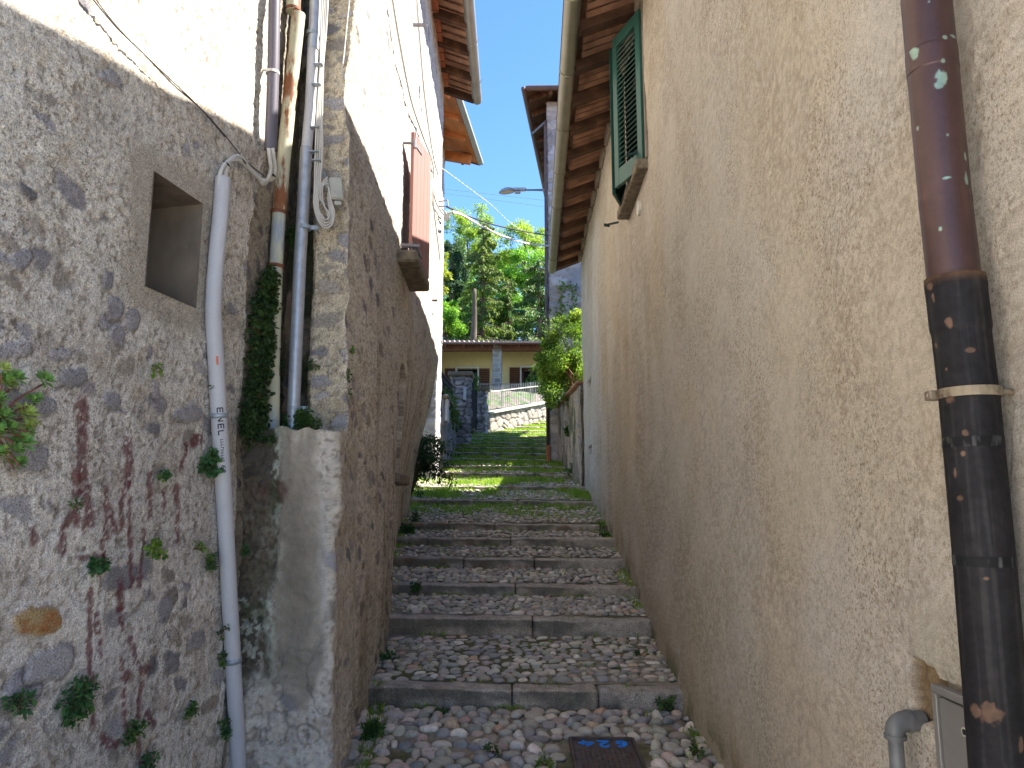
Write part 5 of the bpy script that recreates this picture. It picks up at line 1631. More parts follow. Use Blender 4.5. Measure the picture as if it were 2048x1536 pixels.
def sheet(name, p0, p1, z0f, z1f, step, seed, parent, n=None, mat_='masonry', fn=masonry, depth=0.35, **kw):
    """upright masonry wall from p0 to p1 (x,y), bottom/top heights as functions of 0..1; the face looks to the right of p0->p1"""
    p0, p1 = Vector((*p0, 0)), Vector((*p1, 0))
    L = (p1 - p0).length
    d_ = (p1 - p0) / L
    nn = Vector((d_.y, -d_.x, 0))
    nu = max(4, int(L / step)); hmax = max(z1f(t) - z0f(t) for t in (0, .5, 1)); nv = max(4, int(hmax / step))
    t = np.linspace(0, 1, nu); r = np.linspace(0, 1, nv)
    T, R_ = np.meshgrid(t, r, indexing='ij')
    zb = np.array([z0f(a) for a in t])[:, None]; zt = np.array([z1f(a) for a in t])[:, None]
    Z = zb + (zt - zb) * R_
    S = T * L
    d, c = fn(S, Z, seed, **kw)
    e = np.minimum(1, np.minimum(T, 1 - T) * L / .06)
    Pt = np.array(p0)[None, None] + np.array(d_)[None, None] * S[..., None] + np.array(nn)[None, None] * d[..., None]
    Pt[..., 2] = Z
    V = Pt.reshape(-1, 3); F = [grid_faces(nu, nv)]; C = c.reshape(-1, 3)
    # back, top and ends: a solid wall
    n0 = len(V)
    bk = np.array([(*(np.array(p0) + np.array(d_) * a * L - np.array(nn) * depth)[:2], z) for a in t for z in (z0f(a), z1f(a))])
    V = np.concatenate([V, bk]); C = np.concatenate([C, np.tile(C.mean(0) * .9, (len(bk), 1))])
    k = np.arange(nu - 1)
    F.append(np.stack([n0 + 2 * k, n0 + 2 * k + 1, n0 + 2 * k + 3, n0 + 2 * k + 2], 1))
    top = np.arange(nu) * nv + nv - 1
    F.append(np.stack([top[:-1], top[1:], n0 + 2 * k + 3, n0 + 2 * k + 1], 1))
    for col_, bi in ((0, 0), (nu - 1, nu - 1)):
        colv = col_ * nv + np.arange(nv)
        F.append(np.array([[colv[0], colv[nv // 2], colv[-1], n0 + 2 * bi + 1][::1], ]))
        F.append(np.array([[colv[0], n0 + 2 * bi + 1, n0 + 2 * bi]]))
        F[-2:] = [np.stack([colv[:-1], colv[1:], np.full(nv - 1, n0 + 2 * bi + 1)], 1), F[-1]]
    return mesh_obj(name, V, F, M[mat_], parent, col=C, origin=(p0.x, p0.y, z0f(0)) if parent is None else None, recalc=False)

# ------------------------------------------------------------------ house with orange eaves beyond the tall left house
def build_house_c():
    dirv = Vector((0.106, 0.994, 0))
    far = Vector((-1.60, 17.5, 0)); near = far - dirv * 5.1
    root = thing('stone_house', 'pale stone house with bright orange timber eaves beyond the tall rubble house', 'house', (near.x, near.y, 2))
    zt = 10.0
    pale = dict(cols=((0.44, 0.43, 0.43), (0.37, 0.36, 0.37), (0.40, 0.37, 0.33)), mortar=(0.47, 0.45, 0.42), relief=0.02, su=.3, sv=.17)
    K = (-1.63, 16.3)
    sheet('wall', K, (-1.64, 17.5), lambda t: 1.5, lambda t: zt, 0.035, 610, root, **pale)
    sheet('front_wall', (-5.2, 16.32), K, lambda t: 1.5, lambda t: zt, 0.035, 612, root, **pale)
    sheet('end_wall', (far.x - 0.03, far.y), (far.x - 5.5, far.y + .55), lambda t: 1.5, lambda t: zt, 0.12, 611, root, **pale)
    # orange eave
    def pt(u, o, z): # u along from far end backward, o outwards
        q = far - dirv * u + Vector((dirv.y, -dirv.x, 0)) * o
        return Vector((q.x, q.y, z))
    ov = 0.72; ze = 9.86; sl_ = math.tan(math.radians(20))
    mb = MB()
    for k in range(30):
        u0 = -0.45 + k * .14
        V = [pt(u0 + .003, ov, ze), pt(u0 + .137, ov, ze), pt(u0 + .137, -.3, ze + (ov + .3) * sl_), pt(u0 + .003, -.3, ze + (ov + .3) * sl_)]
        V2 = [v + Vector((0, 0, .03)) for v in V]
        mb.add(np.array([v[:] for v in V + V2]), np.array([[0, 1, 2, 3], [4, 7, 6, 5], [0, 4, 5, 1], [1, 5, 6, 2], [2, 6, 7, 3], [3, 7, 4, 0]]))
    rf = mb.build('roof', M['orange_wood'], root, recalc=True)
    mb = MB(); mb.beam(pt(0.02, ov - .1, ze - .09), pt(.02, -.3, ze + .12), .16, .22, bevel=.01); mb.build('beam', M['orange_wood'], rf)
    for u in (0.95, 1.9, 2.85):
        mb = MB(); mb.beam(pt(u, ov - .08, ze - .03), pt(u, -.3, ze + .30), .09, .12, bevel=.006); mb.build('rafter', M['orange_wood'], rf)
    mb = MB(); mb.beam(pt(-.46, .34, ze + .05), pt(-.2, .34, ze + .05), .06, .08); mb.beam(pt(-.43, ov + .02, ze + .0), pt(-.43, -.3, ze + .36), .03, .06); mb.build('verge_board', M['brown_wood'], rf)
    mb = MB()
    mb.beam(pt(-.5, ov + .03, ze + .035), pt(3.6, ov + .03, ze + .035), .025, .10); mb.beam(pt(-.5, ov + .075, ze + .01), pt(3.6, ov + .075, ze + .01), .09, .012); mb.beam(pt(-.5, ov + .12, ze + .05), pt(3.6, ov + .12, ze + .05), .012, .08)
    mb.build('gutter', M['galv'], root)
    mb = MB()
    for k in range(24):
        u = -.42 + k * .17
        mb.tube([pt(u, ov + .05, ze + .1), pt(u, -4, ze + .1 + (ov + 4) * sl_)], .075, 6)
    mb.build('tiles', M['tile'], rf)
    return far
C_FAR = build_house_c()

# garden wall, ironwork, gate posts
def build_left_garden():
    a = C_FAR + Vector((0.0, 0.05, 0)); b = Vector((-1.62, 22.15, 0))
    zt0 = P(880, 800, 17.9).z
    wl_ = sheet('garden_wall', (a.x, a.y), (b.x, b.y), lambda t: 1.8 + 1.4 * t, lambda t: zt0 + 0.10 * t, 0.04, 620, None, depth=.4)
    tag(wl_, 'low pale stone garden wall between the orange-eaved house and the capped gate pillar', 'garden wall')
    mb = MB(); n = 14
    for k in range(n):
        t = (k + .5) / n; q = a.lerp(b, t)
        mb.box((q.x - .12, q.y, zt0 + .1 * t + .035), (0.5, (b - a).length / n - .01, 0.07), bevel=.02)
    mb.build('coping', M['sillstone'], wl_)
    bx = P(874, 815, 17.75)
    m2 = MB(); m2.box((C_FAR.x + .07, 17.95, bx.z), (0.08, 0.45, 0.62), bevel=.01); o = m2.build('wall_cabinet', M['plate'], None, origin=(C_FAR.x, 17.95, bx.z - .3))
    tag(o, 'pale grey metal wall cabinet on the low garden wall by the house corner', 'cabinet')
    m2 = MB(); m2.box((C_FAR.x + .115, 18.06, bx.z + .02), (0.012, 0.04, 0.09), bevel=.002); m2.build('lock', M['dark'], o)
    # sloping iron railing over the wall
    r = thing('iron_railing', 'black iron railing sloping down over the low garden wall to the gate pillar', 'railing', (a.x, a.y, zt0))
    za, zb_ = P(872, 742, 18.0).z, P(912, 775, 22.0).z
    mb = MB(); mb.beam((a.x - .1, 17.9, za), (b.x - .05, b.y, zb_), .03, .03); mb.beam((a.x - .1, 17.9, za - .15), (b.x - .05, b.y, zb_ - .15), .02, .02); mb.build('rail', M['blackiron'], r)
    for k in range(26):
        t = (k + .5) / 26; q = a.lerp(b, t); zz = za + (zb_ - za) * t
        mb = MB(); mb.beam((q.x - .1, q.y, zt0 + .05), (q.x - .1, q.y, zz), .014, .014, up=(0, 1, 0)); mb.build('bar', M['blackiron'], r)
        if k % 2 == 0:
            mb = MB(); mb.tube([Vector((q.x - .1, q.y + .06 * math.cos(s), zz - .075 + .06 * math.sin(s))) for s in np.linspace(0, 2 * PI, 11)], .007, 5); mb.build('ring', M['blackiron'], r)
    # pillars
    for (pxl, pxr, yb, ptop, pbase, lab) in ((902, 938, 22.3, 752, 882, 'tall rough stone gate pillar with flat cap stone, nearest to the steps'), (951, 972, 25.0, 780, 868, 'shorter stone gate pillar with cap stone beside the pale railing')):
        pl_, pr_ = P(pxl, pbase, yb), P(pxr, pbase, yb)
        zt = P(920, ptop, yb).z; zb = P(920, pbase, yb).z - .4
        w = pr_.x - pl_.x
        cx = (pl_.x + pr_.x) / 2
        root = thing('gate_pillar', lab, 'gate pillar', (cx, yb + w / 2, zb + .4), 'stone gate pillars')
        pts = [(pl_.x, yb + w), (pl_.x, yb), (pr_.x, yb), (pr_.x, yb + w), (pl_.x, yb + w)]
        S_, V, F, Cc, n = 0, [], [], [], 0
        zs = np.linspace(zb, zt, int((zt - zb) / .03))
        for (x0, y0), (x1, y1) in zip(pts[:-1], pts[1:]):
            Ls = math.hypot(x1 - x0, y1 - y0); t = np.linspace(0, 1, int(Ls / .03))
            T, Z = np.meshgrid(t, zs, indexing='ij')
            d, c = masonry(T * Ls + S_, Z, 630, su=.30, sv=.13, cols=((.30, .29, .30), (.24, .235, .24), (.36, .34, .33)), mortar=(.13, .12, .11), joint=.12, relief=.05)
            d = d * np.minimum(1, 12 * np.minimum(T, 1 - T))
            nx, ny = (y1 - y0) / Ls, -(x1 - x0) / Ls
            V.append(np.stack([x0 + (x1 - x0) * T + nx * d * -1 * -1, y0 + (y1 - y0) * T + ny * d, Z], -1).reshape(-1, 3)); Cc.append(c.reshape(-1, 3)); F.append(grid_faces(len(t), len(zs)) + n); n += T.size; S_ += Ls
        mesh_obj('shaft', np.concatenate(V), np.concatenate(F), M['masonry'], root, col=np.concatenate(Cc), recalc=True)
        mb = MB(); mb.box((cx, yb + w / 2, zt + .06), (w + .22, w + .22, .13), bevel=.025); mb.build('cap', M['sillstone'], root)
    h = P(930, 788, 22.28)
    mb = MB(); mb.box((h.x, 22.22, h.z), (.09, .03, .36), bevel=.005); o = mb.build('letter_plate', M['plate'], None, origin=h[:]); tag(o, 'narrow pale plate on the tall capped gate pillar', 'plate')
    # gate between the pillars, standing ajar
    g0, g1 = Vector((P(940, 868, 22.6).x, 22.75, P(940, 868, 22.6).z)), Vector((P(952, 862, 24.9).x, 24.95, P(952, 862, 24.9).z))
    g = thing('iron_gate', 'dark iron bar gate between the two stone gate pillars', 'gate', g0)
    hgt = 1.75
    mb = MB()
    for zz in (.1, hgt): mb.beam(g0 + Vector((0, 0, zz)), g1 + Vector((0, 0, zz)), .035, .035)
    for q in (g0, g1): mb.beam(q + Vector((0, 0, .05)), q + Vector((0, 0, hgt)), .04, .04, up=(0, 1, 0))
    mb.build('frame', M['blackiron'], g)
    for k in range(1, 16):
        q = g0.lerp(g1, k / 16); mb = MB(); mb.beam(q + Vector((0, 0, .1)), q + Vector((0, 0, hgt + .1)), .018, .018, up=(0, 1, 0)); mb.build('bar', M['blackiron'], g)
build_left_garden()

# retaining wall and pale railing at the top of the steps
def build_retaining():
    pa, pb = P(972, 828, 25.3), P(1093, 806, 28.6)
    ext = (pb - pa) * 0.9
    pc = pb + ext
    o = sheet('retaining_wall', (pa.x, pa.y), (pc.x, pc.y), lambda t: 3.6, lambda t: pa.z + (pc.z - pa.z) * t, 0.04, 640, None, su=.36, sv=.24, coursed=.1, cols=((0.30, 0.265, 0.23), (0.25, 0.225, 0.20), (0.33, 0.30, 0.26)), mortar=(0.15, 0.13, 0.11), joint=.10)
    tag(o, 'sunlit crazy-stone retaining wall at the top of the grassy steps', 'retaining wall')
    mb = MB(); mb.beam(pa + Vector((-.0, .05, .02)), pc + Vector((0, .05, .02)), .3, .06, bevel=.01); mb.build('coping', mat('pale_coping', (.40, .37, .32), .9, var=.2, bump=.3), o)
    r = thing('iron_fence', 'pale iron bar fence with pointed bars on the sunlit retaining wall', 'fence', pa)
    ta, tb = P(975, 783, 25.3), P(1085, 770, 28.4)
    h0 = (ta - pa).length
    hz = lambda t: ta.z - pa.z + ((tb.z - pb.z) - (ta.z - pa.z)) * t
    mb = MB()
    for f_ in (.10, .98):
        mb.beam(pa + Vector((0, .05, hz(0) * f_)), pc + Vector((0, .05, hz(1) * f_)), .03, .03)
    mb.build('rail', M['whiteiron'], r)
    n = 64
    for k in range(n + 1):
        q = pa.lerp(pc, k / n) + Vector((0, .05, 0)); hh = hz(k / n)
        mb = MB(); big = k % 16 == 8
        mb.beam(q + Vector((0, 0, .03)), q + Vector((0, 0, hh + .16)), .05 if big else .022, .05 if big else .022, up=(0, 1, 0)); mb.build('bar', M['whiteiron'], r)
    # rough grassy bank behind
    xs = np.linspace(-4, 6, 50); ys = np.linspace(25.6, 33, 40)
    X, Y = np.meshgrid(xs, ys, indexing='ij')
    yl = pa.y + (X - pa.x) * (pc.y - pa.y) / (pc.x - pa.x) + .15
    zl = pa.z + (X - pa.x) * (pc.z - pa.z) / (pc.x - pa.x)
    Yb = yl + (33 - yl) * (Y - 25.6) / 7.4
    t = (Yb - yl) / (33 - yl)
    Z = zl + (6.15 - zl) * sstep(0, .75, t) + .5 * (fbm(X * 1.6, Y * 1.6, 5, 3) - .5)
    mesh_obj('bank', np.stack([X, Yb, Z], -1), grid_faces(50, 40), M['bank'], kind='structure')
    return pa, pc
RET = build_retaining()

# ------------------------------------------------------------------ ochre house with porch
def build_house_f():
    yw, yp = 35.0, 33.0
    root = thing('ochre_house', 'low ochre house with a porch, stone columns and red-brown shutters above the steps', 'house', (0, yp, 6.1))
    z0, zt = 5.9, 8.62
    def X(px): return P(px, 740, yw - .03).x
    def Z(py): return P(980, py, yw - .03).z
    # wall with two openings
    o1 = (X(914), X(955), 6.0, Z(737)); o2 = (X(1043), X(1079), 6.0, Z(735))
    mb = MB()
    xs = [-7, o1[0], o1[1], o2[0], o2[1], 8]
    for k in range(5):
        a, b = xs[k], xs[k + 1]
        if k in (1, 3):
            zz = (o1 if k == 1 else o2)[3]
            mb.box(((a + b) / 2, yw + .15, (zz + zt) / 2 + .1), (b - a, .3, zt - zz + .2))
        else:
            mb.box(((a + b) / 2, yw + .15, (z0 + zt) / 2 + .1), (b - a - .001, .3, zt - z0 + .2))
    xl = P(880, 740, yp + .5).x
    mb.box((xl - .25, (yp + yw) / 2 + .2, (z0 + zt) / 2), (.3, yw - yp - .5, zt - z0))
    mb.build('wall', M['yellow'], root)
    for nm, o in (('door', o1), ('window', o2)):
        mb = MB(); mb.box(((o[0] + o[1]) / 2, yw + .35, (o[2] + o[3]) / 2), (o[1] - o[0], .05, o[3] - o[2])); w = mb.build(nm, M['dark'], root)
        t = .07
        mb = MB(); mb.box(((o[0] + o[1]) / 2, yw - .02, o[3] + t / 2), (o[1] - o[0] + 2 * t, .08, t)); mb.box((o[0] - t / 2, yw - .02, (o[2] + o[3]) / 2), (t, .08, o[3] - o[2])); mb.box((o[1] + t / 2, yw - .02, (o[2] + o[3]) / 2), (t, .08, o[3] - o[2])); mb.build('frame', M['whitetrim'], w)
        for s in (-1, 1):
            wd = .48
            cx = (o[0] - t - wd / 2) if s < 0 else (o[1] + t + wd / 2)
            mb = MB()
            for zz in np.arange(o[2] + .1, o[3], .1):
                mb.box((cx, yw - .045, zz), (wd - .1, .03, .085), Matrix.Rotation(.5, 4, 'X'))
            for q in (-1, 1): mb.box((cx + q * (wd / 2 - .03), yw - .045, (o[2] + o[3]) / 2), (.06, .05, o[3] - o[2]))
            mb.box((cx, yw - .045, o[3] - .04), (wd - .12, .048, .08)); mb.box((cx, yw - .045, (o[2] + o[3]) / 2), (wd - .12, .048, .08))
            mb.build('shutter', M['brown_wood'], w)
        if nm == 'window':
            mb = MB(); mb.box(((o[0] + o[1]) / 2 + .1, yw + .2, (o[2] + o[3]) / 2), (.1, .06, o[3] - o[2])); mb.box(((o[0] + o[1]) / 2, yw + .2, o[3] - .08), (o[1] - o[0], .06, .12)); mb.box((o[0] + .05, yw + .2, (o[2] + o[3]) / 2), (.1, .06, o[3] - o[2])); mb.build('sash', M['brown_wood'], w)
    # porch beam and columns
    zb = P(980, 702, yp).z
    mb = MB(); mb.box((0, yp + .1, zb + .16), (15, .22, .30), bevel=.01); mb.build('beam', M['brown_wood'], root)
    for px in (994, 1180, 800):
        cx = P(px, 730, yp).x
        n = 40; zs = np.linspace(5.3, zb + .28, 110)
        w = .2
        pts = [(cx - w, yp + 2 * w), (cx - w, yp), (cx + w, yp), (cx + w, yp + 2 * w)]
        V, F, Cc, nn, S_ = [], [], [], 0, 0
        for (x0, y0), (x1, y1) in zip(pts[:-1], pts[1:]):
            L = .4; t = np.linspace(0, 1, 12); T, Zg = np.meshgrid(t, zs, indexing='ij')
            row = np.floor(Zg / .22); sh_ = (row % 2) * .5
            cell = np.floor((T + sh_) * 1.4)
            jt = np.minimum(np.abs((Zg / .22) - np.round(Zg / .22)) * .22, np.abs((T + sh_) * 1.4 - np.round((T + sh_) * 1.4)) * .28)
            m = sstep(.008, .02, jt); hh = h2(row, cell + S_ * 7, 3)
            c = mixc(np.broadcast_to(np.array((.36, .34, .32)), T.shape + (3,)), np.array((.22, .21, .215)) * (.7 + .5 * hh)[..., None], m)
            nx, ny = (y1 - y0) / L, -(x1 - x0) / L; d = m * .015
            V.append(np.stack([x0 + (x1 - x0) * T + nx * d, y0 + (y1 - y0) * T + ny * d, Zg], -1).reshape(-1, 3)); Cc.append(c.reshape(-1, 3)); F.append(grid_faces(12, 110) + nn); nn += T.size; S_ += 1
        mesh_obj('column', np.concatenate(V), np.concatenate(F), M['masonry'], root, col=np.concatenate(Cc))
    # roof
    ze = P(980, 690, yp - .45).z; sl_ = math.tan(math.radians(11))
    mb = MB(); a, b, zr = yp - .45, 39.0, ze + (39 - yp + .45) * sl_
    mb.add([(-7.5, a, ze + .05), (8, a, ze + .05), (8, b, zr), (-7.5, b, zr), (-7.5, a, ze + .11), (8, a, ze + .11), (8, b, zr + .06), (-7.5, b, zr + .06)], np.array([[0, 3, 2, 1], [4, 5, 6, 7], [0, 1, 5, 4], [1, 2, 6, 5], [2, 3, 7, 6], [3, 0, 4, 7]]))
    rf = mb.build('roof', M['brown_wood'], root)
    mb = MB()
    for k in range(74):
        x = -7.4 + k * .21; mb.tube([(x, a - .04, ze + .14), (x, b, zr + .1)], .085, 7)
    mb.build('tiles', M['greytile'], rf)
    for k in range(19):
        x = -6.9 + k * .8; mb = MB(); mb.beam((x, a + .1, ze + .0), (x, yw, ze + (yw - a) * sl_ - .03), .09, .11); mb.build('rafter', M['brown_wood'], rf)
    mb = MB(); mb.box((.25, a - .06, ze + .07), (15.4, .11, .11), bevel=.03); mb.build('gutter', M['brown_metal'], root)
    mb = MB(); mb.box((.5, 37, 6.8), (14.9, 3.2, 2.9)); mb.build('inner_wall', M['dark'], root)
    mb = MB(); mb.box((0, 34, 5.8), (15, 2.8, .5)); mb.build('porch_floor', M['sillstone'], root)
    # terrace railing
    r = thing('terrace_railing', 'thin grey railing along the porch of the ochre house', 'railing', (-1, yp - .3, 6.1))
    zt_ = P(980, 768, yp - .3).z
    mb = MB(); mb.beam((-3, yp - .3, zt_), (2.2, yp - .3, zt_), .04, .03); mb.build('rail', M['iron'], r)
    for k in range(36):
        x = -3 + k * .15; mb = MB(); mb.beam((x, yp - .3, 6.0), (x, yp - .3, zt_), .015, .015, up=(0, 1, 0)); mb.build('bar', M['iron'], r)
    return root
build_house_f()

# ------------------------------------------------------------------ tall stone tower house on the right
def build_tower():
    y0 = 19.3
    x0 = P(1098, 700, y0).x
    root = thing('stone_tower', 'tall grey stone house beyond the bush on the right with brown eaves', 'house', (x0, y0, 2.5))
    z0, z1 = 2.2, 12.3
    kw = dict(su=.42, sv=.24, coursed=.7, cols=((0.36, 0.34, 0.36), (0.30, 0.29, 0.31), (0.40, 0.38, 0.38), (0.33, 0.30, 0.28)), mortar=(0.30, 0.28, 0.26), joint=.07, relief=.03)
    sheet('wall', (x0, y0), (x0 + 4.2, y0 - .1), lambda t: z0, lambda t: z1, 0.035, 650, root, **kw)
    sheet('alley_wall', (x0 + .65, y0 + 4.9), (x0, y0 + .02), lambda t: z0, lambda t: z1, 0.08, 651, root, **kw)
    sheet('side_wall', (x0 + 4.2, y0 - .1), (x0 + 4.8, y0 + 4.9), lambda t: z0, lambda t: z1, 0.2, 652, root, **kw)
    sheet('back_wall', (x0 + 4.8, y0 + 4.9), (x0 + .65, y0 + 4.9), lambda t: z0, lambda t: z1, 0.2, 653, root, **kw)
    c0 = P(1050, 180, y0 - .62); c1 = P(1098, 402, y0 + 7.2)
    ze = c0.z
    A_ = Vector((c0.x, c0.y, ze)); B_ = Vector((c0.x + 5.6, c0.y - .1, ze)); C_ = Vector((c1.x, c1.y, ze)); D_ = Vector((c1.x + 5.4, c1.y, ze))
    rid0, rid1 = Vector((x0 + 2.3, y0 + 2.6, ze + 1.5)), Vector((x0 + 2.8, y0 + 4.6, ze + 1.5))
    mb = MB(); V = [A_, B_, D_, C_, rid0, rid1]; V = [v[:] for v in V]
    V2 = [(x, y, z + .07) for x, y, z in V]
    mb.add(V + V2, [np.array([[6, 9, 11, 10], [8, 7, 10, 11], [0, 4, 5, 3], [2, 5, 4, 1], [0, 3, 9, 6], [3, 2, 8, 9], [2, 1, 7, 8], [1, 0, 6, 7]]), np.array([[7, 6, 10], [9, 8, 11], [0, 1, 4], [3, 5, 2]])])
    rf = mb.build('roof', M['old_wood'], root, recalc=True)
    mb = MB(); V3 = [(x, y, z + .085) for x, y, z in V]
    mb.add(V3, [np.array([[0, 3, 5, 4], [2, 1, 4, 5]]), np.array([[1, 0, 4], [3, 2, 5]])]); mb.build('tiles', M['tile'], rf)
    for t in np.linspace(.06, .95, 10):
        q = A_.lerp(C_, t); w = Vector((1, 0, 0)) * (.75 + .1 * t)
        mb = MB(); mb.beam(q + Vector((.06, 0, -.03)), q + w + Vector((0, 0, .28)), .09, .12); mb.build('rafter', M['old_wood'], rf)
    for t in np.linspace(.12, .95, 7):
        q = A_.lerp(B_, t); mb = MB(); mb.beam(q + Vector((0, .06, -.03)), q + Vector((0, .75, .25)), .09, .12); mb.build('rafter', M['old_wood'], rf)
    mb = MB(); mb.beam(A_ + Vector((-.05, -.05, .03)), C_ + Vector((-.05, .05, .03)), .11, .12, bevel=.03); mb.beam(A_ + Vector((.02, -.05, .03)), B_ + Vector((0, -.05, .03)), .11, .12, bevel=.03)
    g = mb.build('gutter', M['brown_metal'], root)
    k0 = A_.lerp(C_, .28) + Vector((-.02, 0, -.03)); xw = x0 - .06 + (k0.y - y0) * .135
    cor = Vector((x0 - .02, y0 - .05, 0))
    mb = MB(); mb.tube([k0, k0 + Vector((0, 0, -.06)), Vector((cor.x - .02, cor.y, k0.z - .55)), Vector((cor.x - .04, cor.y, k0.z - .75)), Vector((cor.x - .04, cor.y, 6)), Vector((cor.x - .03, cor.y, 2.6))], .035, 10); t = mb.build('downpipe', M['brown_metal'], root, smooth=True)
    mb = MB(); mb.box((cor.x - .02, cor.y - .02, 2.75), (.1, .1, .62), bevel=.02); mb.build('pipe_foot', M['brick'], root)
    return x0, y0
TX, TY = build_tower()

# garden wall and its plants on the right
def build_right_garden():
    zt = 3.98
    a, b = (TX + .22, TY - .05), (1.36, 15.02)
    def fn(s, z, seed, **k):
        d, c, st = rubble(s, z, np.full(s.shape, .22) + .45 * sstep(3.2, 2.4, z), np.broadcast_to(np.array((.36, .29, .21)), s.shape + (3,)), seed=seed, su=.17, sv=.12)
        c = mixc(c, c * .7, sstep(.45, .62, fbm(s * 2, z * .5, 4, 5)))
        c = mixc(c, (.06, .08, .03), sstep(.56, .66, fbm(s * 2.5 + 3, z * 1.2, 4, 9)) * .8)
        return d * 1.6, c
    o = sheet('garden_wall', a, b, lambda t: 1.4, lambda t: zt - .04 * t, .025, 660, None, mat_='rubble', fn=fn, depth=.4)
    tag(o, 'rough brown garden wall under the green bush between the rendered house and the tower', 'garden wall')
    mb = MB(); n = 16
    for k in range(n):
        t = (k + .5) / n; q = Vector((*a, 0)).lerp(Vector((*b, 0)), t)
        mb.box((q.x + .16, q.y, zt - .04 * t + .03), (.5, .29, .05), Matrix.Rotation(RNG.normal(0, .05), 4, 'Z') @ Matrix.Rotation(.12, 4, 'Y'), bevel=.015)
    mb.build('coping', M['tile'], o)
build_right_garden()

# ------------------------------------------------------------------ street lamp and overhead cables
def build_lamp():
    w = P(1108, 381, 20.6); hd = P(1014, 384, 20.6)
    o = thing('street_lamp', 'grey street lamp on a long horizontal arm fixed to the stone tower', 'street lamp', w)
    e = P(1048, 380, 20.6)
    mb = MB(); mb.tube([w + Vector((.3, 0, 0)), P(1078, 380, 20.6)], .034, 10); mb.tube([P(1080, 380, 20.6), e], .026, 10); t = mb.build('arm', M['iron'], o, smooth=True)
    mb = MB(); a, b = P(1026, 378, 20.6), P(1052, 380, 20.6)
    mb.box((a + b) / 2, ((b - a).length, .13, .085), bevel=.02); mb.box(P(1035, 385, 20.6), (.17, .1, .07), bevel=.02); mb.build('housing', M['lamp'], o)
    # oval shade, open below
    rx, ry, rz = .225, .17, .125
    th = np.linspace(0, 2 * PI, 29)[:-1]; ph = np.linspace(0, PI / 2, 9)
    V = np.array([(hd.x + rx * math.cos(t) * math.cos(p), hd.y + ry * math.sin(t) * math.cos(p), hd.z + .0 + rz * math.sin(p)) for p in ph for t in th])
    k = np.arange(28); F = np.concatenate([np.stack([i * 28 + k, i * 28 + (k + 1) % 28, (i + 1) * 28 + (k + 1) % 28, (i + 1) * 28 + k], 1) for i in range(8)])
    V = V.copy(); V[:, 2] += (V[:, 0] - hd.x) * .12
    mesh_obj('shade', V, F, M['lamp'], o)
    V = np.array([(hd.x + .205 * math.cos(t) * r, hd.y + .152 * math.sin(t) * r, hd.z - .035 * (1 - r * r) + math.cos(t) * r * .205 * .12) for r in (1, .66, .33) for t in th] + [(hd.x, hd.y, hd.z - .035)])
    F1 = np.concatenate([np.stack([i * 28 + (k + 1) % 28, i * 28 + k, (i + 1) * 28 + k, (i + 1) * 28 + (k + 1) % 28], 1) for i in range(2)]); F2 = np.stack([56 + (k + 1) % 28, 56 + k, np.full(28, 84)], 1)
    mesh_obj('lens', V, [F1, F2], M['lampglass'], o)
build_lamp()

def cable(name, lab, pp, ya, yb, r, m_, twist=False, sag=0.0):
    pts = [P(x, y, ya + (yb - ya) * i / (len(pp) - 1)) for i, (x, y) in enumerate(pp)]
    o = thing(name, lab, 'cable', pts[0])
    sm = lerp_pts(pts, 24)
    mb = MB()
    if twist:
        for q in (0, PI):
            mb.tube([p + Vector((0, math.cos(i * .9 + q), math.sin(i * .9 + q))) * r * 1.1 for i, p in enumerate(sm)], r, 6)
    else:
        mb.tube(sm, r, 6)
    mb.build('strand', M[m_], o, smooth=True)
    return o
cable('overhead_cable', 'single black overhead cable crossing from the left wall to the tower', [(893, 413), (930, 430), (990, 450), (1050, 463), (1097, 471)], 11.6, 19.2, .015, 'blackcable')
cable('overhead_cable', 'thick twisted pale overhead cable sagging just below the black cable', [(905, 424), (925, 430), (960, 450), (1000, 470), (1050, 486), (1099, 492)], 11.6, 19.2, .014, 'cable', True)
cable('overhead_wire', 'thin pale twisted wire slanting from under the orange eaves toward the tower', [(872, 328), (900, 348), (950, 385), (985, 412), (1020, 445), (1060, 470), (1095, 485)], 12.0, 19.2, .0045, 'cable', True)
cable('overhead_wire', 'upper of the two faint power lines in the sky above the trees', [(870, 376), (960, 386), (1100, 402)], 46, 46, .010, 'iron')
cable('overhead_wire', 'lower of the two faint power lines in the sky above the trees', [(870, 384), (960, 396), (1100, 415)], 46, 46, .010, 'iron')
o = thing('cable_bracket', 'bent iron bracket with hanging pale cable ends at the sunlit wall edge', 'bracket', P(890, 410, 11.6))
mb = MB()
h = P(872, 405, 11.8)
mb.tube([h, P(895, 400, 11.6), P(896, 412, 11.6)], .012, 6); mb.tube([P(870, 412, 11.8), P(893, 413, 11.6)], .012, 6); mb.build('arm', M['iron'], o)
mb = MB()
for k in range(4):
    mb.tube(lerp_pts([P(884, 418, 11.6), P(889 + k, 426, 11.6), P(888 + k * 2, 440, 11.6), P(893 + k * 2, 440 - k * 2, 11.6), P(894 + k, 428, 11.6), P(905, 424, 11.6)], 5), .012, 6)
mb.build('cable_tail', M['cable'], o, smooth=True)

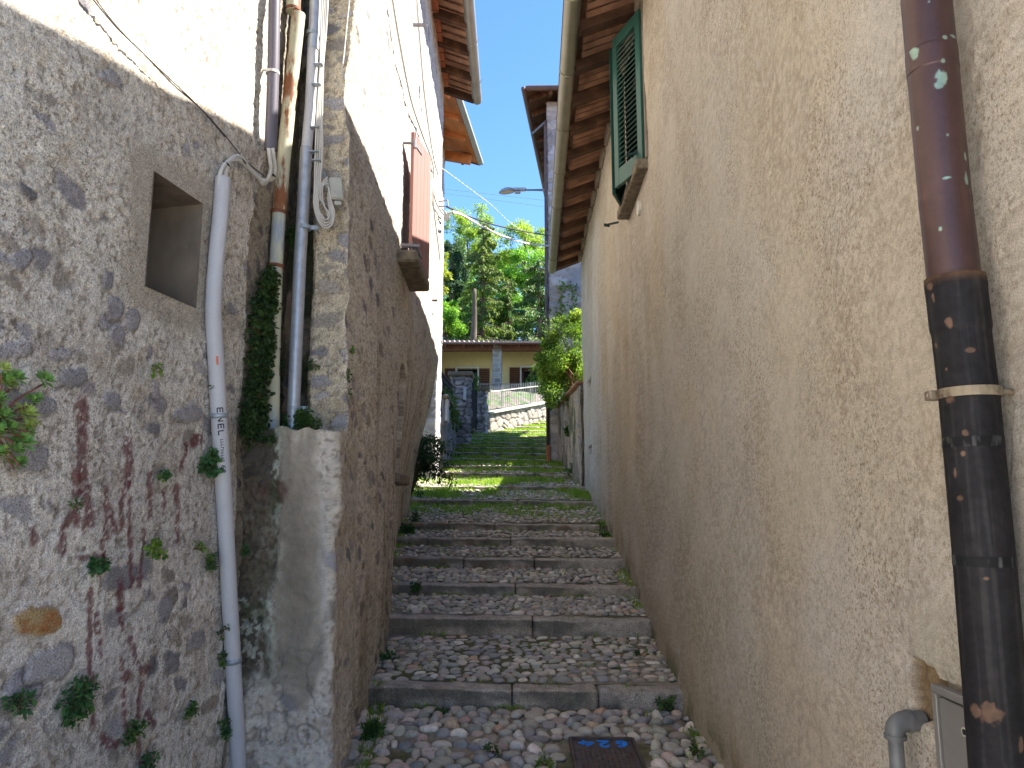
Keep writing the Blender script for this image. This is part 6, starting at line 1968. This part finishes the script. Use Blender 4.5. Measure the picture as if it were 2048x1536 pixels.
# ------------------------------------------------------------------ vegetation
def clumps(cs, rs, n, L, Wd, cols, droop=0.0, shell=0.5, rng=RNG):
    """leaf cloud through ellipsoidal clumps; returns V,F,C"""
    cs = np.asarray(cs, float); rs = np.asarray(rs, float)
    if rs.ndim == 1: rs = np.repeat(rs[:, None], 3, 1)
    k = rng.integers(0, len(cs), n)
    d = rdir(n, rng)
    r = rng.random(n) ** shell
    pos = cs[k] + d * rs[k] * r[:, None]
    dr = rdir(n, rng) + d * 0.8 + np.array([0, 0, -droop])
    nr = rdir(n, rng) + np.array([0, 0, 1.0])
    Ls = L * np.exp(rng.normal(0, .25, n))
    V, F = leaf_arrays(pos, dr, nr, Ls, Ls * Wd)
    cols = np.asarray(cols)
    cc = cols[h2(k, np.zeros(n), 3).__mul__(len(cols)).astype(int) % len(cols)]
    mixk = rng.random(n) < .45
    cc = np.where(mixk[:, None], cols[rng.integers(0, len(cols), n)], cc) * (0.75 + .5 * rng.random(n))[:, None]
    return V, F, np.repeat(cc, 4, 0)

def limb_tree(mb, base, top, r0, crown_c, n=9, rng=random):
    base, top = Vector(base), Vector(top)
    pts = [base.lerp(top, t) + Vector((rng.uniform(-.12, .12), rng.uniform(-.12, .12), 0)) * (t > 0) for t in (0, .25, .5, .75, 1)]
    mb.tube(lerp_pts(pts, 4), [r0 * (1.25 if i == 0 else 1 - .8 * i / 16) for i in range(17)], 9)
    for c in crown_c[:n]:
        c = Vector(c); t = max(.25, min(.95, (c.z - base.z) / max(.1, (top.z - base.z)) - .22)); a = base.lerp(top, t)
        m = a.lerp(c, .5) + Vector((0, 0, .15))
        mb.tube(lerp_pts([a, m, c], 4), [r0 * .38 * (1 - .85 * i / 8) for i in range(9)], 6)

def broad_tree(name, label, px, py_top, py_bot, wpx, y, n, L, cols, ncl=22, base_z=None, airy=.35, seed=1, group='trees behind the ochre house', upper=0.0):
    rg = np.random.default_rng(seed); rr = random.Random(seed)
    a, b = P(px, py_top, y), P(px, py_bot, y)
    k = (a - CAM).length / FPX * .98
    W_ = wpx * k / 2; H = (a.z - b.z) / 2; cz = (a.z + b.z) / 2
    gz_ = base_z if base_z is not None else 5.9 + .3 * (min(y, 70) - 36)
    root = thing(name, label, 'tree', (a.x, y, gz_), group)
    cs, rs = [], []
    while len(cs) < ncl:
        d = rg.uniform(-1, 1, 3)
        if np.linalg.norm(d) > 1: continue
        cs.append((a.x + d[0] * W_ * .85, y + d[1] * W_ * .9, cz + d[2] * H * .85)); s = rg.uniform(.5, 1.0) * airy
        rs.append((W_ * s, W_ * s, H * s * .62))
    mb = MB(); limb_tree(mb, (a.x + rr.uniform(-.2, .2), y, gz_), (a.x, y, cz + H * .5), max(.09, H * .045), cs, 12, rr); mb.build('trunk', M['bark'], root, smooth=True)
    V, F, C = clumps(cs, rs, n, L, .55, cols, .2, .6, rg)
    mesh_obj('crown', V, F, M['leaf'], root, col=C, smooth=False)
    return root

def conifer(name, label, px, py_top, y, z_bot, wid, n_whorl, cols, seed, lean=0.0, group='trees behind the ochre house', dens=1.0):
    rg = np.random.default_rng(seed); rr = random.Random(seed)
    t = P(px, py_top, y); gz_ = 5.9 + .3 * (min(y, 70) - 36)
    root = thing(name, label, 'tree', (t.x, y, gz_), group)
    mb = MB(); mb.tube([(t.x, y, gz_), (t.x, y, gz_ + (t.z - gz_) * .5), t], [.2, .13, .02], 9)
    pos, dr, LL = [], [], []
    H = t.z - z_bot
    for w in range(n_whorl):
        f_ = (w + .5) / n_whorl
        z0_ = t.z - H * f_
        nb = rr.randint(4, 6)
        for k in range(nb):
            z = z0_ + rr.uniform(-.5, .5) * H / n_whorl * 1.3
            an = rr.uniform(0, 2 * PI); L = wid * (0.18 + .82 * f_ ** .8) * rr.uniform(.45, 1.3)
            q = []
            for s in np.linspace(0, 1, 7):
                q.append(Vector((t.x + math.cos(an) * L * s, y + math.sin(an) * L * s, z + L * (.10 * s - .55 * s * s + .28 * s ** 3.5))))
            mb.tube(q, [.035 * (1 - .85 * i / 6) for i in range(7)], 4, caps=False)
            nn = int(150 * dens * (0.35 + L))
            s = rg.random(nn) ** .75
            Q = np.array([p[:] for p in q])
            i = np.clip((s * 6).astype(int), 0, 5); fr = (s * 6 - i)[:, None]
            base_ = Q[i] * (1 - fr) + Q[i + 1] * fr
            side = np.array([-math.sin(an), math.cos(an), 0]); fw = np.array([math.cos(an), math.sin(an), 0])
            sp = rg.normal(0, .16, nn) * (0.35 + L * .5) * (1.1 - s)
            base_ = base_ + side[None] * sp[:, None] - np.array([0, 0, 1])[None] * np.abs(sp)[:, None] * .5
            hang = rg.random(nn) * (.22 + .18 * L)
            base_[:, 2] -= hang * .55
            pos.append(base_); dr.append(np.array([0, 0, -1.0])[None] + fw[None] * .55 + rg.normal(0, .35, (nn, 3))); LL.append(.13 + .12 * rg.random(nn))
    mb.build('trunk', M['bark'], root, smooth=True)
    pos = np.concatenate(pos); dr = np.concatenate(dr); LL = np.concatenate(LL)
    V, F = leaf_arrays(pos, dr, rdir(len(pos), rg), LL, LL * .34)
    cols = np.array(cols); c = cols[rg.integers(0, len(cols), len(pos))] * (.7 + .6 * rg.random(len(pos)))[:, None]
    mesh_obj('crown', V, F, M['needle'], root, col=np.repeat(c, 4, 0), smooth=False)

LIGHT = [(.22, .34, .06), (.27, .38, .07), (.17, .29, .055)]
BRIGHT = [(.14, .32, .04), (.18, .37, .05), (.10, .25, .035)]
DARKG = [(.05, .12, .035), (.065, .145, .04), (.04, .095, .03)]
BLUEG = [(.04, .085, .055), (.05, .10, .06), (.03, .065, .045)]
YELG = [(.24, .30, .04), (.19, .26, .04), (.27, .32, .06)]
SPR = [(.11, .18, .03), (.15, .22, .035), (.07, .13, .03), (.19, .25, .05)]
broad_tree('locust_tree', 'tall airy pale-green tree reaching highest into the sky beside the lamp', 935, 395, 560, 140, 56, 10500, .16, LIGHT, 40, airy=.27, seed=3)
broad_tree('locust_tree', 'airy yellow-green tree standing at the right below the power lines', 1050, 436, 560, 140, 58, 9500, .16, LIGHT, 36, airy=.29, seed=4)
broad_tree('locust_tree', 'loose light-green tree behind the middle of the spruce', 985, 470, 640, 170, 60, 12000, .17, LIGHT + BRIGHT, 44, airy=.29, seed=14)
broad_tree('leafy_tree', 'bright green leafy tree with dense rounded crown at the right edge of the trees', 1060, 488, 610, 110, 50, 10000, .15, BRIGHT, 26, airy=.40, seed=5)
broad_tree('pine_tree', 'dark blue-green tree at the left behind the spruce', 905, 468, 640, 70, 52, 8000, .16, BLUEG, 22, airy=.42, seed=6)
broad_tree('leafy_tree', 'yellow-green tree peeking out beside the left house corner', 878, 498, 590, 62, 46, 3000, .14, YELG, 12, airy=.42, seed=7)
broad_tree('leafy_tree', 'low bright green leafy tree above the left end of the porch roof', 897, 592, 690, 90, 43, 9000, .12, BRIGHT + [(.2, .28, .04)], 18, airy=.42, seed=8)
conifer('spruce_tree', 'tall green spruce with drooping branches in the middle of the trees', 966, 448, 44.5, 9.5, 2.2, 19, SPR, 21, dens=1.1)
conifer('spruce_tree', 'dark green spruce with wide drooping boughs at the right above the porch roof', 1078, 520, 42.5, 8.8, 2.9, 15, DARKG + SPR[:2], 22, dens=1.25)
conifer('spruce_tree', 'small green spruce low behind the right side of the big spruce', 1018, 560, 46.0, 9.0, 2.0, 12, SPR + DARKG, 23)
broad_tree('leafy_tree', 'dark undergrowth tree low between the spruces above the porch roof', 1030, 610, 690, 130, 47, 8500, .13, DARKG + BRIGHT, 20, airy=.38, seed=9)
broad_tree('leafy_tree', 'dark green tree filling the gap behind the bare trunk', 935, 590, 690, 120, 50, 8500, .14, DARKG + BRIGHT, 20, airy=.38, seed=10)
broad_tree('leafy_tree', 'wide green tree low behind the spruces, filling the gaps above the porch roof', 1000, 575, 690, 210, 63, 16000, .17, BRIGHT + DARKG[:1], 36, airy=.3, seed=18)
broad_tree('leafy_tree', 'mid green tree filling the gap left of the tall spruce', 915, 520, 680, 110, 54, 7000, .16, BRIGHT + DARKG[:1], 26, airy=.36, seed=17)
broad_tree('leafy_tree', 'green tree mostly hidden behind the left houses', 800, 440, 690, 160, 48, 4000, .16, BRIGHT + DARKG, 20, airy=.36, seed=11)
broad_tree('leafy_tree', 'green tree mostly hidden behind the stone tower', 1180, 430, 690, 170, 50, 4000, .16, BRIGHT + DARKG, 20, airy=.36, seed=12)

def dead_trunk():
    y = 41.5
    b, t = P(946, 700, y), P(949, 578, y)
    o = thing('bare_trunk', 'bare brown tree trunk rising behind the porch roof of the ochre house', 'tree', (b.x, y, 7.0), 'trees behind the ochre house')
    mb = MB(); mb.tube(lerp_pts([(b.x - .05, y, 7), b, b.lerp(t, .5) + Vector((.03, 0, 0)), t], 5), [.26 - .0105 * i for i in range(16)], 10)
    mb.build('trunk', M['bark'], o, smooth=True)
    rr = random.Random(3)
    mb = MB()
    for k in range(26):
        q = b.lerp(t, rr.random()); a = rr.uniform(0, 6.28); L = rr.uniform(.15, .5)
        mb.tube([q, q + Vector((math.cos(a) * L, math.sin(a) * L, rr.uniform(-.25, .1)))], [.012, .004], 4)
    mb.build('dead_twigs', M['bark'], o)
dead_trunk()

def leafy_mass(name, label, cat, cs, rs, n, L, cols, stems, base, wr=.55, droop=.3, seed=1, stem_r=.008, group=None, shell=.6):
    rg = np.random.default_rng(seed)
    root = thing(name, label, cat, base, group)
    if stems:
        mb = MB()
        for s in stems:
            mb.tube(lerp_pts(s, 4), [max(.002, stem_r * (1 - .7 * i / (4 * (len(s) - 1)))) for i in range(4 * (len(s) - 1) + 1)], 5)
        mb.build('stems', M['stem'], root, smooth=True)
    V, F, C = clumps(cs, rs, n, L, wr, cols, droop, shell, rg)
    mesh_obj('foliage', V, F, M['leaf'], root, col=C, smooth=False)
    return root

# bush over the garden wall on the right
def right_bush():
    rg = np.random.default_rng(31)
    cs, rs = [], []
    for k in range(46):
        px = rg.uniform(1092, 1176); y = rg.uniform(16.8, 18.3)
        py = rg.uniform(655, 790)
        if px < 1105 and py < 690: continue
        p = P(px, py, y); cs.append(p[:]); rs.append(rg.uniform(.17, .34))
    for (px, py) in ((1083, 716), (1088, 745), (1095, 690), (1098, 785), (1103, 803), (1095, 765), (1140, 640), (1155, 632), (1160, 650), (1108, 672), (1090, 730)):
        cs.append(P(px, py, 17.2)[:]); rs.append(.17)
    stems = [[(1.5 + .2 * math.sin(k), 17 + .3 * math.cos(k * 2), 3.9), tuple((np.array(cs[k]) + np.array((1.5, 17, 3.9))) / 2 + np.array((0, 0, .2))), cs[k]] for k in range(0, 40, 2)]
    leafy_mass('bush', 'dense green bush spilling over the brown garden wall on the right', 'bush', cs, rs, 26000, .052, [(.11, .22, .03), (.17, .29, .04), (.075, .15, .025), (.24, .33, .05)], stems, (1.5, 17, 3.95), seed=32, stem_r=.02)
    cs, rs = [], []
    for (px, py) in ((1123, 575), (1122, 595), (1124, 615), (1121, 632), (1145, 572), (1147, 590), (1143, 610), (1148, 628), (1112, 640), (1132, 645), (1150, 648), (1110, 622)):
        cs.append(P(px, py, 19.2)[:]); rs.append(.12)
    stems = [[P(1122, 665, 19.2), P(1124, 620, 19.22), P(1122, 570, 19.22)], [P(1146, 665, 19.2), P(1144, 620, 19.22), P(1146, 570, 19.22)]]
    leafy_mass('climbing_vine', 'sparse green vine climbing the grey stone tower above the bush', 'vine', cs, rs, 420, .08, [(.14, .24, .04), (.10, .19, .03)], stems, P(1135, 665, 19.2)[:], seed=33)
right_bush()

# overhanging shrub at the left foot of the sunlit patch
def left_shrub():
    base = Vector((-1.66, 12.75, 1.75))
    ends = [(908, 962), (884, 962), (866, 950), (850, 955), (912, 905), (895, 884), (870, 874), (852, 872), (842, 900), (900, 930), (860, 910), (880, 920), (838, 985)]
    stems, cs, rs = [], [], []
    rg = random.Random(5)
    for i, e in enumerate(ends):
        t = P(e[0], e[1], 12.3 + rg.uniform(-.3, .8))
        m = base.lerp(t, .55) + Vector((0, 0, .35))
        stems.append([base, base.lerp(m, .5) + Vector((0, 0, .2)), m, t])
        sm = lerp_pts(stems[-1], 5)
        for q in sm[5:]:
            cs.append(q[:]); rs.append(.075)
    for (px, py) in ((850, 890), (860, 885), (855, 905), (870, 895), (880, 890), (848, 915), (866, 918), (842, 880)):
        cs.append(P(px, py, 12.7)[:]); rs.append(.17)
    leafy_mass('shrub', 'dark green shrub with drooping twigs leaning out from behind the left house corner', 'shrub', cs, rs, 3000, .062, [(.035, .075, .03), (.05, .10, .035), (.03, .06, .025)], stems, base[:], wr=.38, droop=.9, seed=34, stem_r=.012)
    cs = [P(px, py, 19 + k * .3)[:] for k, (px, py) in enumerate(((884, 790), (890, 800), (897, 812), (902, 825), (905, 838), (892, 790), (900, 800), (896, 835), (888, 775), (909, 850), (893, 855)))]
    leafy_mass('trailing_plant', 'green creeper trailing over the low garden wall behind the iron railing', 'creeper', cs, [.22] * len(cs), 1800, .085, [(.06, .12, .03), (.10, .17, .04), (.13, .19, .06)], [[cs[0], cs[2], cs[4]], [cs[5], cs[6], cs[7]]], cs[-1], seed=35, droop=1)
    cs = [P(px, py, 32.2)[:] for px, py in ((1010, 790), (1050, 780), (1065, 765), (1080, 760), (1025, 815), (985, 815), (1075, 740), (1085, 735))]
    leafy_mass('garden_plant', 'low green garden plants behind the pale iron fence', 'plant', cs, [.3] * len(cs), 1800, .10, [(.10, .18, .04), (.07, .14, .03)], None, P(1040, 800, 32.2)[:], seed=36)
    cs = [P(px, py, 24.0)[:] for px, py in ((942, 764), (950, 770), (947, 758))]
    leafy_mass('garden_plant', 'small green plant seen above the gate between the two pillars', 'plant', cs, [.2] * 3, 420, .07, [(.09, .18, .04)], None, P(946, 775, 24.0)[:], seed=37)
left_shrub()

# ivy in the recess behind the pipes
def ivy():
    rg = np.random.default_rng(41)
    cs, rs = [], []
    for k in range(150):
        py = rg.uniform(535, 865)
        w = np.interp(py, [535, 600, 700, 800, 865], [514, 502, 490, 478, 470]); e = np.interp(py, [535, 600, 700, 865], [536, 542, 540, 548])
        px = rg.uniform(w, e)
        h = hit(px, py, (-1.53, 4.5, 0), (1, 0, 0)); h.y = min(h.y, 5.1)
        cs.append((h.x + .035, h.y, h.z)); rs.append((.035, .06, .05))
    for (px, py) in ((475, 835), (480, 820), (468, 850), (490, 845), (505, 858), (462, 862), (486, 862), (520, 870), (474, 875), (496, 880), (535, 872), (465, 812), (486, 600), (492, 640), (478, 770), (472, 790), (484, 700)):
        p = P(px, py, 4.42); cs.append(p[:]); rs.append((.05, .04, .05))
    st = [[hit(520, 865, (-1.5, 0, 0), (1, 0, 0)), hit(515, 700, (-1.5, 0, 0), (1, 0, 0)), hit(524, 545, (-1.5, 0, 0), (1, 0, 0))]]
    leafy_mass('climbing_ivy', 'dark green ivy and ferns filling the recess left of the rusty pipe', 'ivy', cs, rs, 5200, .026, [(.025, .06, .018), (.04, .085, .025), (.02, .045, .015), (.06, .11, .03)], st, (-1.5, 4.7, 2.05), seed=42, wr=.7, droop=.6)
    cs = [P(px, py, 4.72)[:] for px, py in ((602, 835), (612, 842), (620, 850), (598, 850), (608, 828), (630, 848))]
    leafy_mass('wall_fern', 'small green plants around the foot of the galvanised pipe on the pier', 'plant', cs, [.045] * 6, 420, .026, [(.05, .11, .03), (.07, .14, .035)], None, P(610, 866, 4.72)[:], seed=43)
    cs = [P(px, py, 4.78)[:] for px, py in ((572, 848), (576, 835), (566, 855), (574, 862))]
    leafy_mass('wall_fern', 'tiny green plants between the feet of the rusty and galvanised pipes', 'plant', cs, [.035] * 4, 260, .022, [(.04, .09, .03), (.06, .12, .03)], None, P(572, 866, 4.78)[:], seed=44)
    cs = [P(px, py, 5.0)[:] for px, py in ((585, 460), (590, 470), (580, 478), (588, 485))]
    leafy_mass('wall_fern', 'green tuft between the rusty and galvanised pipes, high in the recess', 'plant', cs, [.035] * 4, 260, .02, [(.05, .12, .03)], None, P(585, 485, 5.0)[:], seed=45)
    # dry roots hanging in the recess
    rr = random.Random(8)
    o = thing('dry_roots', 'tangle of dry brown roots hanging between the rusty and galvanised pipes', 'roots', P(578, 590, 5.0))
    mb = MB()
    for (x0, y0, y1) in ((578, 588, 690), (572, 780, 850)):
        for k in range(16):
            x = x0 + rr.uniform(-9, 9)
            mb.tube(lerp_pts([P(x0 + rr.uniform(-4, 4), y0 + rr.uniform(-6, 10), 4.98), P(x + rr.uniform(-6, 6), y0 + (y1 - y0) * .5, 4.93), P(x + rr.uniform(-8, 6), y1 - rr.uniform(0, 40), 4.95)], 4), .0022, 4)
    mb.build('root', mat('dry_root', (.22, .15, .10), .9, bump=0), o)
ivy()

def weed(label, px, py, r, n, cols, host='A', L=.022, seed=0, off=.03, cat='weed', wr=.7, group='weeds on the walls and steps', name='weed', y=None, aspect=(1, 1)):
    rg = np.random.default_rng(1000 + seed)
    if host == 'A': h = hitA(px, py, off); nrm = np.array(AN)
    elif host == 'B': h = hitB(px, py, off); nrm = np.array(BN)
    elif host == 'D': h = hitD(px, py, off); nrm = np.array(DN)
    else: h = P(px, py, y); nrm = np.array((0, 0, 1.0))
    k = (h - CAM).length / FPX
    R = r * k
    root = thing(name, label, cat, h[:], group)
    m = max(3, n // 14)
    cs, stems = [], []
    base = np.array(h[:]) - nrm * off * .8
    right = np.array((1, 0, 0)) if host not in 'AB' else np.cross((0, 0, 1.0), nrm) * -1
    for i in range(m):
        a = rg.uniform(0, 2 * PI); q = R * math.sqrt(rg.random()) * .85
        if host == 'G':
            c = base + np.array((math.cos(a) * q * aspect[0], math.sin(a) * q * .5, abs(rg.normal(.45, .35)) * R * aspect[1]))
        else:
            c = base + right * math.cos(a) * q * aspect[0] + np.array((0, 0, 1)) * math.sin(a) * q * aspect[1] + nrm * rg.uniform(.012, .05)
        cs.append(c)
        stems.append([Vector(base), Vector((base + c) / 2 + nrm * .012), Vector(c)])
    mb = MB()
    for s in stems: mb.tube(lerp_pts(s, 3), .0016 if R < .2 else .003, 4, caps=False)
    mb.build('stems', M['stem'], root, smooth=True)
    V, F, C = clumps(cs, [max(.012, R * .22)] * m, n, L, wr, cols, .1, .6, rg)
    mesh_obj('foliage', V, F, M['leaf'], root, col=C, smooth=False)
DG = [(.055, .14, .05), (.075, .17, .06), (.04, .10, .04)]
LG = [(.14, .24, .04), (.18, .28, .05), (.10, .19, .04)]
MG = [(.07, .15, .04), (.09, .18, .045), (.05, .11, .035)]
W_ = [
 ('small light-green fern on the left wall below the square hole', 313, 742, 14, 60, LG, 'A', .016),
 ('large dark green leafy weed growing across the grey plastic conduit', 424, 928, 36, 420, DG, 'A', .024),
 ('dark little fern on the left wall between the red brush strokes', 325, 955, 16, 110, DG + LG[:1], 'A', .018),
 ('tiny sprig near the top of the red letters on the left wall', 146, 1010, 11, 40, MG, 'A', .015),
 ('round dark green weed in the middle of the red scribbles', 195, 1131, 20, 230, DG, 'A', .018),
 ('yellow-green weed right of the round dark weed on the left wall', 312, 1098, 19, 120, LG, 'A', .020),
 ('pale yellow-green sprig reaching toward the conduit from the left', 396, 1099, 16, 60, LG, 'A', .018),
 ('light green fern touching the left side of the conduit', 421, 1122, 19, 150, MG, 'A', .018),
 ('broad bushy green weed low on the left wall with blue-green leaves', 158, 1404, 44, 520, DG + MG[:1], 'A', .022),
 ('low green weed with tiny purple flowers at the lower left edge', 36, 1410, 20, 130, DG, 'A', .022),
 ('upright green weed low on the left wall, left of the conduit', 384, 1420, 19, 150, MG, 'A', .018),
 ('leafy green weed at the bottom of the red scribbles', 262, 1470, 27, 240, MG, 'A', .019),
 ('green weed cut by the bottom edge of the picture under the red scribbles', 293, 1526, 20, 150, DG, 'A', .019),
 ('tiny green sprig on the conduit above its printed letters', 421, 772, 12, 50, MG, 'A', .014),
 ('small green weed on the left edge of the conduit at its middle', 447, 1263, 16, 120, MG, 'A', .016),
 ('small green weed on the left edge of the conduit just above its lower strap', 446, 1318, 15, 110, MG, 'A', .016),
 ('green weed beside the lowest part of the conduit', 452, 1452, 22, 220, DG, 'A', .017),
 ('small green weed in the gap between conduit and pier, level with its middle', 488, 1100, 16, 120, DG, 'A', .016),
 ('narrow green weed right of the conduit above its lower strap', 497, 1232, 15, 120, DG, 'A', .016),
 ('green weed right of the conduit just below its lower strap', 505, 1370, 17, 150, DG, 'A', .016),
 ('small green weed on the rubble house corner above the alley', 690, 760, 18, 170, DG, 'B', .022),
 ('mossy yellow-green tuft on the rubble house corner above the green weed', 697, 706, 14, 60, LG, 'B', .018),
]
for i, (lab, px, py, r, n, cols, host, L) in enumerate(W_):
    weed(lab, px, py, r, n, cols, host, L, seed=i, aspect=(1, 1.5) if host == 'B' else (1, .9), wr=.8 if 'dark' in lab else .6)
G_ = [
 ('bright green fern at the left wall foot beside the first steps', 742, 1462, 26, 260, MG, 5.35, .045),
 ('dark green weed at the left wall foot beside the second step', 777, 1322, 24, 240, DG, 6.75, .045),
 ('lone dark weed growing on the left end of the third step edge', 834, 1176, 20, 200, DG, 8.4, .04),
 ('leafy weeds at the left wall foot beside the fifth and sixth steps', 812, 1064, 22, 260, DG, 10.7, .06),
 ('dark leafy clump at the base of the left house far corner', 828, 1046, 18, 160, DG, 11.2, .06),
 ('small green weed at the right wall foot by the lowest step', 1335, 1416, 26, 180, MG, 6.0, .04),
 ('small weed on the cobbles in front of the lowest step', 885, 1428, 18, 110, MG, 5.9, .035),
 ('tiny weed between cobbles at the right of the lower landing', 1280, 1306, 20, 110, MG, 6.75, .03),
 ('moss-green weed at the right wall foot near the upper steps', 1207, 1072, 16, 120, MG, 10.5, .05),
 ('green weed in the bottom right corner of the cobbles', 1388, 1504, 18, 110, MG, 5.05, .03),
 ('green tuft at the right wall foot, halfway up the steps', 1200, 1050, 12, 90, LG, 11.0, .045),
 ('small tuft between cobbles left of the manhole cover', 985, 1500, 20, 110, MG, 5.1, .03),
 ('bright tuft between cobbles at the bottom edge, left of the manhole', 1090, 1524, 20, 120, LG, 4.95, .03),
]
for i, (lab, px, py, r, n, cols, y, L) in enumerate(G_):
    weed(lab, px, py, r * .8, n, cols, 'G', L * .8, seed=60 + i, y=y, wr=.45)
weed('green moss patch hanging on the brown garden wall below the bush', 1136, 872, 14, 200, DG + LG[:1], 'G', .05, seed=90, y=17.2, aspect=(.5, 1.6))
weed('green weed sprouting from the far edge of the right wall', 1179, 892, 12, 120, MG, 'G', .05, seed=91, y=14.9)
weed('green weeds at the foot of the brown garden wall', 1140, 945, 14, 160, MG, 'G', .06, seed=92, y=16.6, aspect=(1.6, 1))
weed('light fern on the small stones beside the galvanised pipe', 625, 732, 12, 60, MG, 'G', .02, seed=93, y=4.9)

def sedum():
    o = thing('succulent_plant', 'pale green succulent with reddish stems growing from the wall at the left edge', 'succulent', hitA(10, 900, .02)[:])
    rr = np.random.default_rng(5)
    ros = [(4, 742, .9), (13, 771, 1), (29, 760, 1), (86, 762, 1), (4, 835, 1), (16, 860, 1), (60, 804, .8), (72, 800, .7), (48, 831, 1.2), (64, 857, 1.1), (42, 888, 1.2), (24, 902, 1), (30, 932, .9), (40, 925, .6), (5, 764, 1), (-12, 800, 1.1), (-15, 860, 1.2), (-10, 910, 1), (55, 870, .7), (2, 905, .7)]
    mb = MB()
    root_p = hitA(-20, 880, .02)
    for (px, py, s) in ros:
        e = hitA(px, py, .06 + .05 * rr.random())
        m = (hitA(px * .35 - 10, py * .5 + 430, .07))
        mb.tube(lerp_pts([root_p, m, e - Vector((0, 0, .012))], 5), [.006 - .0003 * i for i in range(11)], 6)
    mb.build('stems', mat('red_stem', (.17, .065, .045), .7, var=.3, vscale=40, bump=.2), o, smooth=True)
    P_, D_, N_, L_, C_ = [], [], [], [], []
    for i, (px, py, s) in enumerate(ros):
        e = np.array(hitA(px, py, .075)[:]); ax = np.array(AN) * .7 + np.array((0, 0, .75)) + rr.normal(0, .25, 3); ax /= np.linalg.norm(ax)
        t1 = np.cross(ax, (0, 1, .2)); t1 /= np.linalg.norm(t1); t2 = np.cross(ax, t1)
        pale = rr.random() < .3
        for k in range(30):
            a = k * 2.39996; f_ = k / 30.0
            d = (t1 * math.cos(a) + t2 * math.sin(a)) * (1.05 - .85 * f_) + ax * (.15 + 1.0 * f_)
            d /= np.linalg.norm(d)
            P_.append(e + d * .004 + ax * .012 * f_); D_.append(d); N_.append(ax); L_.append(.044 * s * (1.1 - .55 * f_))
            C_.append(np.array((.38, .46, .16) if pale else (.19, .34, .11)) * (0.8 + .4 * rr.random()) * (1.0 + .35 * f_))
    V, F = leaf_arrays(np.array(P_), np.array(D_), np.array(N_), np.array(L_), np.array(L_) * .46, .12)
    mesh_obj('rosettes', V, F, M['leaf'], o, col=np.repeat(np.array(C_), 4, 0), smooth=False)
sedum()

# ------------------------------------------------------------------ grass between the stones of the upper path
def grass():
    rg = np.random.default_rng(77)
    pos, hh = [], []
    def zat(X, Y):
        Z = np.zeros(len(X))
        yy = Y - SKEW * X
        for i in range(-1, len(ST_Y)):
            lo = -9 if i < 0 else ST_Y[i]; hi = ST_Y[i + 1] if i + 1 < len(ST_Y) else 99
            m = (yy >= lo) & (yy < hi)
            Z[m] = tread_z(X[m], Y[m], i)
        return Z
    n = 260000
    X = rg.uniform(-2.4, 2.0, n); Y = 10.5 + 19.5 * rg.random(n) ** .85
    clump = vn(X * 5, Y * 5, 3)
    g = grassy(X, Y)
    onstep = np.zeros(n)
    yy = Y - SKEW * X
    for y0 in ST_Y: onstep += ((yy > y0 - .02) & (yy < y0 + .22)) * 0.9
    keep = rg.random(n) < g * sstep(.25, .7, clump) * (1 - np.clip(onstep, 0, .93))
    # a sparse fringe under the risers and along the walls lower down
    m = 5000
    i = rg.integers(0, 8, m); X2 = rg.uniform(-2, 1.5, m); Y2 = np.array(ST_Y)[i] + SKEW * X2 - np.abs(rg.normal(0, .03, m)) - .01
    k2 = sstep(.52, .7, fbm(X2 * 3, Y2 * 3, 3, 6)) > rg.random(m)
    m3 = 5000
    Y3 = rg.uniform(4.6, 12, m3); X3 = np.where(rg.random(m3) < .5, np.array([leftX(y) for y in Y3]) + np.abs(rg.normal(.05, .05, m3)), XD(Y3) - np.abs(rg.normal(.04, .05, m3)))
    k3 = sstep(.5, .66, fbm(X3 * 2, Y3 * 2, 3, 16)) > rg.random(m3)
    # scattered tufts in the joints of the lower cobbles
    m4 = 4000
    X4 = rg.uniform(-1.2, 1.3, m4); Y4 = rg.uniform(4.4, 11, m4)
    k4 = sstep(.70, .80, vn(X4 * 3.2, Y4 * 3.2, 61)) > rg.random(m4)
    X = np.concatenate([X[keep], X2[k2], X3[k3], X4[k4]]); Y = np.concatenate([Y[keep], Y2[k2], Y3[k3], Y4[k4]])
    small = np.concatenate([np.ones(keep.sum()), np.full(k2.sum(), .55), np.full(k3.sum(), .6), np.full(k4.sum(), .45)])
    N = len(X)
    Z = zat(X, Y) - .012
    pos = np.stack([X, Y, Z], 1)
    d = np.stack([rg.normal(0, .55, N), rg.normal(0, .55, N), np.ones(N)], 1)
    L = (.05 + .075 * rg.random(N)) * small
    V, F = leaf_arrays(pos, d, rdir(N, rg), L, .011 * (0.7 + .6 * rg.random(N)) * (0.6 + .4 * small), .3)
    pal = np.array([(.19, .35, .05), (.25, .40, .06), (.15, .28, .04), (.31, .40, .08)])
    C = pal[rg.integers(0, 4, N)] * (.75 + .5 * rg.random(N))[:, None]
    o = mesh_obj('grass', V, F, M['leaf'], col=np.repeat(C, 4, 0), smooth=False, kind='stuff')
    o['label'] = 'green grass growing between the cobbles of the upper steps'; o['category'] = 'grass'
grass()
